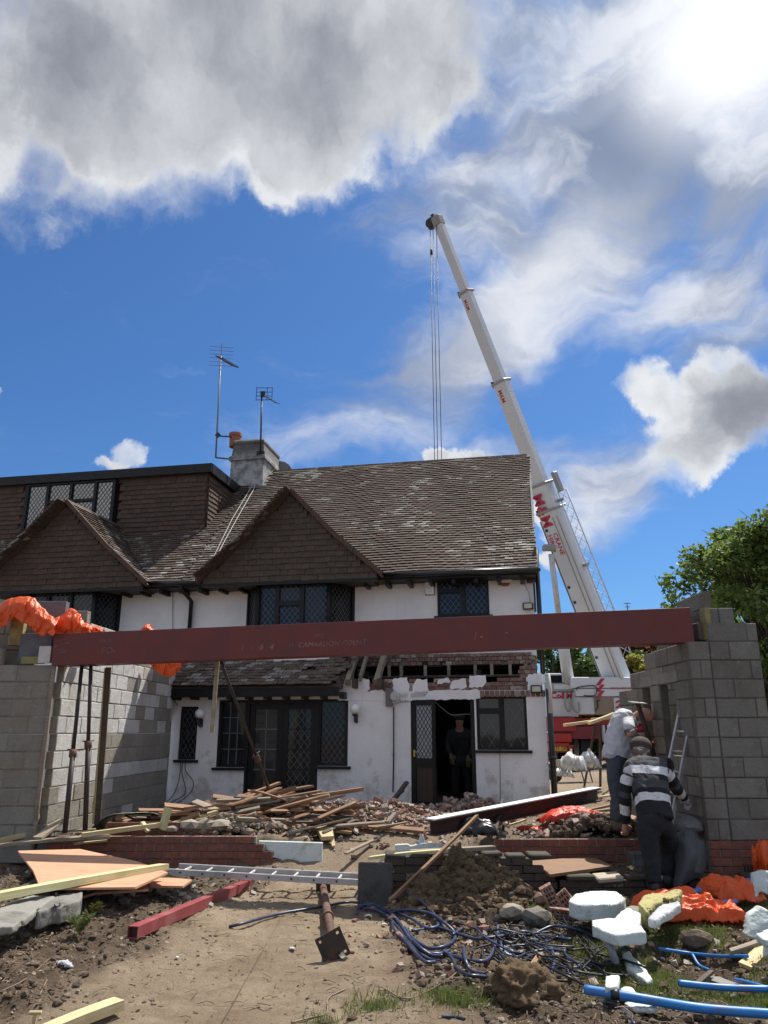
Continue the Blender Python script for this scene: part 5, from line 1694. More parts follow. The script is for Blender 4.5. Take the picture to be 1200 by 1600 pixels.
# carrier: red rear with lamps, plate and wheels
pb(861, 899, 1121, 1143, 28.9, 3.0, 'carrier', 'crane_red')
pb(862, 893, 1146, 1160, 28.9, 3.0, 'carrier', 'crane_red')
pb(862, 890, 1161, 1176, 28.9, 2.0, 'bumper', 'crane_red')
pb(893, 950, 1135, 1155, 29, 3.0, 'carrier', 'crane_darkred')
pb(895, 1010, 1122, 1134, 29.3, 4.0, 'carrier', 'crane_red')
pb(866, 886, 1167, 1173, 28.86, .02, 'number_plate', 'plate_yellow', bevel=.002)
ftext('SF 08EZ', 868, 1172, 28.855, .17, 'black_plastic')
pb(888, 896, 1164, 1170, 28.85, .04, 'tail_lamp', 'alarm_red', bevel=.005)
for (xa, xb, Y) in ((900, 932, 29.3), (960, 992, 29.3), (870, 886, 31.5), (900, 930, 32.5)):
    c = at_y((xa + xb) / 2, 1184, Y); rr = .74
    w_ = cpart(MB().tube([(c.x - .18, c.y + .6, .3 + rr), (c.x + .18, c.y + .6, .3 + rr)], rr, 28, sm=False), 'wheel', 'rubber')
    h_ = MB().tube([(c.x + .185, c.y + .6, .3 + rr), (c.x - .195, c.y + .6, .3 + rr)], rr * .5, 20, sm=False).build('rim', 'crane_grey', w_)
pb(945, 958, 1133, 1160, 28.7, .3, 'outrigger', 'crane_white')
for i in range(2):
    q = [at_y(*p, 28.68) for p in ((945, 1145 + i * 9), (949, 1140 + i * 9), (956, 1150 + i * 9), (952, 1155 + i * 9))]
    cpart(MB().prism(q, (0, .012, 0)), 'hazard_stripe', 'decal_red', recalc=True)
a = at_y(951, 1158, 28.85)
cpart(MB().tube([a, (a.x, a.y, .45)], .11, 12).box((a.x, a.y, .37), (.7, .7, .10)), 'outrigger_leg', 'steel_dark')

# ================================================================== TREES
def crown_mesh(blobs, n, size, seed, flat=.6, hollow=.45, droop=0):
    g = np.random.default_rng(seed)
    wts = np.array([b[3] ** 2 for b in blobs]); wts /= wts.sum()
    idx = g.choice(len(blobs), n, p=wts)
    B_ = np.array(blobs)[idx]
    d = g.normal(size=(n, 3)); d /= np.linalg.norm(d, axis=1)[:, None]
    r = (hollow + (1 - hollow) * g.random(n) ** .6)
    sub = g.normal(size=(n, 3)) * .10
    P_ = B_[:, :3] + (d * r[:, None] + sub) * B_[:, 3:4] * np.array([1, 1, .85])
    # small twig clusters
    a = g.normal(size=(n, 3)); a[:, 2] *= flat; a /= np.linalg.norm(a, axis=1)[:, None]
    b = np.cross(a, g.normal(size=(n, 3))); b /= np.linalg.norm(b, axis=1)[:, None]
    s = size * (.6 + .8 * g.random(n))[:, None]
    v = np.stack([P_ - a * s * .5, P_ + b * s * .32, P_ + a * s * .5, P_ - b * s * .32], 1).reshape(-1, 3)
    me = bpy.data.meshes.new('crown')
    me.vertices.add(len(v)); me.vertices.foreach_set('co', v.ravel())
    me.loops.add(4 * n); me.loops.foreach_set('vertex_index', np.arange(4 * n))
    me.polygons.add(n); me.polygons.foreach_set('loop_start', np.arange(0, 4 * n, 4)); me.polygons.foreach_set('loop_total', np.full(n, 4))
    me.update(); return me
def tree(x, y, z, h, rad, label, leaf, n, size, seed, nb=26, cat='tree', group=None, trunk=.16, low=.35, lean=0, br=(.20, .36)):
    g = random.Random(seed)
    e = empty('tree', (x, y, z), label, cat, group)
    blobs = []; tr = MB()
    tr.tube(catmull([(0, 0, 0), (.06 * h * .2, .02, h * .3), (lean, 0, h * .6), (lean * 1.2, 0, h * .85)]), [trunk * (1 - .75 * i / 18) for i in range(19)], 8)
    for i in range(nb):
        an = g.random() * 2 * PI; hh = low + (1 - low) * g.random() ** .85
        prof_ = math.sin(PI * min(1, (hh - low + .12) / (1 - low + .22))) ** .6
        rr = rad * prof_ * (.35 + .6 * g.random())
        c = (lean * hh + rr * math.cos(an), rr * math.sin(an), h * hh * .93)
        blobs.append((*c, rad * g.uniform(*br)))
        b0 = Vector((lean * .5, 0, h * max(.2, hh * .55)))
        tr.tube(catmull([b0, b0.lerp(Vector(c), .5) + Vector((0, 0, .1)), Vector(c)], 3), [trunk * .35, trunk * .3, trunk * .22, trunk * .18, trunk * .14, trunk * .1, trunk * .06], 5)
        for k_ in range(3):
            t = Vector(c) + Vector((g.gauss(0, 1), g.gauss(0, 1), g.gauss(.5, 1))) * rad * .17
            tr.tube([Vector(c), t], [trunk * .09, trunk * .03], 4)
    tr.build('trunk', 'bark', e)
    me = crown_mesh(blobs, n, size, seed); me.materials.append(MATS[leaf])
    o = bpy.data.objects.new('crown', me); COL.objects.link(o); o.parent = e
    return e
tx = at_y(1200, 930, 17.0)
tree(tx.x, 17.0, .3, 6.15, 2.3, 'big leafy green tree rising behind the right blockwork pier', 'leaf_green', 21000, .125, 5, nb=105, trunk=.14, low=.34, br=(.09, .22))
tree(9.9, 19.0, .3, 6.6, 2.0, 'green tree at the right edge behind the larger tree', 'leaf_green', 9000, .16, 6, nb=50, br=(.1, .24))
for i, (px, Y, h, rad, leaf, lb) in enumerate(((868, 38, 5.8, 2.3, 'leaf_mid', 'bright green garden tree seen between downpipe and white ram'), (905, 39, 5.6, 2.2, 'leaf_mid', 'green tree behind the crane between ram and boom'), (925, 38, 3.8, 1.5, 'leaf_red', 'reddish-brown shrub low behind the crane boom'),
        (1003, 40, 6.3, 2.0, 'leaf_red', 'copper coloured tree showing just under the beam right of the boom'), (1014, 37, 4.9, 1.3, 'leaf_yellow', 'yellow-green shrub beside the half built block wall'), (990, 36, 3.8, 1.0, 'leaf_mid', 'dark green bush at the foot of the boom by the beacon'), (1060, 38, 6.3, 2.5, 'leaf_mid', 'green tree hidden mostly by the right block wall'))):
    p = at_y(px, 1100, Y)
    tree(p.x, Y, .3, h, rad, lb, leaf, 9000, .20, 20 + i, nb=18, low=.12)
# distant house roof with its small aerial, just over the beam
hb = at_y(1035, 1000, 42)
dh = empty('distant_house', (hb.x + 1.0, 44, .3), 'far brick house whose aerial shows above the beam on the right', 'house')
MB().span((-4, -3, 0), (4, 3, 4.6)).build('wall', 'brown_tile', dh)
MB().prism([(-4.3, -3.3, 4.6), (-4.3, 3.3, 4.6), (-4.3, 0, 6.7)], (8.6, 0, 0)).build('roof', 'brown_tile', dh, recalc=True)
for wx in (-2.5, 0, 2.5):
    f = MB().span((wx - .5, -3.05, 2.9), (wx + .5, -2.99, 4.0)).build('window', 'white_paint', dh); MB().span((wx - .43, -3.07, 2.97), (wx + .43, -3.052, 3.93)).build('pane', 'glass', f)
ap = at_y(981, 955, 44) - dh.location
MB().tube([(ap.x, 0, 6.5), (ap.x, 0, ap.z + .5)], .03, 6).bar((ap.x - .2, 0, ap.z + .45), (ap.x + .2, 0, ap.z + .45), .03, .03).bar((ap.x - .14, 0, ap.z + .25), (ap.x + .14, 0, ap.z + .25), .03, .03).build('aerial', 'steel_dark', dh)
# ================================================================== PEOPLE
def skin_mesh(name, verts, edges, radii, matn, parent, root=0, sub=2, M=None):
    me = bpy.data.meshes.new(name); me.from_pydata([tuple(v) for v in verts], edges, [])
    o = bpy.data.objects.new(name, me); COL.objects.link(o)
    sk = o.modifiers.new('skin', 'SKIN'); sk.use_smooth_shade = True
    for i, v in enumerate(me.skin_vertices[0].data):
        r = radii[i]; v.radius = r if isinstance(r, tuple) else (r, r); v.use_root = (i == root)
    ss_ = o.modifiers.new('sub', 'SUBSURF'); ss_.levels = sub; ss_.render_levels = sub
    dg = bpy.context.evaluated_depsgraph_get()
    m2 = bpy.data.meshes.new_from_object(o.evaluated_get(dg)); m2.name = name
    bpy.data.objects.remove(o)
    for p in m2.polygons: p.use_smooth = True
    m2.materials.clear(); m2.materials.append(MATS[matn])
    r = bpy.data.objects.new(name, m2); COL.objects.link(r); r.parent = parent
    return r
from mathutils import noise as mn
def wrinkle(o, amp=.012, sc=9., seed=0., vertical=1.):
    me = o.data
    nr = [v.normal.copy() for v in me.vertices]
    for v, nn in zip(me.vertices, nr):
        q = Vector((v.co.x * sc + seed, v.co.y * sc, v.co.z * sc * vertical))
        k = 1 - 2.2 * abs(mn.fractal(q, 1, 2, 3)); k2 = mn.noise(q * .45)
        v.co += nn * (k * .6 + k2) * amp
    me.update()
    return o
def hand(parent, wrist, d, up, matn, size=.19, curl=.5, name='hand', r=.013):
    """palm with five unequal, bent fingers; d along the forearm, up out of the back of the hand"""
    d = Vector(d).normalized(); up = Vector(up); sd = d.cross(up).normalized(); up = sd.cross(d).normalized()
    mb = MB(); w = Vector(wrist); L = size
    mb.tube([w - d * .03, w, w + d * L * .25, w + d * L * .48], [.026, .027, .040, .036], 10)
    for i, (o, ln) in enumerate(((-.028, .40), (-.010, .46), (.010, .43), (.027, .33))):
        p = w + d * L * .46 + sd * o
        pts = [p]; a = 0
        for k in range(3):
            a += curl * (.35 + .35 * k)
            pts.append(pts[-1] + (d * math.cos(a) - up * math.sin(a)) * L * ln / 2.6)
        mb.tube(pts, [r * .95, r, r * .9, r * .75], 7)
    p = w + d * L * .12 + sd * -.03
    mb.tube([p, p + (d * .6 - sd * .7 - up * .3).normalized() * L * .2, p + (d * 1.0 - sd * .35 - up * .6).normalized() * L * .38], [r * 1.2, r * 1.1, r * .8], 7)
    return mb.build(name, matn, parent)
def local(e, pts): return [Vector(p) - e.location for p in pts]
def stripe_mat(name, stops, a, b, other):
    def f(n, bb):
        t = n.attr('t')
        c = n.ramp(t, stops, 'CONSTANT')
        p = coords(n)
        c = n.mix(n.ss(n.noise(p, 60, 3, .7), .4, .7) * .25, c, (.02, .02, .02))
        n.put(bb.inputs['Base Color'], c); bb.inputs['Roughness'].default_value = .9
        bump(n, bb, n.noise(p, 9, 4, .6), .6, .04)
    return mat(name, f)
DK, GR, WH = (.009, .010, .013), (.05, .054, .062), (.64, .64, .65)
stripe_mat('striped_knit', [(0, DK), (.22, WH), (.34, DK), (.42, GR), (.56, DK), (.66, WH), (.80, GR)], 0, 1, None)
stripe_mat('striped_sleeve', [(0, DK), (.18, WH), (.36, DK), (.50, GR), (.60, DK), (.74, WH), (.90, GR)], 0, 1, None)
def set_t(o, a, b):
    a = Vector(a); b = Vector(b); d = b - a; L2 = d.dot(d)
    at = o.data.attributes.new('t', 'FLOAT', 'POINT')
    for i, v in enumerate(o.data.vertices):
        at.data[i].value = max(0., min(1., (v.co - a).dot(d) / L2))

def boots(e, ankle, toe, matn):
    a = Vector(ankle); t = Vector(toe)
    d = (t - a); d.z = 0; d.normalize()
    skin_mesh('boot', [a + Vector((0, 0, .10)), a + Vector((0, 0, .0)), a - d * .05 + Vector((0, 0, -.045)), a + d * .10 + Vector((0, 0, -.035)), a + d * .19 + Vector((0, 0, -.045))], [(0, 1), (1, 2), (1, 3), (3, 4)], [.055, .055, .045, (.05, .045), (.045, .035)], matn, e, root=1, sub=2)

# --- man in the striped jumper, seen from behind, bending over the pile by the wall
o_ = at_z(1022, 1400, .03); YS = 8.30
S = empty('person', (o_.x, YS, .02), 'man in black and white striped jumper and brown cap bending forward, back to the camera', 'person', 'builders at work')
def P(px, py, Y): return at_y(px, py, Y) - S.location
hipc = P(1022, 1282, 8.42); hl = P(1009, 1288, 8.40); hr = P(1040, 1286, 8.46)
chest = P(1012, 1210, 8.62); neck = P(1003, 1186, 8.76); head = P(1001, 1170, 8.86); crown = P(1000, 1163, 8.92)
shl = P(984, 1203, 8.66); shr = P(1037, 1200, 8.72)
ell = P(975, 1246, 8.62); wrl = P(977, 1288, 8.74); elr = P(1058, 1234, 8.80); wrr = P(1070, 1247, 8.98)
knl = P(1018, 1340, 8.36); anl = P(1023, 1386, 8.28); knr = P(1046, 1330, 8.66); anr = P(1043, 1376, 8.60)
skin_mesh('body', [hipc, P(1016, 1250, 8.50), chest, neck, head, crown, hl, knl, anl, hr, knr, anr, shl, ell, wrl, shr, elr, wrr],
          [(0, 1), (1, 2), (2, 3), (3, 4), (4, 5), (0, 6), (6, 7), (7, 8), (0, 9), (9, 10), (10, 11), (2, 12), (12, 13), (13, 14), (2, 15), (15, 16), (16, 17)],
          [.08, .08, .07, .05, (.088, .098), (.06, .06), .07, .05, .04, .07, .05, .04, .035, .036, .030, .035, .036, .030], 'skin', S)
j = skin_mesh('jumper', [P(1025, 1284, 8.41), P(1018, 1252, 8.50), chest, P(1005, 1187, 8.75), shl.lerp(chest, .1), shr.lerp(chest, .1), shl.lerp(ell, .25), shr.lerp(elr, .25)], [(0, 1), (1, 2), (2, 3), (2, 4), (2, 5), (4, 6), (5, 7)], [(.19, .155), (.195, .155), (.18, .14), (.08, .075), .11, .11, .085, .085], 'striped_knit', S, root=1, sub=4)
wrinkle(j, .016, 9)
set_t(j, P(1024, 1283, 8.42), P(1004, 1187, 8.74))
for a, b, c in ((shl, ell, wrl), (shr, elr, wrr)):
    s_ = skin_mesh('sleeve', [a.lerp(chest, .45), a, b, c], [(0, 1), (1, 2), (2, 3)], [.085, .082, .060, .045], 'striped_sleeve', S, root=1, sub=3)
    wrinkle(s_, .009, 14)
    set_t(s_, c, a.lerp(chest, .3))
tr_ = skin_mesh('trousers', [P(1022, 1272, 8.43), hl, knl, anl, hr, knr, anr, hipc], [(0, 7), (7, 1), (1, 2), (2, 3), (7, 4), (4, 5), (5, 6)], [(.16, .14), .125, .085, .070, .125, .085, .07, (.165, .15)], 'black_cloth', S, root=7, sub=3)
wrinkle(tr_, .016, 9)
boots(S, anl + Vector((0, 0, -.04)), anl + Vector((.02, .3, 0)), 'boot_black'); boots(S, anr + Vector((0, 0, -.02)), anr + Vector((.1, .3, 0)), 'boot_black')
capm = MB().blob(P(1001, 1165, 8.90), (.118, .125, .10), 3, .0, sm=True)
capm.build('cap', 'cap_brown', S)
MB().tube([P(991, 1172, 8.83), P(1000, 1178, 8.78), P(1010, 1172, 8.83)], [.05, .06, .05], 8).build('hair', 'hair_grey', S)
hand(S, wrl, (wrl - ell), (0, -1, .2), 'skin', curl=.9); hand(S, wrr, (wrr - elr) + Vector((0, 0, -.05)), (0, -.3, 1), 'tee', curl=.7, name='glove')

# --- man in the white T-shirt, side on, stooping to the right, holding a prop
f_ = at_z(968, 1305, .39)
T = empty('person', (f_.x, 10.0, .39), 'bald man in pale grey T-shirt, jeans and red gloves stooping to the right', 'person', 'builders at work')
def Q(px, py, Y): return at_y(px, py, Y) - T.location
hp_ = Q(962, 1186, 10.05); wst = Q(962, 1165, 10.05); che = Q(977, 1128, 10.05); nk = Q(996, 1117, 10.05); hd = Q(1011, 1115, 10.0); cr = Q(1016, 1108, 10.0)
sL = Q(984, 1128, 9.86); eL = Q(982, 1150, 9.74); wL = Q(996, 1141, 9.70); sR = Q(985, 1122, 10.25); eR = Q(992, 1152, 10.30); wR = Q(1004, 1160, 10.20)
hL = Q(958, 1190, 9.95); kL = Q(963, 1236, 9.93); aL = Q(963, 1288, 9.90); hR = Q(966, 1190, 10.16); kR = Q(974, 1235, 10.2); aR = Q(978, 1284, 10.2)
face = hd + Vector((.045, 0, -.055)); nose = face + Vector((.06, 0, .015))
skin_mesh('body', [hp_, wst, che, nk, hd, cr, face, nose, hL, kL, aL, hR, kR, aR, sL, eL, wL, sR, eR, wR],
          [(0, 1), (1, 2), (2, 3), (3, 4), (4, 5), (4, 6), (6, 7), (0, 8), (8, 9), (9, 10), (0, 11), (11, 12), (12, 13), (2, 14), (14, 15), (15, 16), (2, 17), (17, 18), (18, 19)],
          [.07, .07, .06, .05, .096, .075, .048, .014, .06, .05, .038, .06, .05, .038, .03, .036, .03, .03, .036, .03], 'skin', T)
MB().blob(hd + Vector((-.005, -.095, -.005)), (.018, .012, .032), 2, 0, sm=True).build('ear', 'skin', T)
ts_ = skin_mesh('t_shirt', [Q(961, 1186, 10.05), Q(961, 1160, 10.05), che, Q(992, 1118, 10.05), Q(984, 1124, 10.05)], [(0, 1), (1, 2), (2, 4), (4, 3)], [(.165, .18), (.165, .18), (.165, .19), (.08, .085), (.14, .165)], 'tee', T, root=1, sub=4)
wrinkle(ts_, .020, 8, 3)
for a, b, c in ((sL, eL, wL), (sR, eR, wR)):
    skin_mesh('sleeve', [a.lerp(che, .4), a, a.lerp(b, .75)], [(0, 1), (1, 2)], [.085, .082, .07], 'tee', T, root=1)
    skin_mesh('under_sleeve', [a.lerp(b, .4), b, c], [(0, 1), (1, 2)], [.052, .050, .038], 'meter_grey', T, root=1)
je_ = skin_mesh('jeans', [Q(962, 1180, 10.05), hL, kL, aL, hR, kR, aR, hp_], [(0, 7), (7, 1), (1, 2), (2, 3), (7, 4), (4, 5), (5, 6)], [(.14, .15), .115, .085, .075, .115, .085, .075, .145], 'denim', T, root=7, sub=3)
wrinkle(je_, .016, 9, 5)
boots(T, aL, aL + Vector((.3, 0, 0)), 'boot'); boots(T, aR, aR + Vector((.3, .05, 0)), 'boot')
hand(T, wL, (1, .1, .25), (0, -1, 0), 'red_glove', curl=1.2, name='glove', r=.016); hand(T, wR, (.8, -.4, .1), (0, 0, 1), 'red_glove', curl=1.2, name='glove', r=.016)
pa = at_y(1022, 1182, 9.72); pb2 = at_y(996, 1098, 9.66)
pe = empty('steel_prop', pa, 'dark rusty prop with flat pale top plate gripped by the stooping man in red gloves', 'prop', 'steel props')
MB().tube([(0, 0, 0), (pb2 - pa)], .030, 10).build('outer_tube', 'rust_dark', pe); MB().box(pb2 - pa, (.19, .15, .012), rot=(.1, .08, .0)).build('head_plate', 'alu', pe)
MB().tube([(0, 0, 0), Vector((.05, .0, -.62))], .024, 10).build('inner_tube', 'rust_dark', pe)

# --- man inside the dark doorway, facing out, yellow glove
d0 = HM @ hp(722, 1262, 1.05)
D = empty('person', (d0.x, d0.y, .365), 'dark clothed man with a yellow glove standing inside the open back doorway', 'person', 'builders at work')
D.rotation_euler = (0, 0, -TH)
def Dv(x, y, z): return Vector((x, y, z)) * .93
skin_mesh('body', [Dv(0, 0, .86), Dv(0, -.03, 1.12), Dv(0, -.07, 1.32), Dv(0, -.12, 1.43), Dv(.01, -.15, 1.53), Dv(.01, -.16, 1.60), Dv(-.10, 0, .82), Dv(-.12, -.03, .46), Dv(-.12, 0, .07), Dv(.10, 0, .82), Dv(.12, -.03, .46), Dv(.13, 0, .07), Dv(-.19, -.07, 1.32), Dv(-.25, -.10, 1.06), Dv(-.16, -.26, .90), Dv(.19, -.07, 1.32), Dv(.25, -.08, 1.05), Dv(.16, -.24, .86)],
          [(0, 1), (1, 2), (2, 3), (3, 4), (4, 5), (0, 6), (6, 7), (7, 8), (0, 9), (9, 10), (10, 11), (2, 12), (12, 13), (13, 14), (2, 15), (15, 16), (16, 17)],
          [.07, .07, .07, .05, .09, .07, .06, .05, .04, .06, .05, .04, .03, .036, .03, .03, .036, .03], 'skin', D)
skin_mesh('jacket', [Dv(0, 0, .84), Dv(0, -.03, 1.1), Dv(0, -.07, 1.31), Dv(0, -.11, 1.42), Dv(-.20, -.07, 1.31), Dv(-.25, -.1, 1.06), Dv(-.17, -.25, .91), Dv(.20, -.07, 1.31), Dv(.25, -.08, 1.05), Dv(.17, -.23, .87)], [(0, 1), (1, 2), (2, 3), (2, 4), (4, 5), (5, 6), (2, 7), (7, 8), (8, 9)], [(.17, .13), (.17, .13), (.16, .13), .07, .075, .06, .045, .075, .06, .045], 'black_cloth', D, root=1)
skin_mesh('trousers', [Dv(0, 0, .88), Dv(-.10, 0, .82), Dv(-.12, -.03, .46), Dv(-.12, 0, .08), Dv(.10, 0, .82), Dv(.12, -.03, .46), Dv(.13, 0, .08)], [(0, 1), (1, 2), (2, 3), (0, 4), (4, 5), (5, 6)], [.15, .11, .08, .065, .11, .08, .065], 'black_cloth', D)
boots(D, Dv(-.12, 0, .09), Dv(-.12, -.3, .09), 'boot_black'); boots(D, Dv(.13, 0, .09), Dv(.13, -.3, .09), 'boot_black')
MB().blob(Dv(.01, -.13, 1.60), (.10, .115, .07), 3, 0, sm=True).build('cap', 'black_cloth', D)
hand(D, Dv(.16, -.24, .86), (0, -.3, -1), (0, -1, 0), 'yellow_glove', curl=.6, name='glove', r=.016); hand(D, Dv(-.16, -.26, .90), (.2, -.4, -1), (0, -1, 0), 'yellow_glove', curl=.6, name='glove', r=.016)
# ================================================================== CLUTTER
def gp(px, py, dz=0.):
    z = .1
    for _ in range(14):
        p = at_z(px, py, z + dz); z = .5 * z + .5 * gz(p.x, p.y)
    return at_z(px, py, z + dz)
def piece(name, mb_size, M, matn, label, cat, group=None, bevel=.0, jit=0):
    m = MB().box((0, 0, 0), mb_size)
    if jit: m.v = [tuple(q + random.uniform(-jit, jit) for q in v) for v in m.v]
    o = m.build(name, matn, bevel=bevel); o.matrix_world = M
    return tag(o, label, cat, group)
def where(x, y):
    if y > 12.3: return 'at the back door threshold' if x > .8 else 'against the foot of the white wall'
    if x < -2.5: return 'at the left end of the heap by the slit window'
    if x < -1.9: return 'in the heap before the left french door'
    if x < -1.3: return 'in the heap before the right french door'
    if x < -.6: return 'at the right foot of the timber heap'
    if x < .3: return 'on the rubble beside the bare path'
    if x < 1.4: return 'in the yard before the back door'
    return 'behind the white topped girder'
def plank(a, b, w, t, matn, label, group='planks in the waste timber heap', name='plank', roll=0., up=(0, 0, 1)):
    a = Vector(a); b = Vector(b)
    M = frame_M(a, b, up) @ Matrix.Rotation(roll, 4, 'X')
    L = (b - a).length
    if label is None:
        tone = {'timber_old': 'brown', 'timber_grey': 'weathered grey', 'timber_dark': 'blackened', 'timber_new': 'pale yellow'}[matn]
        label = '%s %s %s%s %s' % ('long' if L > .95 else 'middling' if L > .6 else 'short', tone, 'lath' if w < .045 else 'batten' if w < .07 else 'board', ' offcut' if group.startswith('offcuts') else '', where((a.x + b.x) / 2, (a.y + b.y) / 2))
    mb = MB(); n = 5
    vs = []; bow = random.uniform(-.012, .012) * L; j = random.uniform(.0, .05)
    for i in range(n):
        x = -L / 2 + L * i / (n - 1); z = bow * (1 - (2 * i / (n - 1) - 1) ** 2)
        e0 = random.uniform(0, j) if i in (0, n - 1) else 0
        for (y, zz) in ((-w / 2, -t / 2), (w / 2, -t / 2), (w / 2, t / 2), (-w / 2, t / 2)):
            vs.append((x + (e0 if y > 0 else 0) * (1 if i == 0 else -1), y, zz + z))
    fs = [(0, 1, 2, 3), tuple((n - 1) * 4 + k for k in (3, 2, 1, 0))]
    for i in range(n - 1):
        for k in range(4):
            fs.append((i * 4 + k, (i + 1) * 4 + k, (i + 1) * 4 + (k + 1) % 4, i * 4 + (k + 1) % 4))
    mb.add(vs, fs)
    o = mb.build(name, matn, recalc=True); o.matrix_world = M
    return tag(o, label, cat='timber', group=group)
def Y2(px, py, Y): return at_y(px, py, Y)

simple('old_concrete', (.085, .082, .075), .95, var=.35, scale=7, c2=(.045, .042, .036), bmp=.9, bscale=30, bdist=.02)
# ---- heap of pulled-down timber before the french doors
longp = [((287, 1264), 10.9, (567, 1233), 11.5, .10, .05, 'timber_old', 'longest brown joist on top of the timber heap, pointing at the white wall'),
 ((353, 1252), 11.3, (437, 1223), 11.7, .10, .03, 'timber_old', 'dark brown board rising to a point at the top of the heap'),
 ((363, 1254), 11.2, (488, 1228), 11.8, .12, .03, 'timber_old', 'broad brown board lying just under the longest joist'),
 ((247, 1271), 10.6, (375, 1273), 11.0, .07, .03, 'timber_old', 'thin orange-brown batten at the left foot of the heap'),
 ((317, 1274), 10.7, (412, 1244), 11.5, .04, .03, 'timber_grey', 'thin pale lath crossing the middle of the heap'),
 ((340, 1278), 10.7, (460, 1238), 11.4, .06, .03, 'timber_old', 'narrow batten slanting up across the heap centre'),
 ((397, 1276), 10.7, (500, 1296), 10.4, .11, .03, 'timber_old', 'orange-brown board sloping down to the right below the heap'),
 ((366, 1281), 10.6, (550, 1301), 10.5, .09, .03, 'timber_old', 'long flat board at the foot of the heap towards the path'),
 ((493, 1286), 10.7, (622, 1293), 10.9, .07, .03, 'timber_old', 'long batten lying on broken tiles towards the back door'),
 ((540, 1334), 9.7, (583, 1313), 10.3, .05, .02, 'timber_grey', 'thin pale lath on the bare path by the insulation board'),
 ((517, 1295), 10.4, (521, 1323), 10.15, .04, .03, 'timber_new', 'short yellow offcut standing on end by the path'),
 ((504, 1294), 10.45, (512, 1310), 10.2, .16, .05, 'timber_new', 'short square block of clean timber beside the standing offcut'),
 ((612, 1255), 12.6, (636, 1222), 12.9, .07, .04, 'timber_dark', 'black splintered board leaning against the white wall left of the back door'),
 ((606, 1256), 12.5, (630, 1235), 12.8, .05, .03, 'timber_dark', 'second black splinter beside the leaning board at the back door'),
 ((255, 1290), 10.3, (340, 1268), 10.7, .06, .04, 'timber_new', 'pale sawn batten at the left end of the heap'),
 ((300, 1298), 10.2, (420, 1284), 10.6, .05, .03, 'timber_grey', 'grey weathered lath along the front of the heap')]
for a, ya, b, yb, w, t, m, lb in longp:
    plank(Y2(*a, ya), Y2(*b, yb), w, t, m, lb)
g_ = random.Random(3)
for i in range(124):
    cx = g_.gauss(-1.65, .72); cy = g_.uniform(10.35, 11.7)
    hgt = .42 + max(0, .40 - abs(cx + 1.7) * .25) * g_.random() ** .6 * (1 if cy > 10.7 else .5)
    L = g_.uniform(.35, 1.4); an = g_.gauss(.12, .55)
    dz = g_.gauss(.02, .07)
    a = Vector((cx - math.cos(an) * L / 2, cy - math.sin(an) * L / 2, hgt - dz)); b = Vector((cx + math.cos(an) * L / 2, cy + math.sin(an) * L / 2, hgt + dz))
    plank(a, b, g_.choice((.04, .05, .08, .10)), g_.choice((.02, .03, .04)), g_.choice(('timber_old', 'timber_old', 'timber_old', 'timber_grey', 'timber_dark')), None, roll=g_.uniform(-.5, .5))
for i in range(26):
    cx = g_.uniform(-.9, 2.6); cy = g_.uniform(10.6, 12.4)
    L = g_.uniform(.15, .6); an = g_.uniform(-1, 1); z = gz(cx, cy) + .07
    plank((cx - math.cos(an) * L / 2, cy - math.sin(an) * L / 2, z), (cx + math.cos(an) * L / 2, cy + math.sin(an) * L / 2, z + .04), g_.choice((.03, .05, .08)), .02, g_.choice(('timber_old', 'timber_grey', 'timber_new')), None, group='offcuts in the rubble')
# ---- rubble: bricks and broken tiles
def rubble_piece(name, loc, sz, matn, label, group, cat, seed=None):
    q = MB().box((0, 0, 0), sz)
    q.v = [tuple(c * random.uniform(.78, 1.08) for c in v) for v in q.v]
    o = q.build(name, matn, recalc=True)
    o.location = loc; o.rotation_euler = [random.uniform(-.6, .6), random.uniform(-.6, .6), random.uniform(0, 6.28)]
    return tag(o, label, cat, group)
base_bricks = []
for k in range(9):
    q = MB().box((0, 0, 0), (random.uniform(.10, .21), .10, .066))
    q.v = [tuple(c * random.uniform(.72, 1.08) for c in v) for v in q.v]
    o = q.build('brick', 'rubble_brick', recalc=True, bevel=.006); base_bricks.append(o.data); bpy.data.objects.remove(o)
def heap_h(x, y):
    return .26 * math.exp(-((x + 1.2) ** 2 / 1.6 + (y - 11.3) ** 2 / .5)) + .16 * math.exp(-((x - .2) ** 2 / .8 + (y - 11.9) ** 2 / .5)) + .22 * math.exp(-((x - 1.35) ** 2 / .25 + (y - 12.9) ** 2 / .6)) + .20 * math.exp(-((x - 2.6) ** 2 / .35 + (y - 10.4) ** 2 / .2))
def scatter(n, fx, fy, lab, grp, name='brick'):
    for i in range(n):
        x = fx(); y = fy()
        k_ = g_.uniform(.55, 1.0)
        o = inst(g_.choice(base_bricks), name, None, (x, y, gz(x, y) + heap_h(x, y) + g_.uniform(-.01, .07)), (g_.uniform(-.7, .7), g_.uniform(-.7, .7), g_.uniform(0, 6.28)), (k_, k_, k_))
        tag(o, ('big ' if k_ > .85 else 'small ' if k_ < .7 else '') + lab + ' ' + where(x, y), 'brick', grp)
scatter(95, lambda: g_.gauss(-.55, .65), lambda: g_.uniform(10.75, 12.4), 'broken brick in the rubble', 'bricks in the rubble by the wall')
scatter(26, lambda: g_.gauss(1.28, .30), lambda: g_.uniform(12.2, 13.4), 'broken brick of the doorway heap', 'bricks at the threshold')
scatter(30, lambda: g_.gauss(2.55, .42), lambda: g_.uniform(10.0, 11.0), 'broken brick by the red sheet', 'bricks by the red sheet')
scatter(16, lambda: g_.uniform(.4, 2.6), lambda: g_.uniform(11.2, 12.8), 'loose brick lying on dust', 'bricks on the yard')
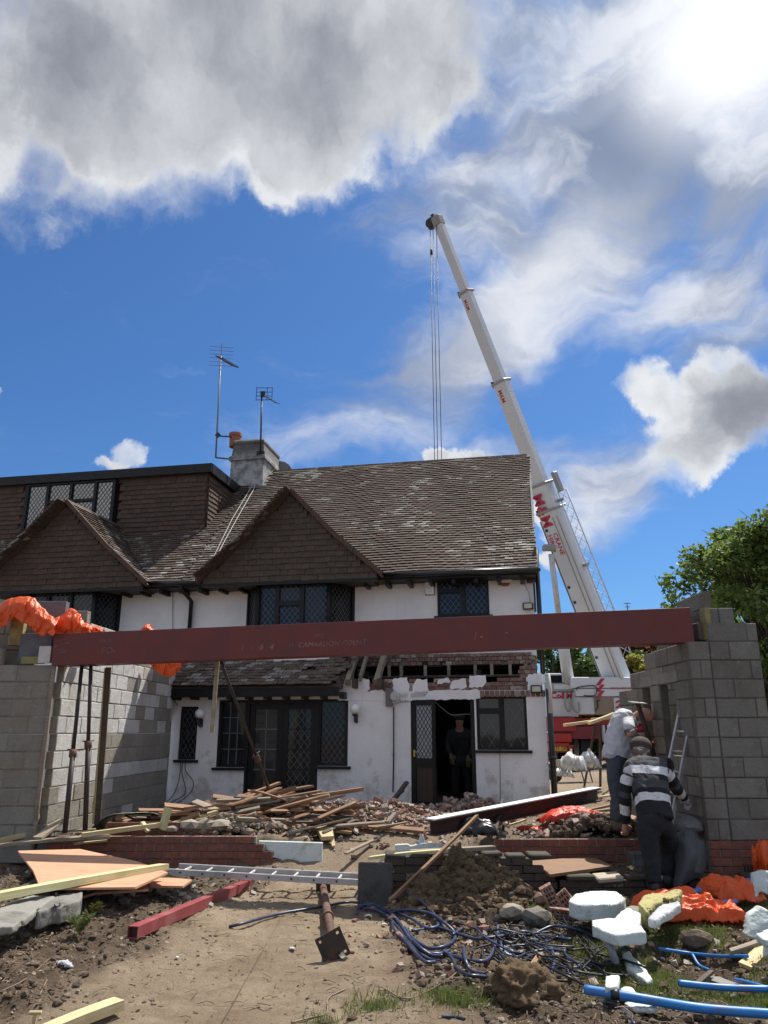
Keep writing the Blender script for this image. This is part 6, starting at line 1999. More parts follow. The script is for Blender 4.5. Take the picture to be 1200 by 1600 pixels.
# earth under the rubble
hx = np.arange(-4.0, 3.5, .06); hy = np.arange(10.2, 13.9, .06)
HX, HY = np.meshgrid(hx, hy)
HZ = np.vectorize(heap_h)(HX, HY) + fbm(HX * 5, HY * 5, 4, 77, .6) * .16 - .07 + terrain_h(HX.ravel(), HY.ravel()).reshape(HX.shape)
vs_ = np.stack([HX.ravel(), HY.ravel(), HZ.ravel()], 1); nxx = len(hx)
fs_ = [(j * nxx + i, j * nxx + i + 1, (j + 1) * nxx + i + 1, (j + 1) * nxx + i) for j in range(len(hy) - 1) for i in range(nxx - 1)]
rb = MB().add(vs_, fs_, sm=True).build('rubble_dust', 'clod_pale'); rb['kind'] = 'stuff'; rb['label'] = 'dusty crushed mortar and earth heaped before the house'; rb['category'] = 'rubble'
def chips(name, n, fx, fy, fs, matn, label, cat, sub=0, jit=.35, squash=.6, hh=True, n_oct=1):
    m = MB()
    for i in range(n):
        x = fx(); y = fy(); s = fs()
        if sub == 0:
            q = [(a * g_.uniform(.6, 1), b * g_.uniform(.6, 1), c * g_.uniform(.3, .7)) for a, b, c in ((-1, -1, -1), (1, -1, -1), (1, 1, -1), (-1, 1, -1), (-1, -1, 1), (1, -1, 1), (1, 1, 1), (-1, 1, 1))]
            E_ = Euler((g_.uniform(-.7, .7), g_.uniform(-.7, .7), g_.uniform(0, 6.28))).to_matrix()
            c = Vector((x, y, gz(x, y) + (max(0, heap_h(x, y)) if hh else 0) + s * .3))
            m.add([c + E_ @ (Vector(v) * s) for v in q], BOXF)
        else:
            m.blob((x, y, gz(x, y) + (heap_h(x, y) if hh else 0) + s * .25), (s, s, s * squash), sub, jit)
    o = m.build(name, matn, recalc=False); return tag(o, label, cat, kind='stuff')
chips('rubble', 2600, lambda: g_.gauss(-.8, 1.2), lambda: g_.gauss(11.7, .65), lambda: .006 + g_.random() ** 2 * .032, 'rubble_brick', 'crushed brick and tile fragments strewn before the white house wall', 'rubble')
chips('rubble', 700, lambda: g_.uniform(.6, 3.3), lambda: g_.uniform(10.0, 13.2), lambda: .005 + g_.random() ** 2 * .03, 'plaster', 'pale plaster and mortar crumbs over the yard right of the path', 'rubble')
chips('rubble', 700, lambda: g_.uniform(-4, 1.2), lambda: g_.uniform(10.1, 12.8), lambda: .005 + g_.random() ** 2 * .03, 'plaster', 'pale plaster crumbs over the timber and brick heap', 'rubble')
chips('debris', 420, lambda: g_.uniform(-.3, 4.2), lambda: g_.uniform(5.6, 8.5), lambda: .005 + g_.random() ** 3 * .035, 'rubble_brick', 'brick and tile crumbs strewn among the hoses and turf', 'debris', hh=False)
chips('debris', 380, lambda: g_.uniform(-.3, 4.2), lambda: g_.uniform(5.4, 8.5), lambda: .004 + g_.random() ** 3 * .028, 'plaster', 'pale crumbs strewn among the hoses and turf', 'debris', hh=False)
chips('debris', 300, lambda: g_.uniform(-4.2, -1.2), lambda: g_.uniform(7.5, 9.7), lambda: .005 + g_.random() ** 3 * .04, 'plaster', 'pale crumbs by the ladder and plywood', 'debris', hh=False)
# pale stones & mortar lumps left of the heap
for i, (px, py, Y, r, m) in enumerate(((296, 1290, 10.15, .12, 'plaster'), (318, 1288, 10.2, .13, 'cream_stone'), (345, 1287, 10.25, .15, 'stone'), (368, 1292, 10.25, .13, 'stone'), (388, 1300, 10.2, .10, 'clod_pale'), (270, 1296, 10.15, .08, 'plaster'), (466, 1302, 10.3, .07, 'plaster'), (476, 1306, 10.25, .06, 'plaster'), (410, 1302, 10.2, .08, 'clod_pale'))):
    p = Y2(px, py, Y); q = MB().blob((0, 0, 0), (r * 1.05, r * .8, r * .55), 1, .34); o = q.build('mortar_lump', 'plaster' if m == 'stone' else m); o.location = p
    tag(o, ('pale squared mortar lump next to the greenish timber stub', 'cream lump between the squared one and the grey stone', 'largest grey stone of the row on the brick wall', 'rounded grey stone right of the largest one', 'earthy lump at the right end of the row', 'small white lump at the left end of the row', 'loose pale lump on the bare ground by the batten foot', 'small white lump touching the other on bare ground', 'low earthy lump above the stepped brick end')[i], 'stone', 'lumps behind the brick wall')
m = MB()
for i in range(1500):
    x = g_.gauss(-2.05, .42); y = g_.gauss(10.35, .13); r = .006 + g_.random() ** 3 * .05
    if not 10.12 < y < 10.9: continue
    hm_ = .16 * math.exp(-((x + 2.0) ** 2 / .22)) + .06
    m.blob((x, y, gz(x, y) + hm_ * math.exp(-((y - 10.35) ** 2 / .05)) + r * .2), (r, r, r * .8), 1, .32)
tag(m.build('mortar_heap', 'clod_pale'), 'pale heap of mortar and earth behind the left brick wall', 'soil', kind='stuff')
# plastic rags among the rubble
def rag(cx, cy, cz, r, matn, label, cat='plastic sheet', seed=1, name='plastic_sheet', flat=.5, n=26, stretch=(1, 1), ridge=5.0, group=None):
    """crumpled sheet: a ragged outlined grid thrown into folds"""
    u = np.linspace(-1, 1, n); U_, V_ = np.meshgrid(u, u)
    rr = np.sqrt(U_ ** 2 + V_ ** 2); an = np.arctan2(V_, U_)
    edge = .78 + .5 * fbm(np.cos(an) * 1.6 + 9, np.sin(an) * 1.6 + seed, 3, seed)
    f = np.abs(fbm(U_ * 1.3 + seed, V_ * 1.3, 3, seed + 3) * 2.2)
    f2 = 1 - np.abs(fbm(U_ * 2.6 + seed * 3, V_ * 2.6 + 5, 3, seed + 8) * 3.2)
    Z_ = flat * (sstep(1.15 - rr, 0, .75) * .42 * (1 + 1.6 * fbm(U_ * 1.1 + seed, V_ * 1.1 + 3, 2, seed + 40)) + f * .30 + f2 * .26 + .17 * (1 - np.abs(fbm(U_ * 4.0 + seed, V_ * 2.6 + 5, 3, seed + 60) * 3.4))) * r
    Z_ = Z_ * (1 - sstep(rr, edge - .15, edge + .05) * .75)
    X_ = U_ * r * stretch[0] + fbm(U_ * 2, V_ * 2, 2, seed + 20) * r * .35; Yy = V_ * r * stretch[1] + fbm(U_ * 2 + 4, V_ * 2, 2, seed + 30) * r * .35
    vs_ = np.stack([X_.ravel(), Yy.ravel(), Z_.ravel()], 1)
    fs_ = []
    for j in range(n - 1):
        for i in range(n - 1):
            if rr[j, i] < edge[j, i]: fs_.append((j * n + i, j * n + i + 1, (j + 1) * n + i + 1, (j + 1) * n + i))
    used = sorted({q for f_ in fs_ for q in f_}); mp = {q: k for k, q in enumerate(used)}
    mb = MB().add([vs_[q] for q in used], [tuple(mp[q] for q in f_) for f_ in fs_], sm=True)
    o = mb.build(name, matn); o.location = (cx, cy, cz)
    o.modifiers.new('s', 'SOLIDIFY').thickness = .004
    return tag(o, label, cat, group)
p = Y2(475, 1262, 11.4); rag(p.x, p.y, p.z - .06, .22, 'white_sheet', 'white and pink torn plastic on the heap under the right french door window', seed=4, flat=.6)
p = Y2(530, 1262, 11.9); rag(p.x, p.y, p.z - .05, .16, 'foam', 'pale green scrap of membrane behind the rubble near the white wall', seed=5)
# sheet of red plastic behind the right brick wall
p = Y2(905, 1280, 10.6); rag(p.x - .08, p.y, p.z - .07, .46, 'red_sheet', 'bright red-orange plastic sheet thrown over earth behind the right low brick wall', seed=7, stretch=(1.35, .5), flat=.42, n=50)
p = Y2(838, 1297, 10.5); rag(p.x, p.y, p.z - .02, .22, 'red_sheet', 'thin flat end of red plastic tucked beside the white topped girder', seed=9, stretch=(1.6, .45), flat=.35)
m = MB()
for i in range(1300): 
    x = g_.gauss(2.62, .34); y = g_.uniform(9.9, 10.75); r_8 = .006 + g_.random() ** 3 * .045; m.blob((x, y, gz(x, y) + heap_h(x, y) + g_.uniform(-.02, .04)), r_8, 1, .3)
tag(m.build('soil', 'clod_dark'), 'lumpy earth under the red plastic behind the low wall', 'soil', kind='stuff')

# ---- girder with sunlit flange coloured white and pipe resting on the rubble
ga = at_z(673, 1306, .47); gb = at_z(934, 1251, .66)
ge = empty('steel_girder', ga, 'brown I-section girder with top flange coloured white as if sunlit lying aslant in the yard', 'girder')
dG = gb - ga; LG = dG.length; ge.matrix_world = frame_M(ga, gb, at=0) @ Matrix.Rotation(.0, 4, 'X')
MB().span((0, -.075, .168), (LG, .075, .184)).build('top_flange', 'white_paint', ge, bevel=.002)  # white here is sunlight put into the brown flange's colour
MB().span((0, -.006, .015), (LG, .006, .1675)).build('web', 'brown_steel', ge)
MB().span((0, -.075, 0), (LG, .075, .0145)).build('bottom_flange', 'brown_steel', ge)
MB().span((0, -.074, .150), (LG, .074, .1675)).build('flange_edge', 'brown_steel', ge)
for i in range(9): MB().box((LG * (.12 + i * .1), -.008, .10 + g_.uniform(-.03, .03)), (g_.uniform(.02, .06), .003, g_.uniform(.01, .04))).build('scuff', 'rust', ge)
# black bag and clutter in front of the girder
p = Y2(735, 1308, 9.7); rag(p.x + .05, p.y, p.z - .02, .30, 'black_sheet', 'black rubble bag with yellow rim slumped on the old mossy wall', seed=12, stretch=(1.3, .6), flat=.7, name='rubble_bag')
p = Y2(735, 1260, 13.0); rag(p.x, p.y, p.z, .15, 'white_sheet', 'small white bag beside the wall under the kitchen window', seed=14, flat=.9, name='plastic_bag')
p = Y2(804, 1262, 12.6); rag(p.x, p.y, p.z - .05, .14, 'white_sheet', 'grey-white bag by the wall foot behind the girder', seed=15, flat=1.2, name='plastic_bag')
b_ = empty('plastic_bottle', Y2(659, 1330, 9.45), 'clear bottle with red cap standing by the pale insulation board', 'bottle')
MB().tube([(0, 0, 0), (0, 0, .12), (0, 0, .16), (0, 0, .19)], [.035, .035, .02, .014], 12).build('bottle_body', 'white_sheet', b_); MB().tube([(0, 0, .19), (0, 0, .215)], .018, 10).build('cap', 'alarm_red', b_)
tag(MB().tube([Y2(787, 1262, 11), Y2(786, 1300, 10.2)], .02, 8).build('iron_stake', 'rust_dark'), 'thin dark iron stake standing before the white girder', 'stake')
tag(MB().bar(Y2(785, 1250, 10.5), Y2(772, 1312, 9.75), .035, .03).build('batten', 'timber_dark'), 'dark twisted strip hanging over the girder middle', 'timber')

# ---- pale foam insulation boards
def ragged(pts, k=4, amp=1.1):
    out = []
    for i, p in enumerate(pts):
        q = pts[(i + 1) % len(pts)]
        L = math.hypot(q[0] - p[0], q[1] - p[1]); m = max(1, min(k, int(L / 7)))
        for j in range(m):
            t = j / m; a_ = amp * (0.6 if j == 0 else 1)
            out.append((p[0] + (q[0] - p[0]) * t + g_.uniform(-a_, a_), p[1] + (q[1] - p[1]) * t + g_.uniform(-a_, a_) * .5))
    return out
def roughen(o, vox=.012, amp=.005, sc=26., seed=0.):
    md = o.modifiers.new('r', 'REMESH'); md.mode = 'VOXEL'; md.voxel_size = vox
    dg = bpy.context.evaluated_depsgraph_get(); m2 = bpy.data.meshes.new_from_object(o.evaluated_get(dg))
    o.modifiers.clear(); ml = o.data.materials[0]; o.data = m2; m2.materials.clear(); m2.materials.append(ml)
    wrinkle(o, amp, sc, seed)
    for v in m2.vertices:
        q = v.co * 7 + Vector((seed, 0, 0)); k = mn.noise(q)
        if k > .28: v.co -= v.normal * (k - .28) * .05
    for p in m2.polygons: p.use_smooth = True
    return o
def slab_px(pts, ztop, t, label, name='insulation_board', matn='foam', group=None, cat='insulation', jit=.006, bevel=.006):
    if matn in ('foam', 'wool', 'white_sheet', 'slab'): pts = ragged(pts); bevel = min(bevel, .004)
    poly = [at_z(px, py, ztop) + Vector((0, 0, random.uniform(-jit, jit))) for px, py in pts]
    c = sum(poly, Vector()) / len(poly)
    mb = MB().prism([p - c for p in poly], (0, 0, -t))
    o = mb.build(name, matn, recalc=True, bevel=0 if matn in ('foam', 'wool', 'white_sheet', 'slab') else bevel); o.location = c
    if matn in ('foam', 'wool', 'white_sheet', 'slab'): roughen(o, amp=.012 if matn == 'wool' else .004, seed=len(label))
    return tag(o, label, cat, group)
def board_px(pts, Y, t, label, name='insulation_board', matn='foam', cat='insulation', lean=.0, group=None, bevel=.004):
    ym = max(p[1] for p in pts)
    if name == 'insulation_board' and Y < 9: pts = ragged(pts)
    poly = [at_y(px, py, Y + lean * (ym - py) / 40.) for px, py in pts]
    c = sum(poly, Vector()) / len(poly)
    mb = MB().prism([p - c for p in poly], (0, t, 0)); o = mb.build(name, matn, recalc=True, bevel=0 if Y < 9 else bevel); o.location = c
    if Y < 9: roughen(o, seed=len(label))
    return tag(o, label, cat, group)
board_px([(404, 1314), (504, 1317), (503, 1353), (440, 1352), (436, 1342), (429, 1340), (427, 1331), (418, 1329), (416, 1322), (404, 1318)], 9.87, .06, 'pale green insulation board upright against the stepped end of the left brick wall', lean=.05)
board_px([(617, 1320), (637, 1319), (642, 1322), (659, 1318), (704, 1320), (703, 1332), (641, 1338), (640, 1352), (618, 1352)], 9.35, .06, 'pale green insulation offcut upright behind the boards on the old wall', lean=.05)
slab_px([(889, 1409), (897, 1397), (925, 1392), (962, 1393), (977, 1402), (970, 1409), (948, 1413), (905, 1413)], .26, .12, 'thick pale foam slab with dirty centre lying nearest the old wall', matn='foam')
slab_px([(925, 1438), (960, 1434), (970, 1422), (985, 1418), (1000, 1427), (1000, 1445), (1010, 1457), (960, 1459), (926, 1446)], .27, .075, 'clean white-green foam slab with notched corner overhanging the trench')
slab_px([(973, 1490), (984, 1486), (1000, 1503), (1020, 1528), (1010, 1532), (980, 1512)], .05, .05, 'long thin foam sliver lying in the trench')
slab_px([(946, 1527), (960, 1523), (968, 1524), (966, 1542), (945, 1543)], .13, .04, 'small square foam offcut standing by the big blue pipe')
slab_px([(970, 1545), (982, 1541), (1002, 1556), (1000, 1562), (972, 1558)], .06, .04, 'foam scrap poking out from behind the big blue pipe')
slab_px([(975, 1568), (990, 1560), (1030, 1570), (1024, 1577), (985, 1574)], .04, .03, 'flat foam scrap half under the big blue pipe')
board_px([(1175, 1366), (1190, 1361), (1202, 1362), (1202, 1400), (1188, 1393), (1184, 1405), (1176, 1404)], 7.9, .06, 'torn foam piece standing at the right edge above the orange sheet', lean=.1)
board_px([(1165, 1462), (1172, 1430), (1188, 1417), (1205, 1425), (1205, 1472), (1180, 1468)], 6.7, .08, 'craggy foam block in front of the orange sheet at the right edge', lean=.1)
slab_px([(1180, 1458), (1210, 1450), (1215, 1466), (1195, 1470)], .25, .05, 'clean foam offcut on the far right above the split timbers')
board_px([(1194, 1468), (1206, 1466), (1206, 1515), (1195, 1512)], 6.2, .04, 'narrow white foam edge standing at the right margin of the turf')
slab_px([(1012, 1434), (1030, 1416), (1060, 1405), (1064, 1414), (1040, 1426), (1024, 1438)], .32, .06, 'grimy white sheet-wrapped offcut between wool slab and orange sheet', matn='white_sheet')
slab_px([(998, 1412), (1040, 1398), (1045, 1406), (1015, 1420)], .22, .08, 'mineral wool base slab in shadow behind', matn='meter_grey') if False else None
slab_px([(998, 1416), (1004, 1402), (1050, 1389), (1064, 1392), (1060, 1400), (1022, 1412), (1012, 1424)], .30, .12, 'mustard coloured mineral wool slab with frayed end', name='wool_slab', matn='wool', jit=.02, bevel=.015)
slab_px([(975, 1418), (1000, 1412), (1014, 1418), (1008, 1430), (985, 1430)], .18, .10, 'grey weathered slab wedged between the two foam slabs', name='concrete_slab', matn='slab', cat='slab')

# ---- orange plastic
cen = gp(1095, 1440)
rag(cen.x - .06, cen.y + .0, cen.z + .0, .62, 'orange_sheet', 'large crumpled orange plastic sheet on the grass beside the blue pipes', seed=21, stretch=(1.0, .6), flat=.46, n=120)
c2 = gp(1150, 1420); rag(c2.x, c2.y + .1, c2.z + .03, .50, 'orange_sheet', 'second orange plastic hump at the right frame edge', seed=25, stretch=(.85, .6), flat=.50, n=100)
c2 = gp(1190, 1400); rag(c2.x + .1, c2.y, c2.z + .12, .26, 'orange_sheet', 'upper orange fold hanging off the torn foam piece at far right', seed=29, stretch=(.7, .5), flat=1.5, n=34)
def bag_tube(pts, rs, matn, label, seed, name='plastic_sheet', cat='plastic sheet', amp=.55):
    """sheet bunched into a fat rope"""
    P_ = catmull(pts, 16); n = 44
    R_ = np.interp(np.linspace(0, len(rs) - 1, len(P_)), range(len(rs)), rs)
    mb = MB().tube(P_, list(R_), n, sm=True)
    out = []
    for i, v in enumerate(mb.v):
        ring = i // n; c = P_[min(ring, len(P_) - 1)]; d = Vector(v) - c
        a = (i % n) / n * 2 * PI
        k = float(fbm(np.array([math.cos(a) * 1.3 + ring * .09 + seed]), np.array([math.sin(a) * 1.3 + ring * .07]), 3, seed)[0])
        g1 = ring * .42
        k2 = abs(float(fbm(np.array([math.cos(a) * 3 + g1 * .5 + seed]), np.array([math.sin(a) * 3 + g1 * .3]), 2, seed + 5)[0]))
        k3 = abs(float(fbm(np.array([math.cos(a) * 6 + g1 * 1.2 + seed]), np.array([math.sin(a) * 6 - g1]), 2, seed + 9)[0]))
        out.append(c + d * (1.08 + k * amp * 2.2 - k2 * 1.1 - k3 * .7))
    mb.v = [tuple(q) for q in out]
    o = mb.build(name, matn)
    for q_ in o.data.polygons: q_.use_smooth = False
    return tag(o, label, cat)
def drape(top, hs, matn, label, seed, fwd=.07, back=.12, nu=90, nv=22):
    """thin sheet thrown over an edge: falls down the near side in pleats, a little down the far side"""
    T_ = catmull(top, 16); m_ = len(T_)
    H_ = np.interp(np.linspace(0, len(hs) - 1, m_), range(len(hs)), hs)
    vs_ = []
    for i, p in enumerate(T_):
        u = i / m_
        for k in range(nv):
            v = k / (nv - 1)
            w = (v - .25) / .75
            pl = 1 - 2.4 * abs(float(fbm(np.array([u * 9 + seed + w * .6]), np.array([w * 1.3 + seed]), 3, seed)[0])) 
            pl2 = float(fbm(np.array([u * 22 + seed]), np.array([w * 3.1]), 2, seed + 7)[0])
            drop = max(0, w); bk = max(0, -w) * 4
            x = p.x + (pl2 * .05 + (pl - .6) * .02) * (1 + drop)
            y = p.y - fwd * min(1, drop * 3) * (.6 + .8 * pl) + back * bk * .9 - .03 * pl2
            z = p.z - H_[i] * drop * (1 + .35 * pl2 + .18 * (pl - .6)) - H_[i] * .5 * bk * .6 + (.022 * (pl - .5)) * (1 - drop) + .012 * pl2
            vs_.append((x, y, z))
    mb = MB().add(vs_, [(i * nv + k, i * nv + k + 1, (i + 1) * nv + k + 1, (i + 1) * nv + k) for i in range(m_ - 1) for k in range(nv - 1)], sm=True)
    o = mb.build('plastic_sheet', matn); o.modifiers.new('s', 'SOLIDIFY').thickness = .003
    return tag(o, label, 'plastic sheet')
drape([Y2(-16, 962, 9.74), Y2(4, 940, 9.74), Y2(30, 932, 9.74), Y2(52, 935, 9.74), Y2(70, 952, 9.74), Y2(90, 972, 9.72)], [.50, .42, .30, .34, .34, .16], 'orange_sheet', 'orange plastic sheeting draped over the top of the left block wall', 31)
drape([Y2(76, 968, 10.0), Y2(94, 962, 10.0), Y2(108, 951, 10.0), Y2(122, 958, 10.0), Y2(132, 970, 10.0), Y2(146, 982, 10.0)], [.18, .30, .38, .34, .24, .10], 'orange_sheet', 'bunched orange plastic on the left wall just above the beam end', 33)
drape([Y2(140, 986, 10.4), Y2(149, 978, 10.4), Y2(162, 986, 10.4)], [.06, .10, .05], 'orange_sheet', 'small orange tuft peeping over the beam', 35)
drape([Y2(219, 986, 12.6), Y2(230, 975, 12.6), Y2(242, 985, 12.6)], [.10, .20, .10], 'orange_sheet', 'lone orange tuft above the beam further right', 37)
drape([Y2(236, 1026, 12.7), Y2(254, 1028, 12.7), Y2(270, 1028, 12.7), Y2(287, 1030, 12.7)], [.12, .26, .30, .14], 'orange_sheet', 'orange plastic hanging down below the beam at the end of the left wall', 39)

# ---- curved black membrane, boards and planks on the left
us = np.linspace(0, 1, 26); mb = MB()
A0 = Y2(138, 1290, 10.2); A1 = Y2(262, 1282, 11.0)
vv_ = []
for j, w in enumerate((0, .25, .5, .75, 1)):
    for u in us:
        b = A0.lerp(A1, u); z = .24 * math.sin(PI * min(1, u * 1.0)) ** .55
        vv_.append((b.x + .04 * w, b.y + .55 * w, .38 + z * (1 - .35 * w) + .02 * math.sin(u * 9)))
mb.add(vv_, [(j * 26 + i, j * 26 + i + 1, (j + 1) * 26 + i + 1, (j + 1) * 26 + i) for j in range(4) for i in range(25)], sm=True)
o = mb.build('membrane_sheet', 'black_sheet'); o.modifiers.new('s', 'SOLIDIFY').thickness = .006
tag(o, 'curved black damp-proof sheet arched behind the left brick wall', 'membrane')
L3 = [((-20, 1318), 9.6, (58, 1300), 9.9, .07, .05, 'timber_new', 'yellow sawn batten at the far left edge'),
      ((58, 1310), 9.55, (96, 1281), 10.0, .12, .03, 'timber_grey', 'grey board propped against the foot of the leaning prop'),
      ((-20, 1323), 9.4, (172, 1307), 9.75, .16, .03, 'timber_grey', 'long grey brown scaffold board along the left wall foot'),
      ((128, 1305), 9.6, (258, 1288), 10.1, .07, .05, 'timber_new', 'yellow batten over the left brick wall end'),
      ((148, 1301), 9.9, (225, 1290), 10.2, .05, .04, 'timber_new', 'second yellow batten above the left brick wall'),
      ((222, 1285), 10.0, (232, 1299), 9.95, .06, .03, 'timber_new', 'tiny yellow offcut sitting on the battens'),
      ((253, 1297), 10.05, (263, 1262), 10.1, .09, .06, 'timber_green', 'greenish stub of timber standing upright behind the left brick wall'),
      ((118, 1318), 9.80, (170, 1313), 9.82, .10, .02, 'timber_new', 'broken pale lath on top of the left brick wall'),
      ((60, 1300), 10.0, (150, 1296), 10.2, .08, .02, 'timber_grey', 'thin grey lath behind the props')]
for a, ya, b, yb, w, t, m, lb in L3: plank(Y2(*a, ya), Y2(*b, yb), w, t, m, lb, group='boards by the left wall')
q = slab_px([(28, 1330), (125, 1326), (215, 1345), (262, 1362), (212, 1384), (90, 1389), (60, 1380), (52, 1360)], .36, .018, 'large reddish plywood sheet sagging over the earth bank', name='plywood_sheet', matn='plywood', cat='plywood', jit=.01, bevel=0)
slab_px([(120, 1402), (228, 1367), (232, 1390), (150, 1394)], .27, .018, 'lower triangular corner of plywood under the pale timber', name='plywood_sheet', matn='plywood', cat='plywood', bevel=0)
slab_px([(224, 1367), (300, 1375), (286, 1385), (235, 1384)], .25, .018, 'pointed end of reddish plywood beside the ladder foot', name='plywood_sheet', matn='plywood', cat='plywood', bevel=0)
plank(at_z(-60, 1411, .42), at_z(258, 1354, .37), .095, .055, 'timber_green', 'long clean pale timber lying across the plywood on the left', group=None)
plank(at_z(235, 1357, .30), at_z(305, 1380, .2), .05, .02, 'timber_grey', 'thin grey strip running from the plywood to the ladder', group=None)
slab_px([(-30, 1425), (52, 1398), (88, 1400), (20, 1448), (-30, 1452)], .34, .05, 'weathered grey slab half under the pale timber at left edge', name='concrete_slab', matn='slab', cat='slab')
slab_px([(88, 1396), (130, 1387), (128, 1403), (110, 1412), (56, 1424), (70, 1408)], .33, .13, 'broken grey slab with rough edge beside the green weed', name='concrete_slab', matn='slab', cat='slab', jit=.015, bevel=.01)
plank(gp(60, 1618, .05), gp(186, 1568, .05), .10, .055, 'timber_new', 'sawn yellow timber offcut in the bottom left foreground', group=None)
te = empty('bolster', gp(53, 1600, .02), 'small pale T-shaped handle end at the bottom left', 'tool')
MB().box((0, 0, .055), (.075, .02, .02)).build('head', 'timber_new', te, bevel=.005); MB().box((0, 0, .02), (.02, .02, .07)).build('shank', 'timber_new', te, bevel=.004)

# ---- red box section, ladder, stub column, concrete block
ra_ = gp(207, 1457, .05); rb_ = gp(388, 1381, .05)
rt_ = empty('steel_tube', ra_, 'square red steel tube lying on the soil beside the path', 'steel tube'); rt_.matrix_world = frame_M(ra_, rb_, at=0)
LR = (rb_ - ra_).length; w = .085; t = .006
m = MB(); m.span((0, -w / 2, w / 2 - t), (LR, w / 2, w / 2)).span((0, -w / 2, -w / 2), (LR, w / 2, -w / 2 + t)).span((0.001, -w / 2, -w / 2 + t + .0005), (LR - .001, -w / 2 + t, w / 2 - t - .0005)).span((0.001, w / 2 - t, -w / 2 + t + .0005), (LR - .001, w / 2, w / 2 - t - .0005))
m.build('tube_wall', 'red_tube', rt_); MB().span((.04, -w / 2 + t + .001, -w / 2 + t + .001), (.05, w / 2 - t - .001, w / 2 - t - .001)).build('inner_shadow', 'brown_steel', rt_)
la = at_z(262, 1362, .20); lb_ = at_z(600, 1381, .12)
le = empty('ladder', la, 'aluminium ladder lying flat on the ground in front of the left brick wall', 'ladder'); le.matrix_world = frame_M(la, lb_, at=0)
LL = (lb_ - la).length; wl = .34
for sy in (0, wl):
    MB().span((0, sy - .014, -.03), (LL, sy + .014, .03)).build('stile', 'alu', le, bevel=.004)
k = 0
x = .14
while x < LL - .05:
    MB().tube([(x, .012, 0), (x, wl - .012, 0)], .014, 8).build('rung', 'alu', le)
    MB().tube([(x, -.016, 0), (x, -.0145, 0)], .011, 10).build('rung_end', 'black_plastic', le)
    x += .235
sa_ = gp(505, 1386, .05); sb_ = gp(520, 1479, .09)
st = empty('stub_column', sa_, 'rusty pipe stub with square base plates at both ends, lying on the path', 'steel stub')
dS_ = sb_ - sa_; MB().tube([(0, 0, 0), dS_], .036, 16).build('pipe', 'rust', st); MB().tube([dS_ * .58, dS_ * .60], .05, 14).build('pipe_ring', 'rust', st)
for pp, sc in ((Vector((0, 0, 0)), .15), (dS_, .20)):
    Mq = frame_M((0, 0, 0), dS_, at=0); Mq.translation = pp
    zrot = Matrix.Rotation(.45 if sc > .16 else .05, 4, 'X')
    pm = MB(); hs_ = []
    wall_cells(pm, -sc / 2, sc / 2, -sc / 2, sc / 2, -.006, .006, [(a - .010, a + .010, b - .010, b + .010) for a in (-sc * .34, sc * .34) for b in (-sc * .34, sc * .34)])
    po = pm.build('base_plate', 'rust_dark', st); po.matrix_basis = Mq @ zrot @ Matrix.Rotation(R(90), 4, 'Z')
    bo = MB().tube([(0, -.0075, 0), (0, -.004, 0)] if True else [], .028, 14).build('bore', 'black_plastic', st); bo.matrix_basis = Mq @ zrot @ Matrix.Rotation(R(90), 4, 'Z') @ Matrix.Diagonal((1, -1, 1, 1))
p = gp(586, 1413)
cb = MB().box((0, 0, 0), (.335, .10, .40)).build('concrete_block', 'old_concrete', bevel=.012); cb.location = (p.x, p.y, p.z + .17); cb.rotation_euler = (-.12, .02, .05)
tag(cb, 'dark concrete block standing upright at the end of the ladder', 'block')
o = MB().box((0, 0, 0), (.30, .20, .09)).build('concrete_block', 'ground_concrete', bevel=.008); o.location = Y2(608, 1362, 8.75); tag(o, 'flat concrete lump behind the upright block at the old wall end', 'block')
plank(Y2(608, 1408, 7.75), Y2(746, 1274, 9.3), .032, .028, 'timber_old', 'long thin rusty brown batten slanting up from the block to the girder', group=None)
plank(Y2(575, 1341, 8.66), Y2(700, 1329, 8.68), .07, .03, 'timber_green', 'greenish grey board bridging the path to the old wall top', group=None)
plank(Y2(640, 1331, 8.78), Y2(774, 1324, 8.85), .10, .035, 'timber_grey', 'grey board lying on the coping of the old mossy wall', group=None)
slab_px([(790, 1348), (925, 1338), (957, 1352), (860, 1366), (838, 1357)], .215, .03, 'brown hardboard panel lying on the low stone edging', name='hardboard_panel', matn='timber_old', cat='board', bevel=.002)
slab_px([(798, 1394), (822, 1391), (827, 1404), (810, 1411)], .15, .03, 'grey broken slate by the foot of the old wall', name='slate', matn='slab', cat='slate')

# ---- hollow bricks, stones by the heap
def hollow_brick(px, py, dz, rot, label, sc=1.):
    p = gp(px, py, dz)
    e = empty('hollow_brick', p, label, 'brick', 'perforated bricks'); e.rotation_euler = rot; e.scale = (sc * 1.1, sc * 1.1, sc * 1.1)
    m = MB(); hs_ = [(-.10 + .028 + i * .036 - .011, -.10 + .028 + i * .036 + .011, -.045 + .022 + j * .023 - .006, -.045 + .022 + j * .023 + .006) for i in range(5) for j in range(3)]
    wall_cells(m, -.10, .10, -.05, .05, 0, .065, hs_); m.build('brick_body', 'rubble_brick', e)
    MB().span((-.098, .03, -.048), (.098, .034, .048)).build('hole_back', 'dark_room', e)
hollow_brick(862, 1405, .10, (.15, 1.1, .1), 'perforated brick standing on edge left of the thick foam slab')
hollow_brick(888, 1412, .09, (-.1, .9, -.3), 'perforated brick leaning against its neighbour by the foam')
hollow_brick(878, 1432, .05, (.1, .15, .1), 'perforated brick lying flat below the other two')
hollow_brick(893, 1307, .05, (.2, .1, .4), 'perforated brick behind the low brick wall near the red sheet', .8)
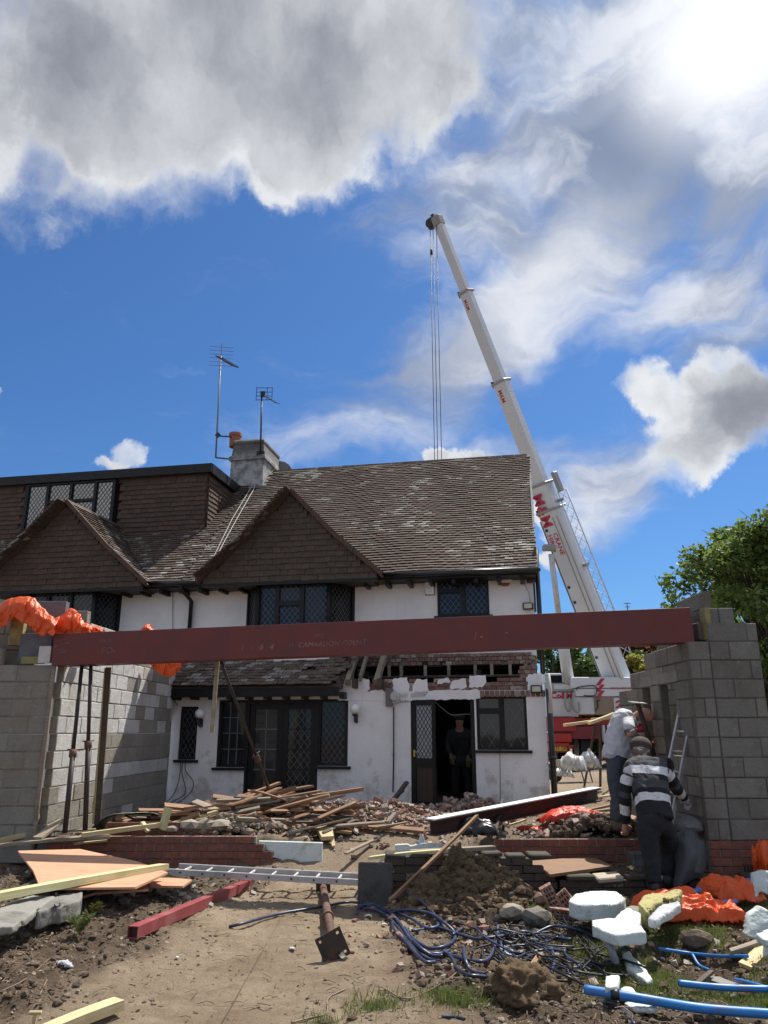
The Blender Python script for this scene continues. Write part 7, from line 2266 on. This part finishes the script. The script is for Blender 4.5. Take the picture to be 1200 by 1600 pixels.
for px, py, r, m, lb in ((800, 1425, .085, 'cream_stone', 'pale split stone on the right shoulder of the earth heap'), (838, 1432, .10, 'stone', 'dark angular stone left of the perforated bricks'), (779, 1436, .06, 'slab', 'grey flat stone beside the pale split stone'), (735, 1447, .05, 'rubble_brick', 'orange broken brick under the blue hoses'), (757, 1451, .045, 'rubble_brick', 'smaller orange brick chip right of the other'),
                         (845, 1405, .07, 'old_brick', 'old brick tipped against the perforated ones'), (292, 1405, .05, 'cream_stone', 'pale stone beside the red tube'), (193, 1408, .05, 'stone', 'grey stone under the plywood edge'), (45, 1393, .08, 'clod_dark', 'earthy lump below the plywood'), (1090, 1467, .10, 'clod_dark', 'clump of rooty turf in front of the orange sheet'), (240, 1351, .05, 'clod_ochre', 'mossy clod at the end of the pale timber'), (277, 1362, .05, 'cream_stone', 'small stone at the ladder foot')):
    p = gp(px, py, r * .4); q = MB().blob((0, 0, 0), (r * 1.25, r, r * .8), 2 if r > .07 else 1, .17).build('stone', m); q.location = p; tag(q, lb, 'stone')
for a, b, w, t, m, lb in (((1140, 1488, .05), (1192, 1470, .08), .06, .03, 'timber_grey', 'grey offcut pointing right below the craggy foam'), ((1163, 1512, .03), (1200, 1478, .05), .11, .03, 'timber_new', 'short pale timber offcut at the right edge of the turf'), ((1065, 1560, .0), (1112, 1518, .10), .035, .02, 'timber_dark', 'black stick lying across the smaller blue pipe'), ((818, 1528, .04), (845, 1490, .06), .035, .02, 'timber_old', 'pale brown lath under the hose coils'),
                          ((1110, 1530, .03), (1150, 1545, .03), .12, .04, 'slab', 'brown-grey tile fragment on the turf')):
    plank(gp(*a), gp(*b), w, t, m, lb, group=None)

# ---- rolled grey membrane and bags by the right wall, ladder, wheelbarrow
def fold_sheet(pts_rows, matn, label, name='membrane_roll'):
    mb = MB(); n = len(pts_rows[0]); rows = len(pts_rows)
    P_ = [p for r in pts_rows for p in r]
    mb.add(P_, [(j * n + i, j * n + i + 1, (j + 1) * n + i + 1, (j + 1) * n + i) for j in range(rows - 1) for i in range(n - 1)], sm=False)
    o = mb.build(name, matn); o.modifiers.new('s', 'SOLIDIFY').thickness = .008; s = o.modifiers.new('b', 'SUBSURF'); s.levels = 2; s.render_levels = 2
    return tag(o, label, 'membrane')
fold_sheet([[Y2(1040, 1312, 8.72), Y2(1060, 1298, 8.62), Y2(1082, 1292, 8.60), Y2(1092, 1308, 8.72)],
            [Y2(1046, 1330, 8.62), Y2(1062, 1322, 8.50), Y2(1078, 1318, 8.45), Y2(1098, 1322, 8.62)],
            [Y2(1060, 1345, 8.55), Y2(1068, 1342, 8.42), Y2(1084, 1338, 8.38), Y2(1102, 1346, 8.55)],
            [Y2(1048, 1392, 8.45), Y2(1060, 1392, 8.36), Y2(1072, 1380, 8.40), Y2(1104, 1366, 8.50)]], 'grey_sheet', 'stiff folded grey membrane slumped against the foot of the right wall')
fold_sheet([[Y2(1076, 1318, 8.6), Y2(1090, 1308, 8.6), Y2(1102, 1312, 8.7)], [Y2(1082, 1340, 8.5), Y2(1092, 1332, 8.45), Y2(1104, 1336, 8.6)], [Y2(1078, 1362, 8.45), Y2(1090, 1366, 8.4), Y2(1103, 1366, 8.5)]], 'grey_sheet', 'second dark fold of membrane beside the first at the pier')
p = Y2(1078, 1290, 8.95); o = MB().blob((0, 0, 0), (.17, .14, .10), 2, .1).build('cement_bag', 'meter_grey'); o.location = p; tag(o, 'slumped grey cement bag at the base of the right pier', 'bag')
p = Y2(1003, 1342, 8.9); o = MB().box((0, 0, 0), (.26, .22, .13)).build('tool_box', 'grey_sheet', bevel=.01); o.location = p; tag(o, 'dark blue-grey plastic box beside the striped man\'s leg', 'box')
lA = at_y(1046, 1245, 9.05); lB = at_y(1078, 1085, 9.25)
l2 = empty('ladder', lA, 'aluminium and fibreglass ladder leaning on the right blockwork beside the window opening', 'ladder'); l2.matrix_world = frame_M(lA, lB, up=(-1, -.6, 0), at=0)
LL = (lB - lA).length
for sy in (-.09, .09): MB().span((-.35, sy - .012, -.025), (LL, sy + .012, .025)).build('stile', 'alu', l2)
x = .05
while x < LL - .05:
    MB().tube([(x, -.09, 0), (x, .09, 0)], .013, 8).build('rung', 'alu', l2); x += .235
wb = empty('wheelbarrow', at_z(902, 1222, .38), 'grey wheelbarrow loaded with white rubble sacks beyond the white men', 'wheelbarrow')
wb['label'] = 'grey wheelbarrow loaded with white rubble sacks behind the girder end'
sc = 1.0
tray = MB(); tv = [(-.55, -.28, .55), (.45, -.28, .55), (.45, .28, .55), (-.55, .28, .55), (-.35, -.16, .27), (.25, -.16, .27), (.25, .16, .27), (-.35, .16, .27)]
tray.add(tv, [(4, 5, 6, 7), (0, 1, 5, 4), (1, 2, 6, 5), (2, 3, 7, 6), (3, 0, 4, 7)]); o = tray.build('tray', 'crane_grey', wb); o.modifiers.new('s', 'SOLIDIFY').thickness = .012
MB().tube([(-.62, -.03, .19), (-.62, .03, .19)], .19, 18, sm=False).build('wheel', 'rubber', wb)
for sy in (-.2, .2):
    MB().tube([(-.62, sy * .3, .19), (-.3, sy, .26), (.3, sy * 1.2, .30), (.95, sy * 1.3, .56)], .018, 8).build('handle', 'steel_dark', wb)
    MB().tube([(.25, sy, .28), (.32, sy, 0)], .016, 6).build('leg', 'steel_dark', wb)
wb.rotation_euler = (0, 0, .3)
for i, (px, py, Y, r, m) in enumerate(((896, 1195, 14.6, .30, 'white_sheet'), (918, 1190, 14.8, .28, 'white_sheet'), (880, 1205, 14.9, .22, 'white_sheet'))):
    p = Y2(px, py, Y); rag(p.x, p.y, p.z - .14, r, m, ('white rubble sack heaped in the wheelbarrow', 'tallest crinkled white sack behind the wheelbarrow', 'small white sack at the left of the barrow')[i], seed=50 + i, flat=1.1, name='rubble_sack', cat='sack', n=24)
for i in range(22):
    x = g_.uniform(3.2, 5.0); y = g_.uniform(11.8, 15.5); L = g_.uniform(.3, 1.1); an = g_.uniform(-1.2, 1.2)
    plank((x - math.cos(an) * L / 2, y - math.sin(an) * L / 2, .42), (x + math.cos(an) * L / 2, y + math.sin(an) * L / 2, .46 + g_.uniform(0, .1)), .08, .03, g_.choice(('timber_new', 'timber_grey', 'timber_old')), ('%s %s board on the littered ground %s' % ('long' if L > .7 else 'short', 'near' if False else 'stray', 'by the wheelbarrow' if y > 13.8 else 'between the girder end and the wheelbarrow' if x < 4.2 else 'behind the stooping man')), group='boards by the crane')
for a, ya, b, yb, lb in (((881, 1133), 15, (925, 1127), 15.2, 'pale plank held out level behind the white T-shirt, left end lowest'), ((920, 1130), 15, (960, 1115), 15.1, 'second pale plank stacked level with the first before the crane'), ((925, 1124), 15.2, (962, 1121), 15.3, 'third short pale plank above the other two')):
    plank(Y2(*a, ya), Y2(*b, yb), .12, .05, 'timber_new', lb, group='planks on the trestle before the crane')
tr = empty('trestle', at_z(938, 1228, .38), 'dark steel trestle carrying pale planks in front of the crane', 'trestle')
pt = Y2(938, 1133, 15) 
MB().tube([(0, 0, 0), Vector((pt.x, pt.y, pt.z)) - tr.location], .03, 6).build('leg', 'rust_dark', tr); MB().tube([(-.35, .1, 0), Vector((pt.x - .1, pt.y, pt.z)) - tr.location], .025, 6).build('leg', 'rust_dark', tr); MB().tube([(.35, .1, 0), Vector((pt.x + .1, pt.y, pt.z)) - tr.location], .025, 6).build('leg', 'rust_dark', tr)

# ---- hoses, cables, pipes
def hose(pts, r, matn, label, cat, group=None, dz=.0, name='hose', wob=.0, n=8, lifts=None):
    P_ = []
    for i, p in enumerate(pts):
        q = gp(p[0], p[1], r + (lifts[i] if lifts else dz)); P_.append(q)
    C_ = catmull(P_, 7)
    o = MB().tube(C_, r, n).build(name, matn)
    return tag(o, label, cat, group)
Z4 = lambda L: [(380 + x / 2.727, 1340 + y / 2.727) for x, y in L]
hoses = [
 [(-60, 295), (0, 280), (150, 240), (330, 210), (450, 190), (530, 203), (600, 238), (660, 300), (720, 380), (790, 432), (840, 440)],
 [(490, 205), (560, 200), (625, 235), (680, 300), (740, 370), (800, 415), (850, 418)],
 [(480, 240), (490, 215), (540, 195), (600, 222), (655, 262), (700, 330), (760, 395), (830, 410), (880, 395)],
 [(500, 215), (570, 225), (630, 262), (640, 300), (700, 368), (770, 440), (820, 445)],
 [(655, 262), (625, 240), (690, 222), (790, 236), (860, 280), (905, 330), (870, 372), (790, 385), (720, 340), (690, 300)],
 [(620, 190), (680, 162), (740, 175), (800, 225), (852, 300)],
 [(660, 235), (720, 262), (780, 300), (830, 290), (820, 270)],
 [(720, 312), (830, 300), (900, 320), (990, 345), (1060, 340), (1200, 320)],
 [(890, 330), (950, 298), (1040, 305), (1085, 330), (1150, 325), (1260, 330), (1400, 350)],
 [(850, 392), (890, 430), (910, 470), (960, 500), (1040, 508)],
 [(940, 385), (945, 430), (970, 480), (1030, 498)],
 [(1085, 290), (1080, 350), (1045, 430), (980, 440), (900, 420), (850, 400)],
 [(1080, 330), (1100, 370), (1098, 430), (1130, 478), (1180, 480)],
]
HL = ['dark blue hose running out left across the path to the tangle', 'inner blue hose strand hugging the concrete block foot', 'blue hose strand bending highest round the block corner', 'lowest outer strand of the long blue hose bend', 'big closed blue hose loop in the tangle middle', 'blue hose arc rising highest onto the clay heap', 'short blue hose curl inside the upper arc', 'blue hose strand running level to the right over the loops', 'blue hose running off right under the foam slab', 'blue hose tail reaching lowest towards the clay mound', 'short blue hose hook beside the lowest tail', 'blue hose loop returning left behind the stones', 'blue hose end drooping by the white scrap']
for i, h_ in enumerate(hoses): hose(Z4(h_), .0125, 'blue_hose', HL[i], 'hose', 'loops of the blue hose tangle', lifts=[abs(math.sin(k * 1.7 + i)) * .028 for k in range(len(h_))])
Z5 = lambda L: [(780 + x / 2.857, 1340 + y / 2.857) for x, y in L]
h5 = [[(0, 335), (100, 330), (180, 345), (230, 400), (245, 470), (215, 540), (150, 550), (60, 525), (10, 480), (0, 420)], [(-20, 340), (60, 430), (120, 520), (190, 545), (205, 580), (170, 605), (110, 590)],
      [(160, 340), (240, 306), (340, 318), (420, 350), (440, 362)], [(230, 365), (170, 350), (160, 375), (210, 400), (300, 420)]]
for i, h_ in enumerate(h5): hose(Z5(h_), .012, 'blue_hose', ('widest blue hose ring round the pale lath', 'blue hose ring dipping lowest by the grass', 'blue hose arch over the black cables near the foam', 'tiny blue hose curl at the lath top')[i], 'hose', 'blue hose loops right of the lath', lifts=[abs(math.sin(k * 1.3 + i)) * .03 for k in range(len(h_))])
for i in range(46):
    cx = g_.uniform(770, 950); cy = g_.uniform(1450, 1520) + (cx - 860) * .12; pts = []
    an = g_.uniform(-.5, 1.0); L = g_.uniform(35, 120)
    for k in range(6):
        pts.append((cx + (k - 2.5) / 5 * L * math.cos(an) * 1.6 + g_.gauss(0, 8), cy + (k - 2.5) / 5 * L * math.sin(an) + g_.gauss(0, 6)))
    hose(pts, g_.choice((.004, .006, .008)), 'black_cable' if i % 4 else 'blue_hose', ('thicker ' if i % 4 == 0 else 'thin ') + ('blue' if i % 4 == 0 else 'black') + ' cable strand ' + ('among the hoses at the foot of the clay heap' if cx < 815 else 'beside the pale lath in the tangle' if cx < 870 else 'reaching towards the white foam slab' if cx < 915 else 'at the trench end of the tangle'), 'cable', 'cable strands in the tangle', name='cable', lifts=[g_.uniform(0, .07) for _ in pts], n=5)
def pipe_thing(pts, r, label, matn='blue_pipe', lifts=None, group='blue water pipes', hollow=True, coll=None):
    P_ = [gp(p[0], p[1], r + (lifts[i] if lifts else 0)) for i, p in enumerate(pts)]
    C_ = catmull(P_, 10)
    e = empty('water_pipe', C_[0], label, 'pipe', group)
    C_ = [c - e.location for c in C_]
    MB().tube(C_, r, 18).build('pipe_wall', matn, e)
    d = (C_[0] - C_[1]).normalized()
    MB().tube([C_[0] + d * .001, C_[0] + d * .002], r * .8, 14).build('bore', 'black_plastic', e)
    if coll is not None:
        c = C_[coll]; dd = (C_[coll + 1] - C_[coll]).normalized()
        MB().tube([c, c + dd * .05], r * 1.12, 16).build('tape_band', 'black_plastic', e)
    return e
pipe_thing([(913, 1546), (1000, 1560), (1100, 1576), (1230, 1586)], .027, 'thickest bright blue pipe running off the lower right edge', lifts=[.06, .06, .03, .03], coll=5)
pipe_thing([(1027, 1482), (1081, 1490), (1125, 1494), (1168, 1494)], .013, 'thin pale blue pipe in the middle of the turf', lifts=[.03, .03, .03, .03])
pipe_thing([(1082, 1492), (1092, 1508), (1108, 1516)], .012, 'short curved blue branch below the thin pipe', lifts=[.03, .02, .0])
pipe_thing([(1060, 1536), (1105, 1541), (1150, 1544), (1230, 1546)], .021, 'medium blue pipe above the thickest one at right', lifts=[.03, .03, .04, .04])
pipe_thing([(1150, 1531), (1178, 1538), (1205, 1546)], .014, 'thin blue pipe crossing onto the medium one at right edge', lifts=[.03, .05, .05])
pipe_thing([(1066, 1401), (1100, 1390), (1135, 1382), (1178, 1376)], .033, 'thick blue pipe rising behind the orange sheet towards the torn foam', lifts=[.05, .06, .08, .1])
pipe_thing([(1105, 1414), (1125, 1410), (1150, 1409)], .02, 'short blue pipe glimpsed between orange sheet and wall', lifts=[.08, .08, .08])
pipe_thing([(996, 1444), (1015, 1438), (1040, 1432), (1060, 1424)], .022, 'dark blue ribbed pipe between foam and orange sheet', matn='blue_hose', lifts=[.06, .07, .07, .07])
pipe_thing([(950, 1468), (956, 1486), (963, 1505)], .026, 'grey drain pipe stub standing in the trench under the foam slab', matn='grey_pipe', lifts=[.16, .10, .02], group=None)
hose([(938, 1566), (960, 1570), (980, 1585), (992, 1602)], .012, 'blue_hose', 'faded hose end curling off the bottom edge below the blue pipe', 'hose')
hose([(690, 1588), (712, 1589), (726, 1592)], .008, 'blue_hose', 'small blue hose scrap at the bottom centre', 'hose')

# ================================================================== SOIL, GRASS, WEEDS
# clods: heap of ochre clay and big mound
m = MB()
for i in range(3000):
    a = g_.gauss(.82, .30); b = g_.gauss(8.02, .27)
    if b > 8.6: continue
    r = .008 + g_.random() ** 3 * .05
    m.blob((a, b, gz(a, b) + r * g_.uniform(-.1, .5)), (r, r * .9, r * .8), 1, .32)
tag(m.build('clay_heap', 'clod_ochre'), 'heap of ochre clay clods piled against the old mossy wall', 'soil', kind='stuff')
def lump(loc, r, matn, label, seed, sub=5, amp=.30):
    mb = MB().blob((0, 0, 0), 1.0, sub, 0, sm=True)
    out = []
    for v in mb.v:
        q = Vector(v) * 1.1 + Vector((seed, seed * .3, 0))
        k = mn.fractal(q * 1.3, .7, 2.1, 6) * amp * 1.3 + (abs(mn.noise(q * 3.1)) - .3) * amp * .5
        w_ = Vector(v) * (1 + k)
        w_ = w_ + Vector(v) * (mn.noise(q * 9) * .06 + mn.noise(q * 19) * .035)
        out.append((w_.x * r[0], w_.y * r[1], w_.z * r[2]))
    mb.v = out
    o = mb.build('clay_lump', matn); o.location = loc
    return tag(o, label, 'soil', 'lumps of dug clay')
lump(gp(822, 1562, .0) + Vector((0, .08, .03)), (.21, .17, .14), 'clod_ochre', 'rounded fibrous clay lump on its own in the lower middle foreground', 3)
lump(Y2(714, 1358, 8.25), (.14, .13, .20), 'clod_ochre', 'tallest clay lump standing on top of the earth heap', 8)
lump(Y2(668, 1402, 8.0), (.19, .16, .17), 'clod_ochre', 'big rounded clay lump at the left of the earth heap', 15)
lump(Y2(745, 1405, 8.0), (.16, .14, .12), 'clod_ochre', 'clay lump at the right front of the earth heap', 22)
lump(gp(70, 1385, 0), (.13, .12, .08), 'clod_dark', 'dark earth lump on the left bank below the plywood', 31, 4)
def scatter_clods(name, n, dens, fs, matn, label, sub=1, seed=1, squash=.65):
    rg = np.random.default_rng(seed)
    m = MB(); cnt = 0
    xs = rg.uniform(-4.6, 4.6, n * 6); ys = 4.6 + rg.random(n * 6) ** 1.25 * 5.2
    d = dens(xs, ys); keep = rg.random(n * 6) < d
    xs, ys = xs[keep][:n], ys[keep][:n]; hs = terrain_h(xs, ys)
    for x, y, h in zip(xs, ys, hs):
        r = fs() 
        m.blob((x, y, h + r * .15), (r, r * .9, r * squash), sub, .3)
    return tag(m.build(name, matn), label, 'soil', kind='stuff')
soil_d = lambda x, y: np.clip(1.0 - path_mask(x, y) * 1.3 - grass_mask(x, y) * .9, 0.0, 1)
scatter_clods('soil_clods', 9000, soil_d, lambda: .004 + g_.random() ** 4 * .034, 'clod_dark', 'dark earth clods over the dug garden', seed=2)
scatter_clods('soil_clods', 4200, soil_d, lambda: .003 + g_.random() ** 4 * .022, 'clod_pale', 'pale dry crumbs over the dug soil', seed=3)
scatter_clods('path_gravel', 2400, lambda x, y: path_mask(x, y) * (.2 + .8 * (fbm(x * 2, y * 2, 3, 9) > .08)), lambda: .002 + g_.random() ** 5 * .016, 'clod_pale', 'small stones and crumbs trodden into the path', seed=4)
scatter_clods('soil_clods', 900, lambda x, y: grass_mask(x, y) * .6 + soil_d(x, y) * .1, lambda: .006 + g_.random() ** 3 * .04, 'clod_ochre', 'clay crumbs over the turf at right', seed=5)
# flat flakes: dead leaves, bark and paper-thin crumbs
def flakes(n, dens, matn, label, smin, smax, seed):
    rg = np.random.default_rng(seed); m = MB()
    xs = rg.uniform(-4.6, 4.6, n * 5); ys = 4.6 + rg.random(n * 5) ** 1.25 * 5.2
    kp = rg.random(n * 5) < dens(xs, ys); xs = xs[kp][:n]; ys = ys[kp][:n]; hs = terrain_h(xs, ys)
    for x, y, h in zip(xs, ys, hs):
        s = smin + (smax - smin) * random.random() ** 2; E_ = Euler((random.uniform(-.7, .7), random.uniform(-.7, .7), random.uniform(0, 6.28))).to_matrix()
        q = [Vector((-s, -s * .4, 0)), Vector((s * .1, -s * .7, s * .2)), Vector((s, 0, 0)), Vector((s * .2, s * .6, -s * .1)), Vector((-s * .7, s * .5, .1 * s))]
        m.add([Vector((x, y, h + .006)) + E_ @ v for v in q], [(0, 1, 2, 3, 4)])
    return tag(m.build('leaf_litter', matn), label, 'litter', kind='stuff')
flakes(11000, lambda x, y: soil_d(x, y) * .95 + .05, 'twig', 'dead leaves and bark flakes over the dug earth', .004, .020, 41)
flakes(5000, lambda x, y: soil_d(x, y) * .9 + .12, 'clod_dark', 'dark leaf mould flakes over the dug earth', .005, .022, 42)
flakes(1500, lambda x, y: soil_d(x, y) * .9 + .1, 'clod_pale', 'pale chips over the dug earth', .003, .012, 43)
# twigs, straw and roots
m = MB()
for i in range(4200):
    x = g_.uniform(-4.3, 4.3); y = 4.7 + g_.random() ** 1.2 * 4.6
    pm = float(path_mask(np.array([x]), np.array([y]))[0])
    if g_.random() < pm * .72: continue
    L = g_.uniform(.02, .11); an = g_.uniform(0, 6.28); z = gz(x, y) + .006
    dx, dy = math.cos(an) * L / 2, math.sin(an) * L / 2
    w_ = g_.uniform(.0012, .0035)
    m.tube([(x - dx, y - dy, z + g_.uniform(0, .012)), (x + g_.gauss(0, .008), y + g_.gauss(0, .008), z + g_.uniform(.002, .022)), (x + dx, y + dy, z + g_.uniform(0, .015))], w_, 3, cap=False)
tag(m.build('twigs', 'twig'), 'dry roots, straw and twig litter over the soil', 'litter', kind='stuff')
m = MB()
for pts in ([(60, 1558), (90, 1500), (115, 1470), (122, 1455)], [(0, 1550), (40, 1530), (75, 1500), (98, 1485)], [(455, 1598), (485, 1590), (510, 1583), (513, 1560), (540, 1545)], [(345, 1600), (430, 1450), (440, 1430)], [(600, 1545), (640, 1560), (700, 1530), (720, 1512)]):
    m.tube(catmull([gp(*p, .008) for p in pts], 6), .0022 if pts[0][0] == 345 else .005, 5)
tag(m.build('roots', 'twig'), 'long pale roots and strings trailing over the soil', 'litter', kind='stuff')
# grass blades
rg = np.random.default_rng(12)
N = 420000
xs = rg.uniform(-.6, 4.4, N); ys = rg.uniform(4.9, 8.6, N)
gm_ = grass_mask(xs, ys); kp = rg.random(N) < gm_ * .6 * (.3 + .7 * sstep(fbm(xs * 3, ys * 3, 3, 33), -.2, .15))
xs, ys = xs[kp], ys[kp]; hs = terrain_h(xs, ys); n = len(xs)
an = rg.uniform(0, 2 * PI, n); hh = rg.uniform(.012, .045, n) * (1 + .6 * (xs < 1)); ln = rg.uniform(-.6, .6, (n, 2)) * hh[:, None]; wd = .0024 + rg.random(n) * .002
v = np.zeros((n, 3, 3))
v[:, 0] = np.stack([xs - np.cos(an) * wd, ys - np.sin(an) * wd, hs - .002], 1); v[:, 1] = np.stack([xs + np.cos(an) * wd, ys + np.sin(an) * wd, hs - .002], 1); v[:, 2] = np.stack([xs + ln[:, 0], ys + ln[:, 1], hs + hh], 1)
me = bpy.data.meshes.new('grass'); me.vertices.add(3 * n); me.vertices.foreach_set('co', v.ravel()); me.loops.add(3 * n); me.loops.foreach_set('vertex_index', np.arange(3 * n)); me.polygons.add(n); me.polygons.foreach_set('loop_start', np.arange(0, 3 * n, 3)); me.polygons.foreach_set('loop_total', np.full(n, 3)); me.update()
me.materials.append(MATS['grass']); go = bpy.data.objects.new('grass', me); COL.objects.link(go); tag(go, 'short patchy turf on the right of the garden', 'grass', kind='stuff')
# leafy weed on the left bank, and dry tufts
def weed(px, py, n, h, label, leaf='leaf_green', spread=.10):
    b = gp(px, py); e = empty('weed', b, label, 'plant')
    m = MB(); st_ = MB()
    for i in range(n):
        an = g_.uniform(0, 6.28); t = Vector((math.cos(an) * g_.uniform(.3, 1) * spread, math.sin(an) * spread * .6, h * g_.uniform(.6, 1)))
        c = catmull([(0, 0, 0), t * .5 + Vector((0, 0, h * .1)), t], 4)
        st_.tube(c, .0025, 4)
        for p in c[2:]:
            for k in range(3):
                a = g_.uniform(0, 6.28); d = Vector((math.cos(a), math.sin(a), g_.uniform(-.1, .7))).normalized(); L = g_.uniform(.025, .05); s_ = d.orthogonal().normalized() * L * .16
                m.add([p, p + d * L * .5 + s_, p + d * L, p + d * L * .5 - s_], [(0, 1, 2, 3)])
    m.build('leaves', leaf, e)['kind'] = 'stuff'; st_.build('stem', 'twig', e)
weed(124, 1462, 12, .17, 'small bright green leafy weed growing by the broken slab on the left bank')
weed(150, 1432, 7, .12, 'smaller yellow-green weed sprig right behind the first one', 'leaf_yellow', .06)
weed(60, 1350, 4, .06, 'low sprig on the earth bank under the plywood', 'leaf_mid', .05)
for i, (px, py, s) in enumerate(((98, 1508, .035), (105, 1511, .025), (276, 1497, .012), (600, 1445, .02), (575, 1434, .03), (790, 1490, .05), (792, 1498, .035), (456, 1484, .02), (1035, 1500, .02))):
    p = gp(px, py, .01); rag(p.x, p.y, p.z, s * 1.6, 'white_sheet', 'scrap of white paper or plastic on the bare soil', seed=70 + i, name='paper_scrap', cat='litter', n=10, flat=.7, group='white scraps on the soil')
for o in SC.objects:
    if o.parent is None and o.get('category') and not o.get('kind'): o['kind'] = 'thing'
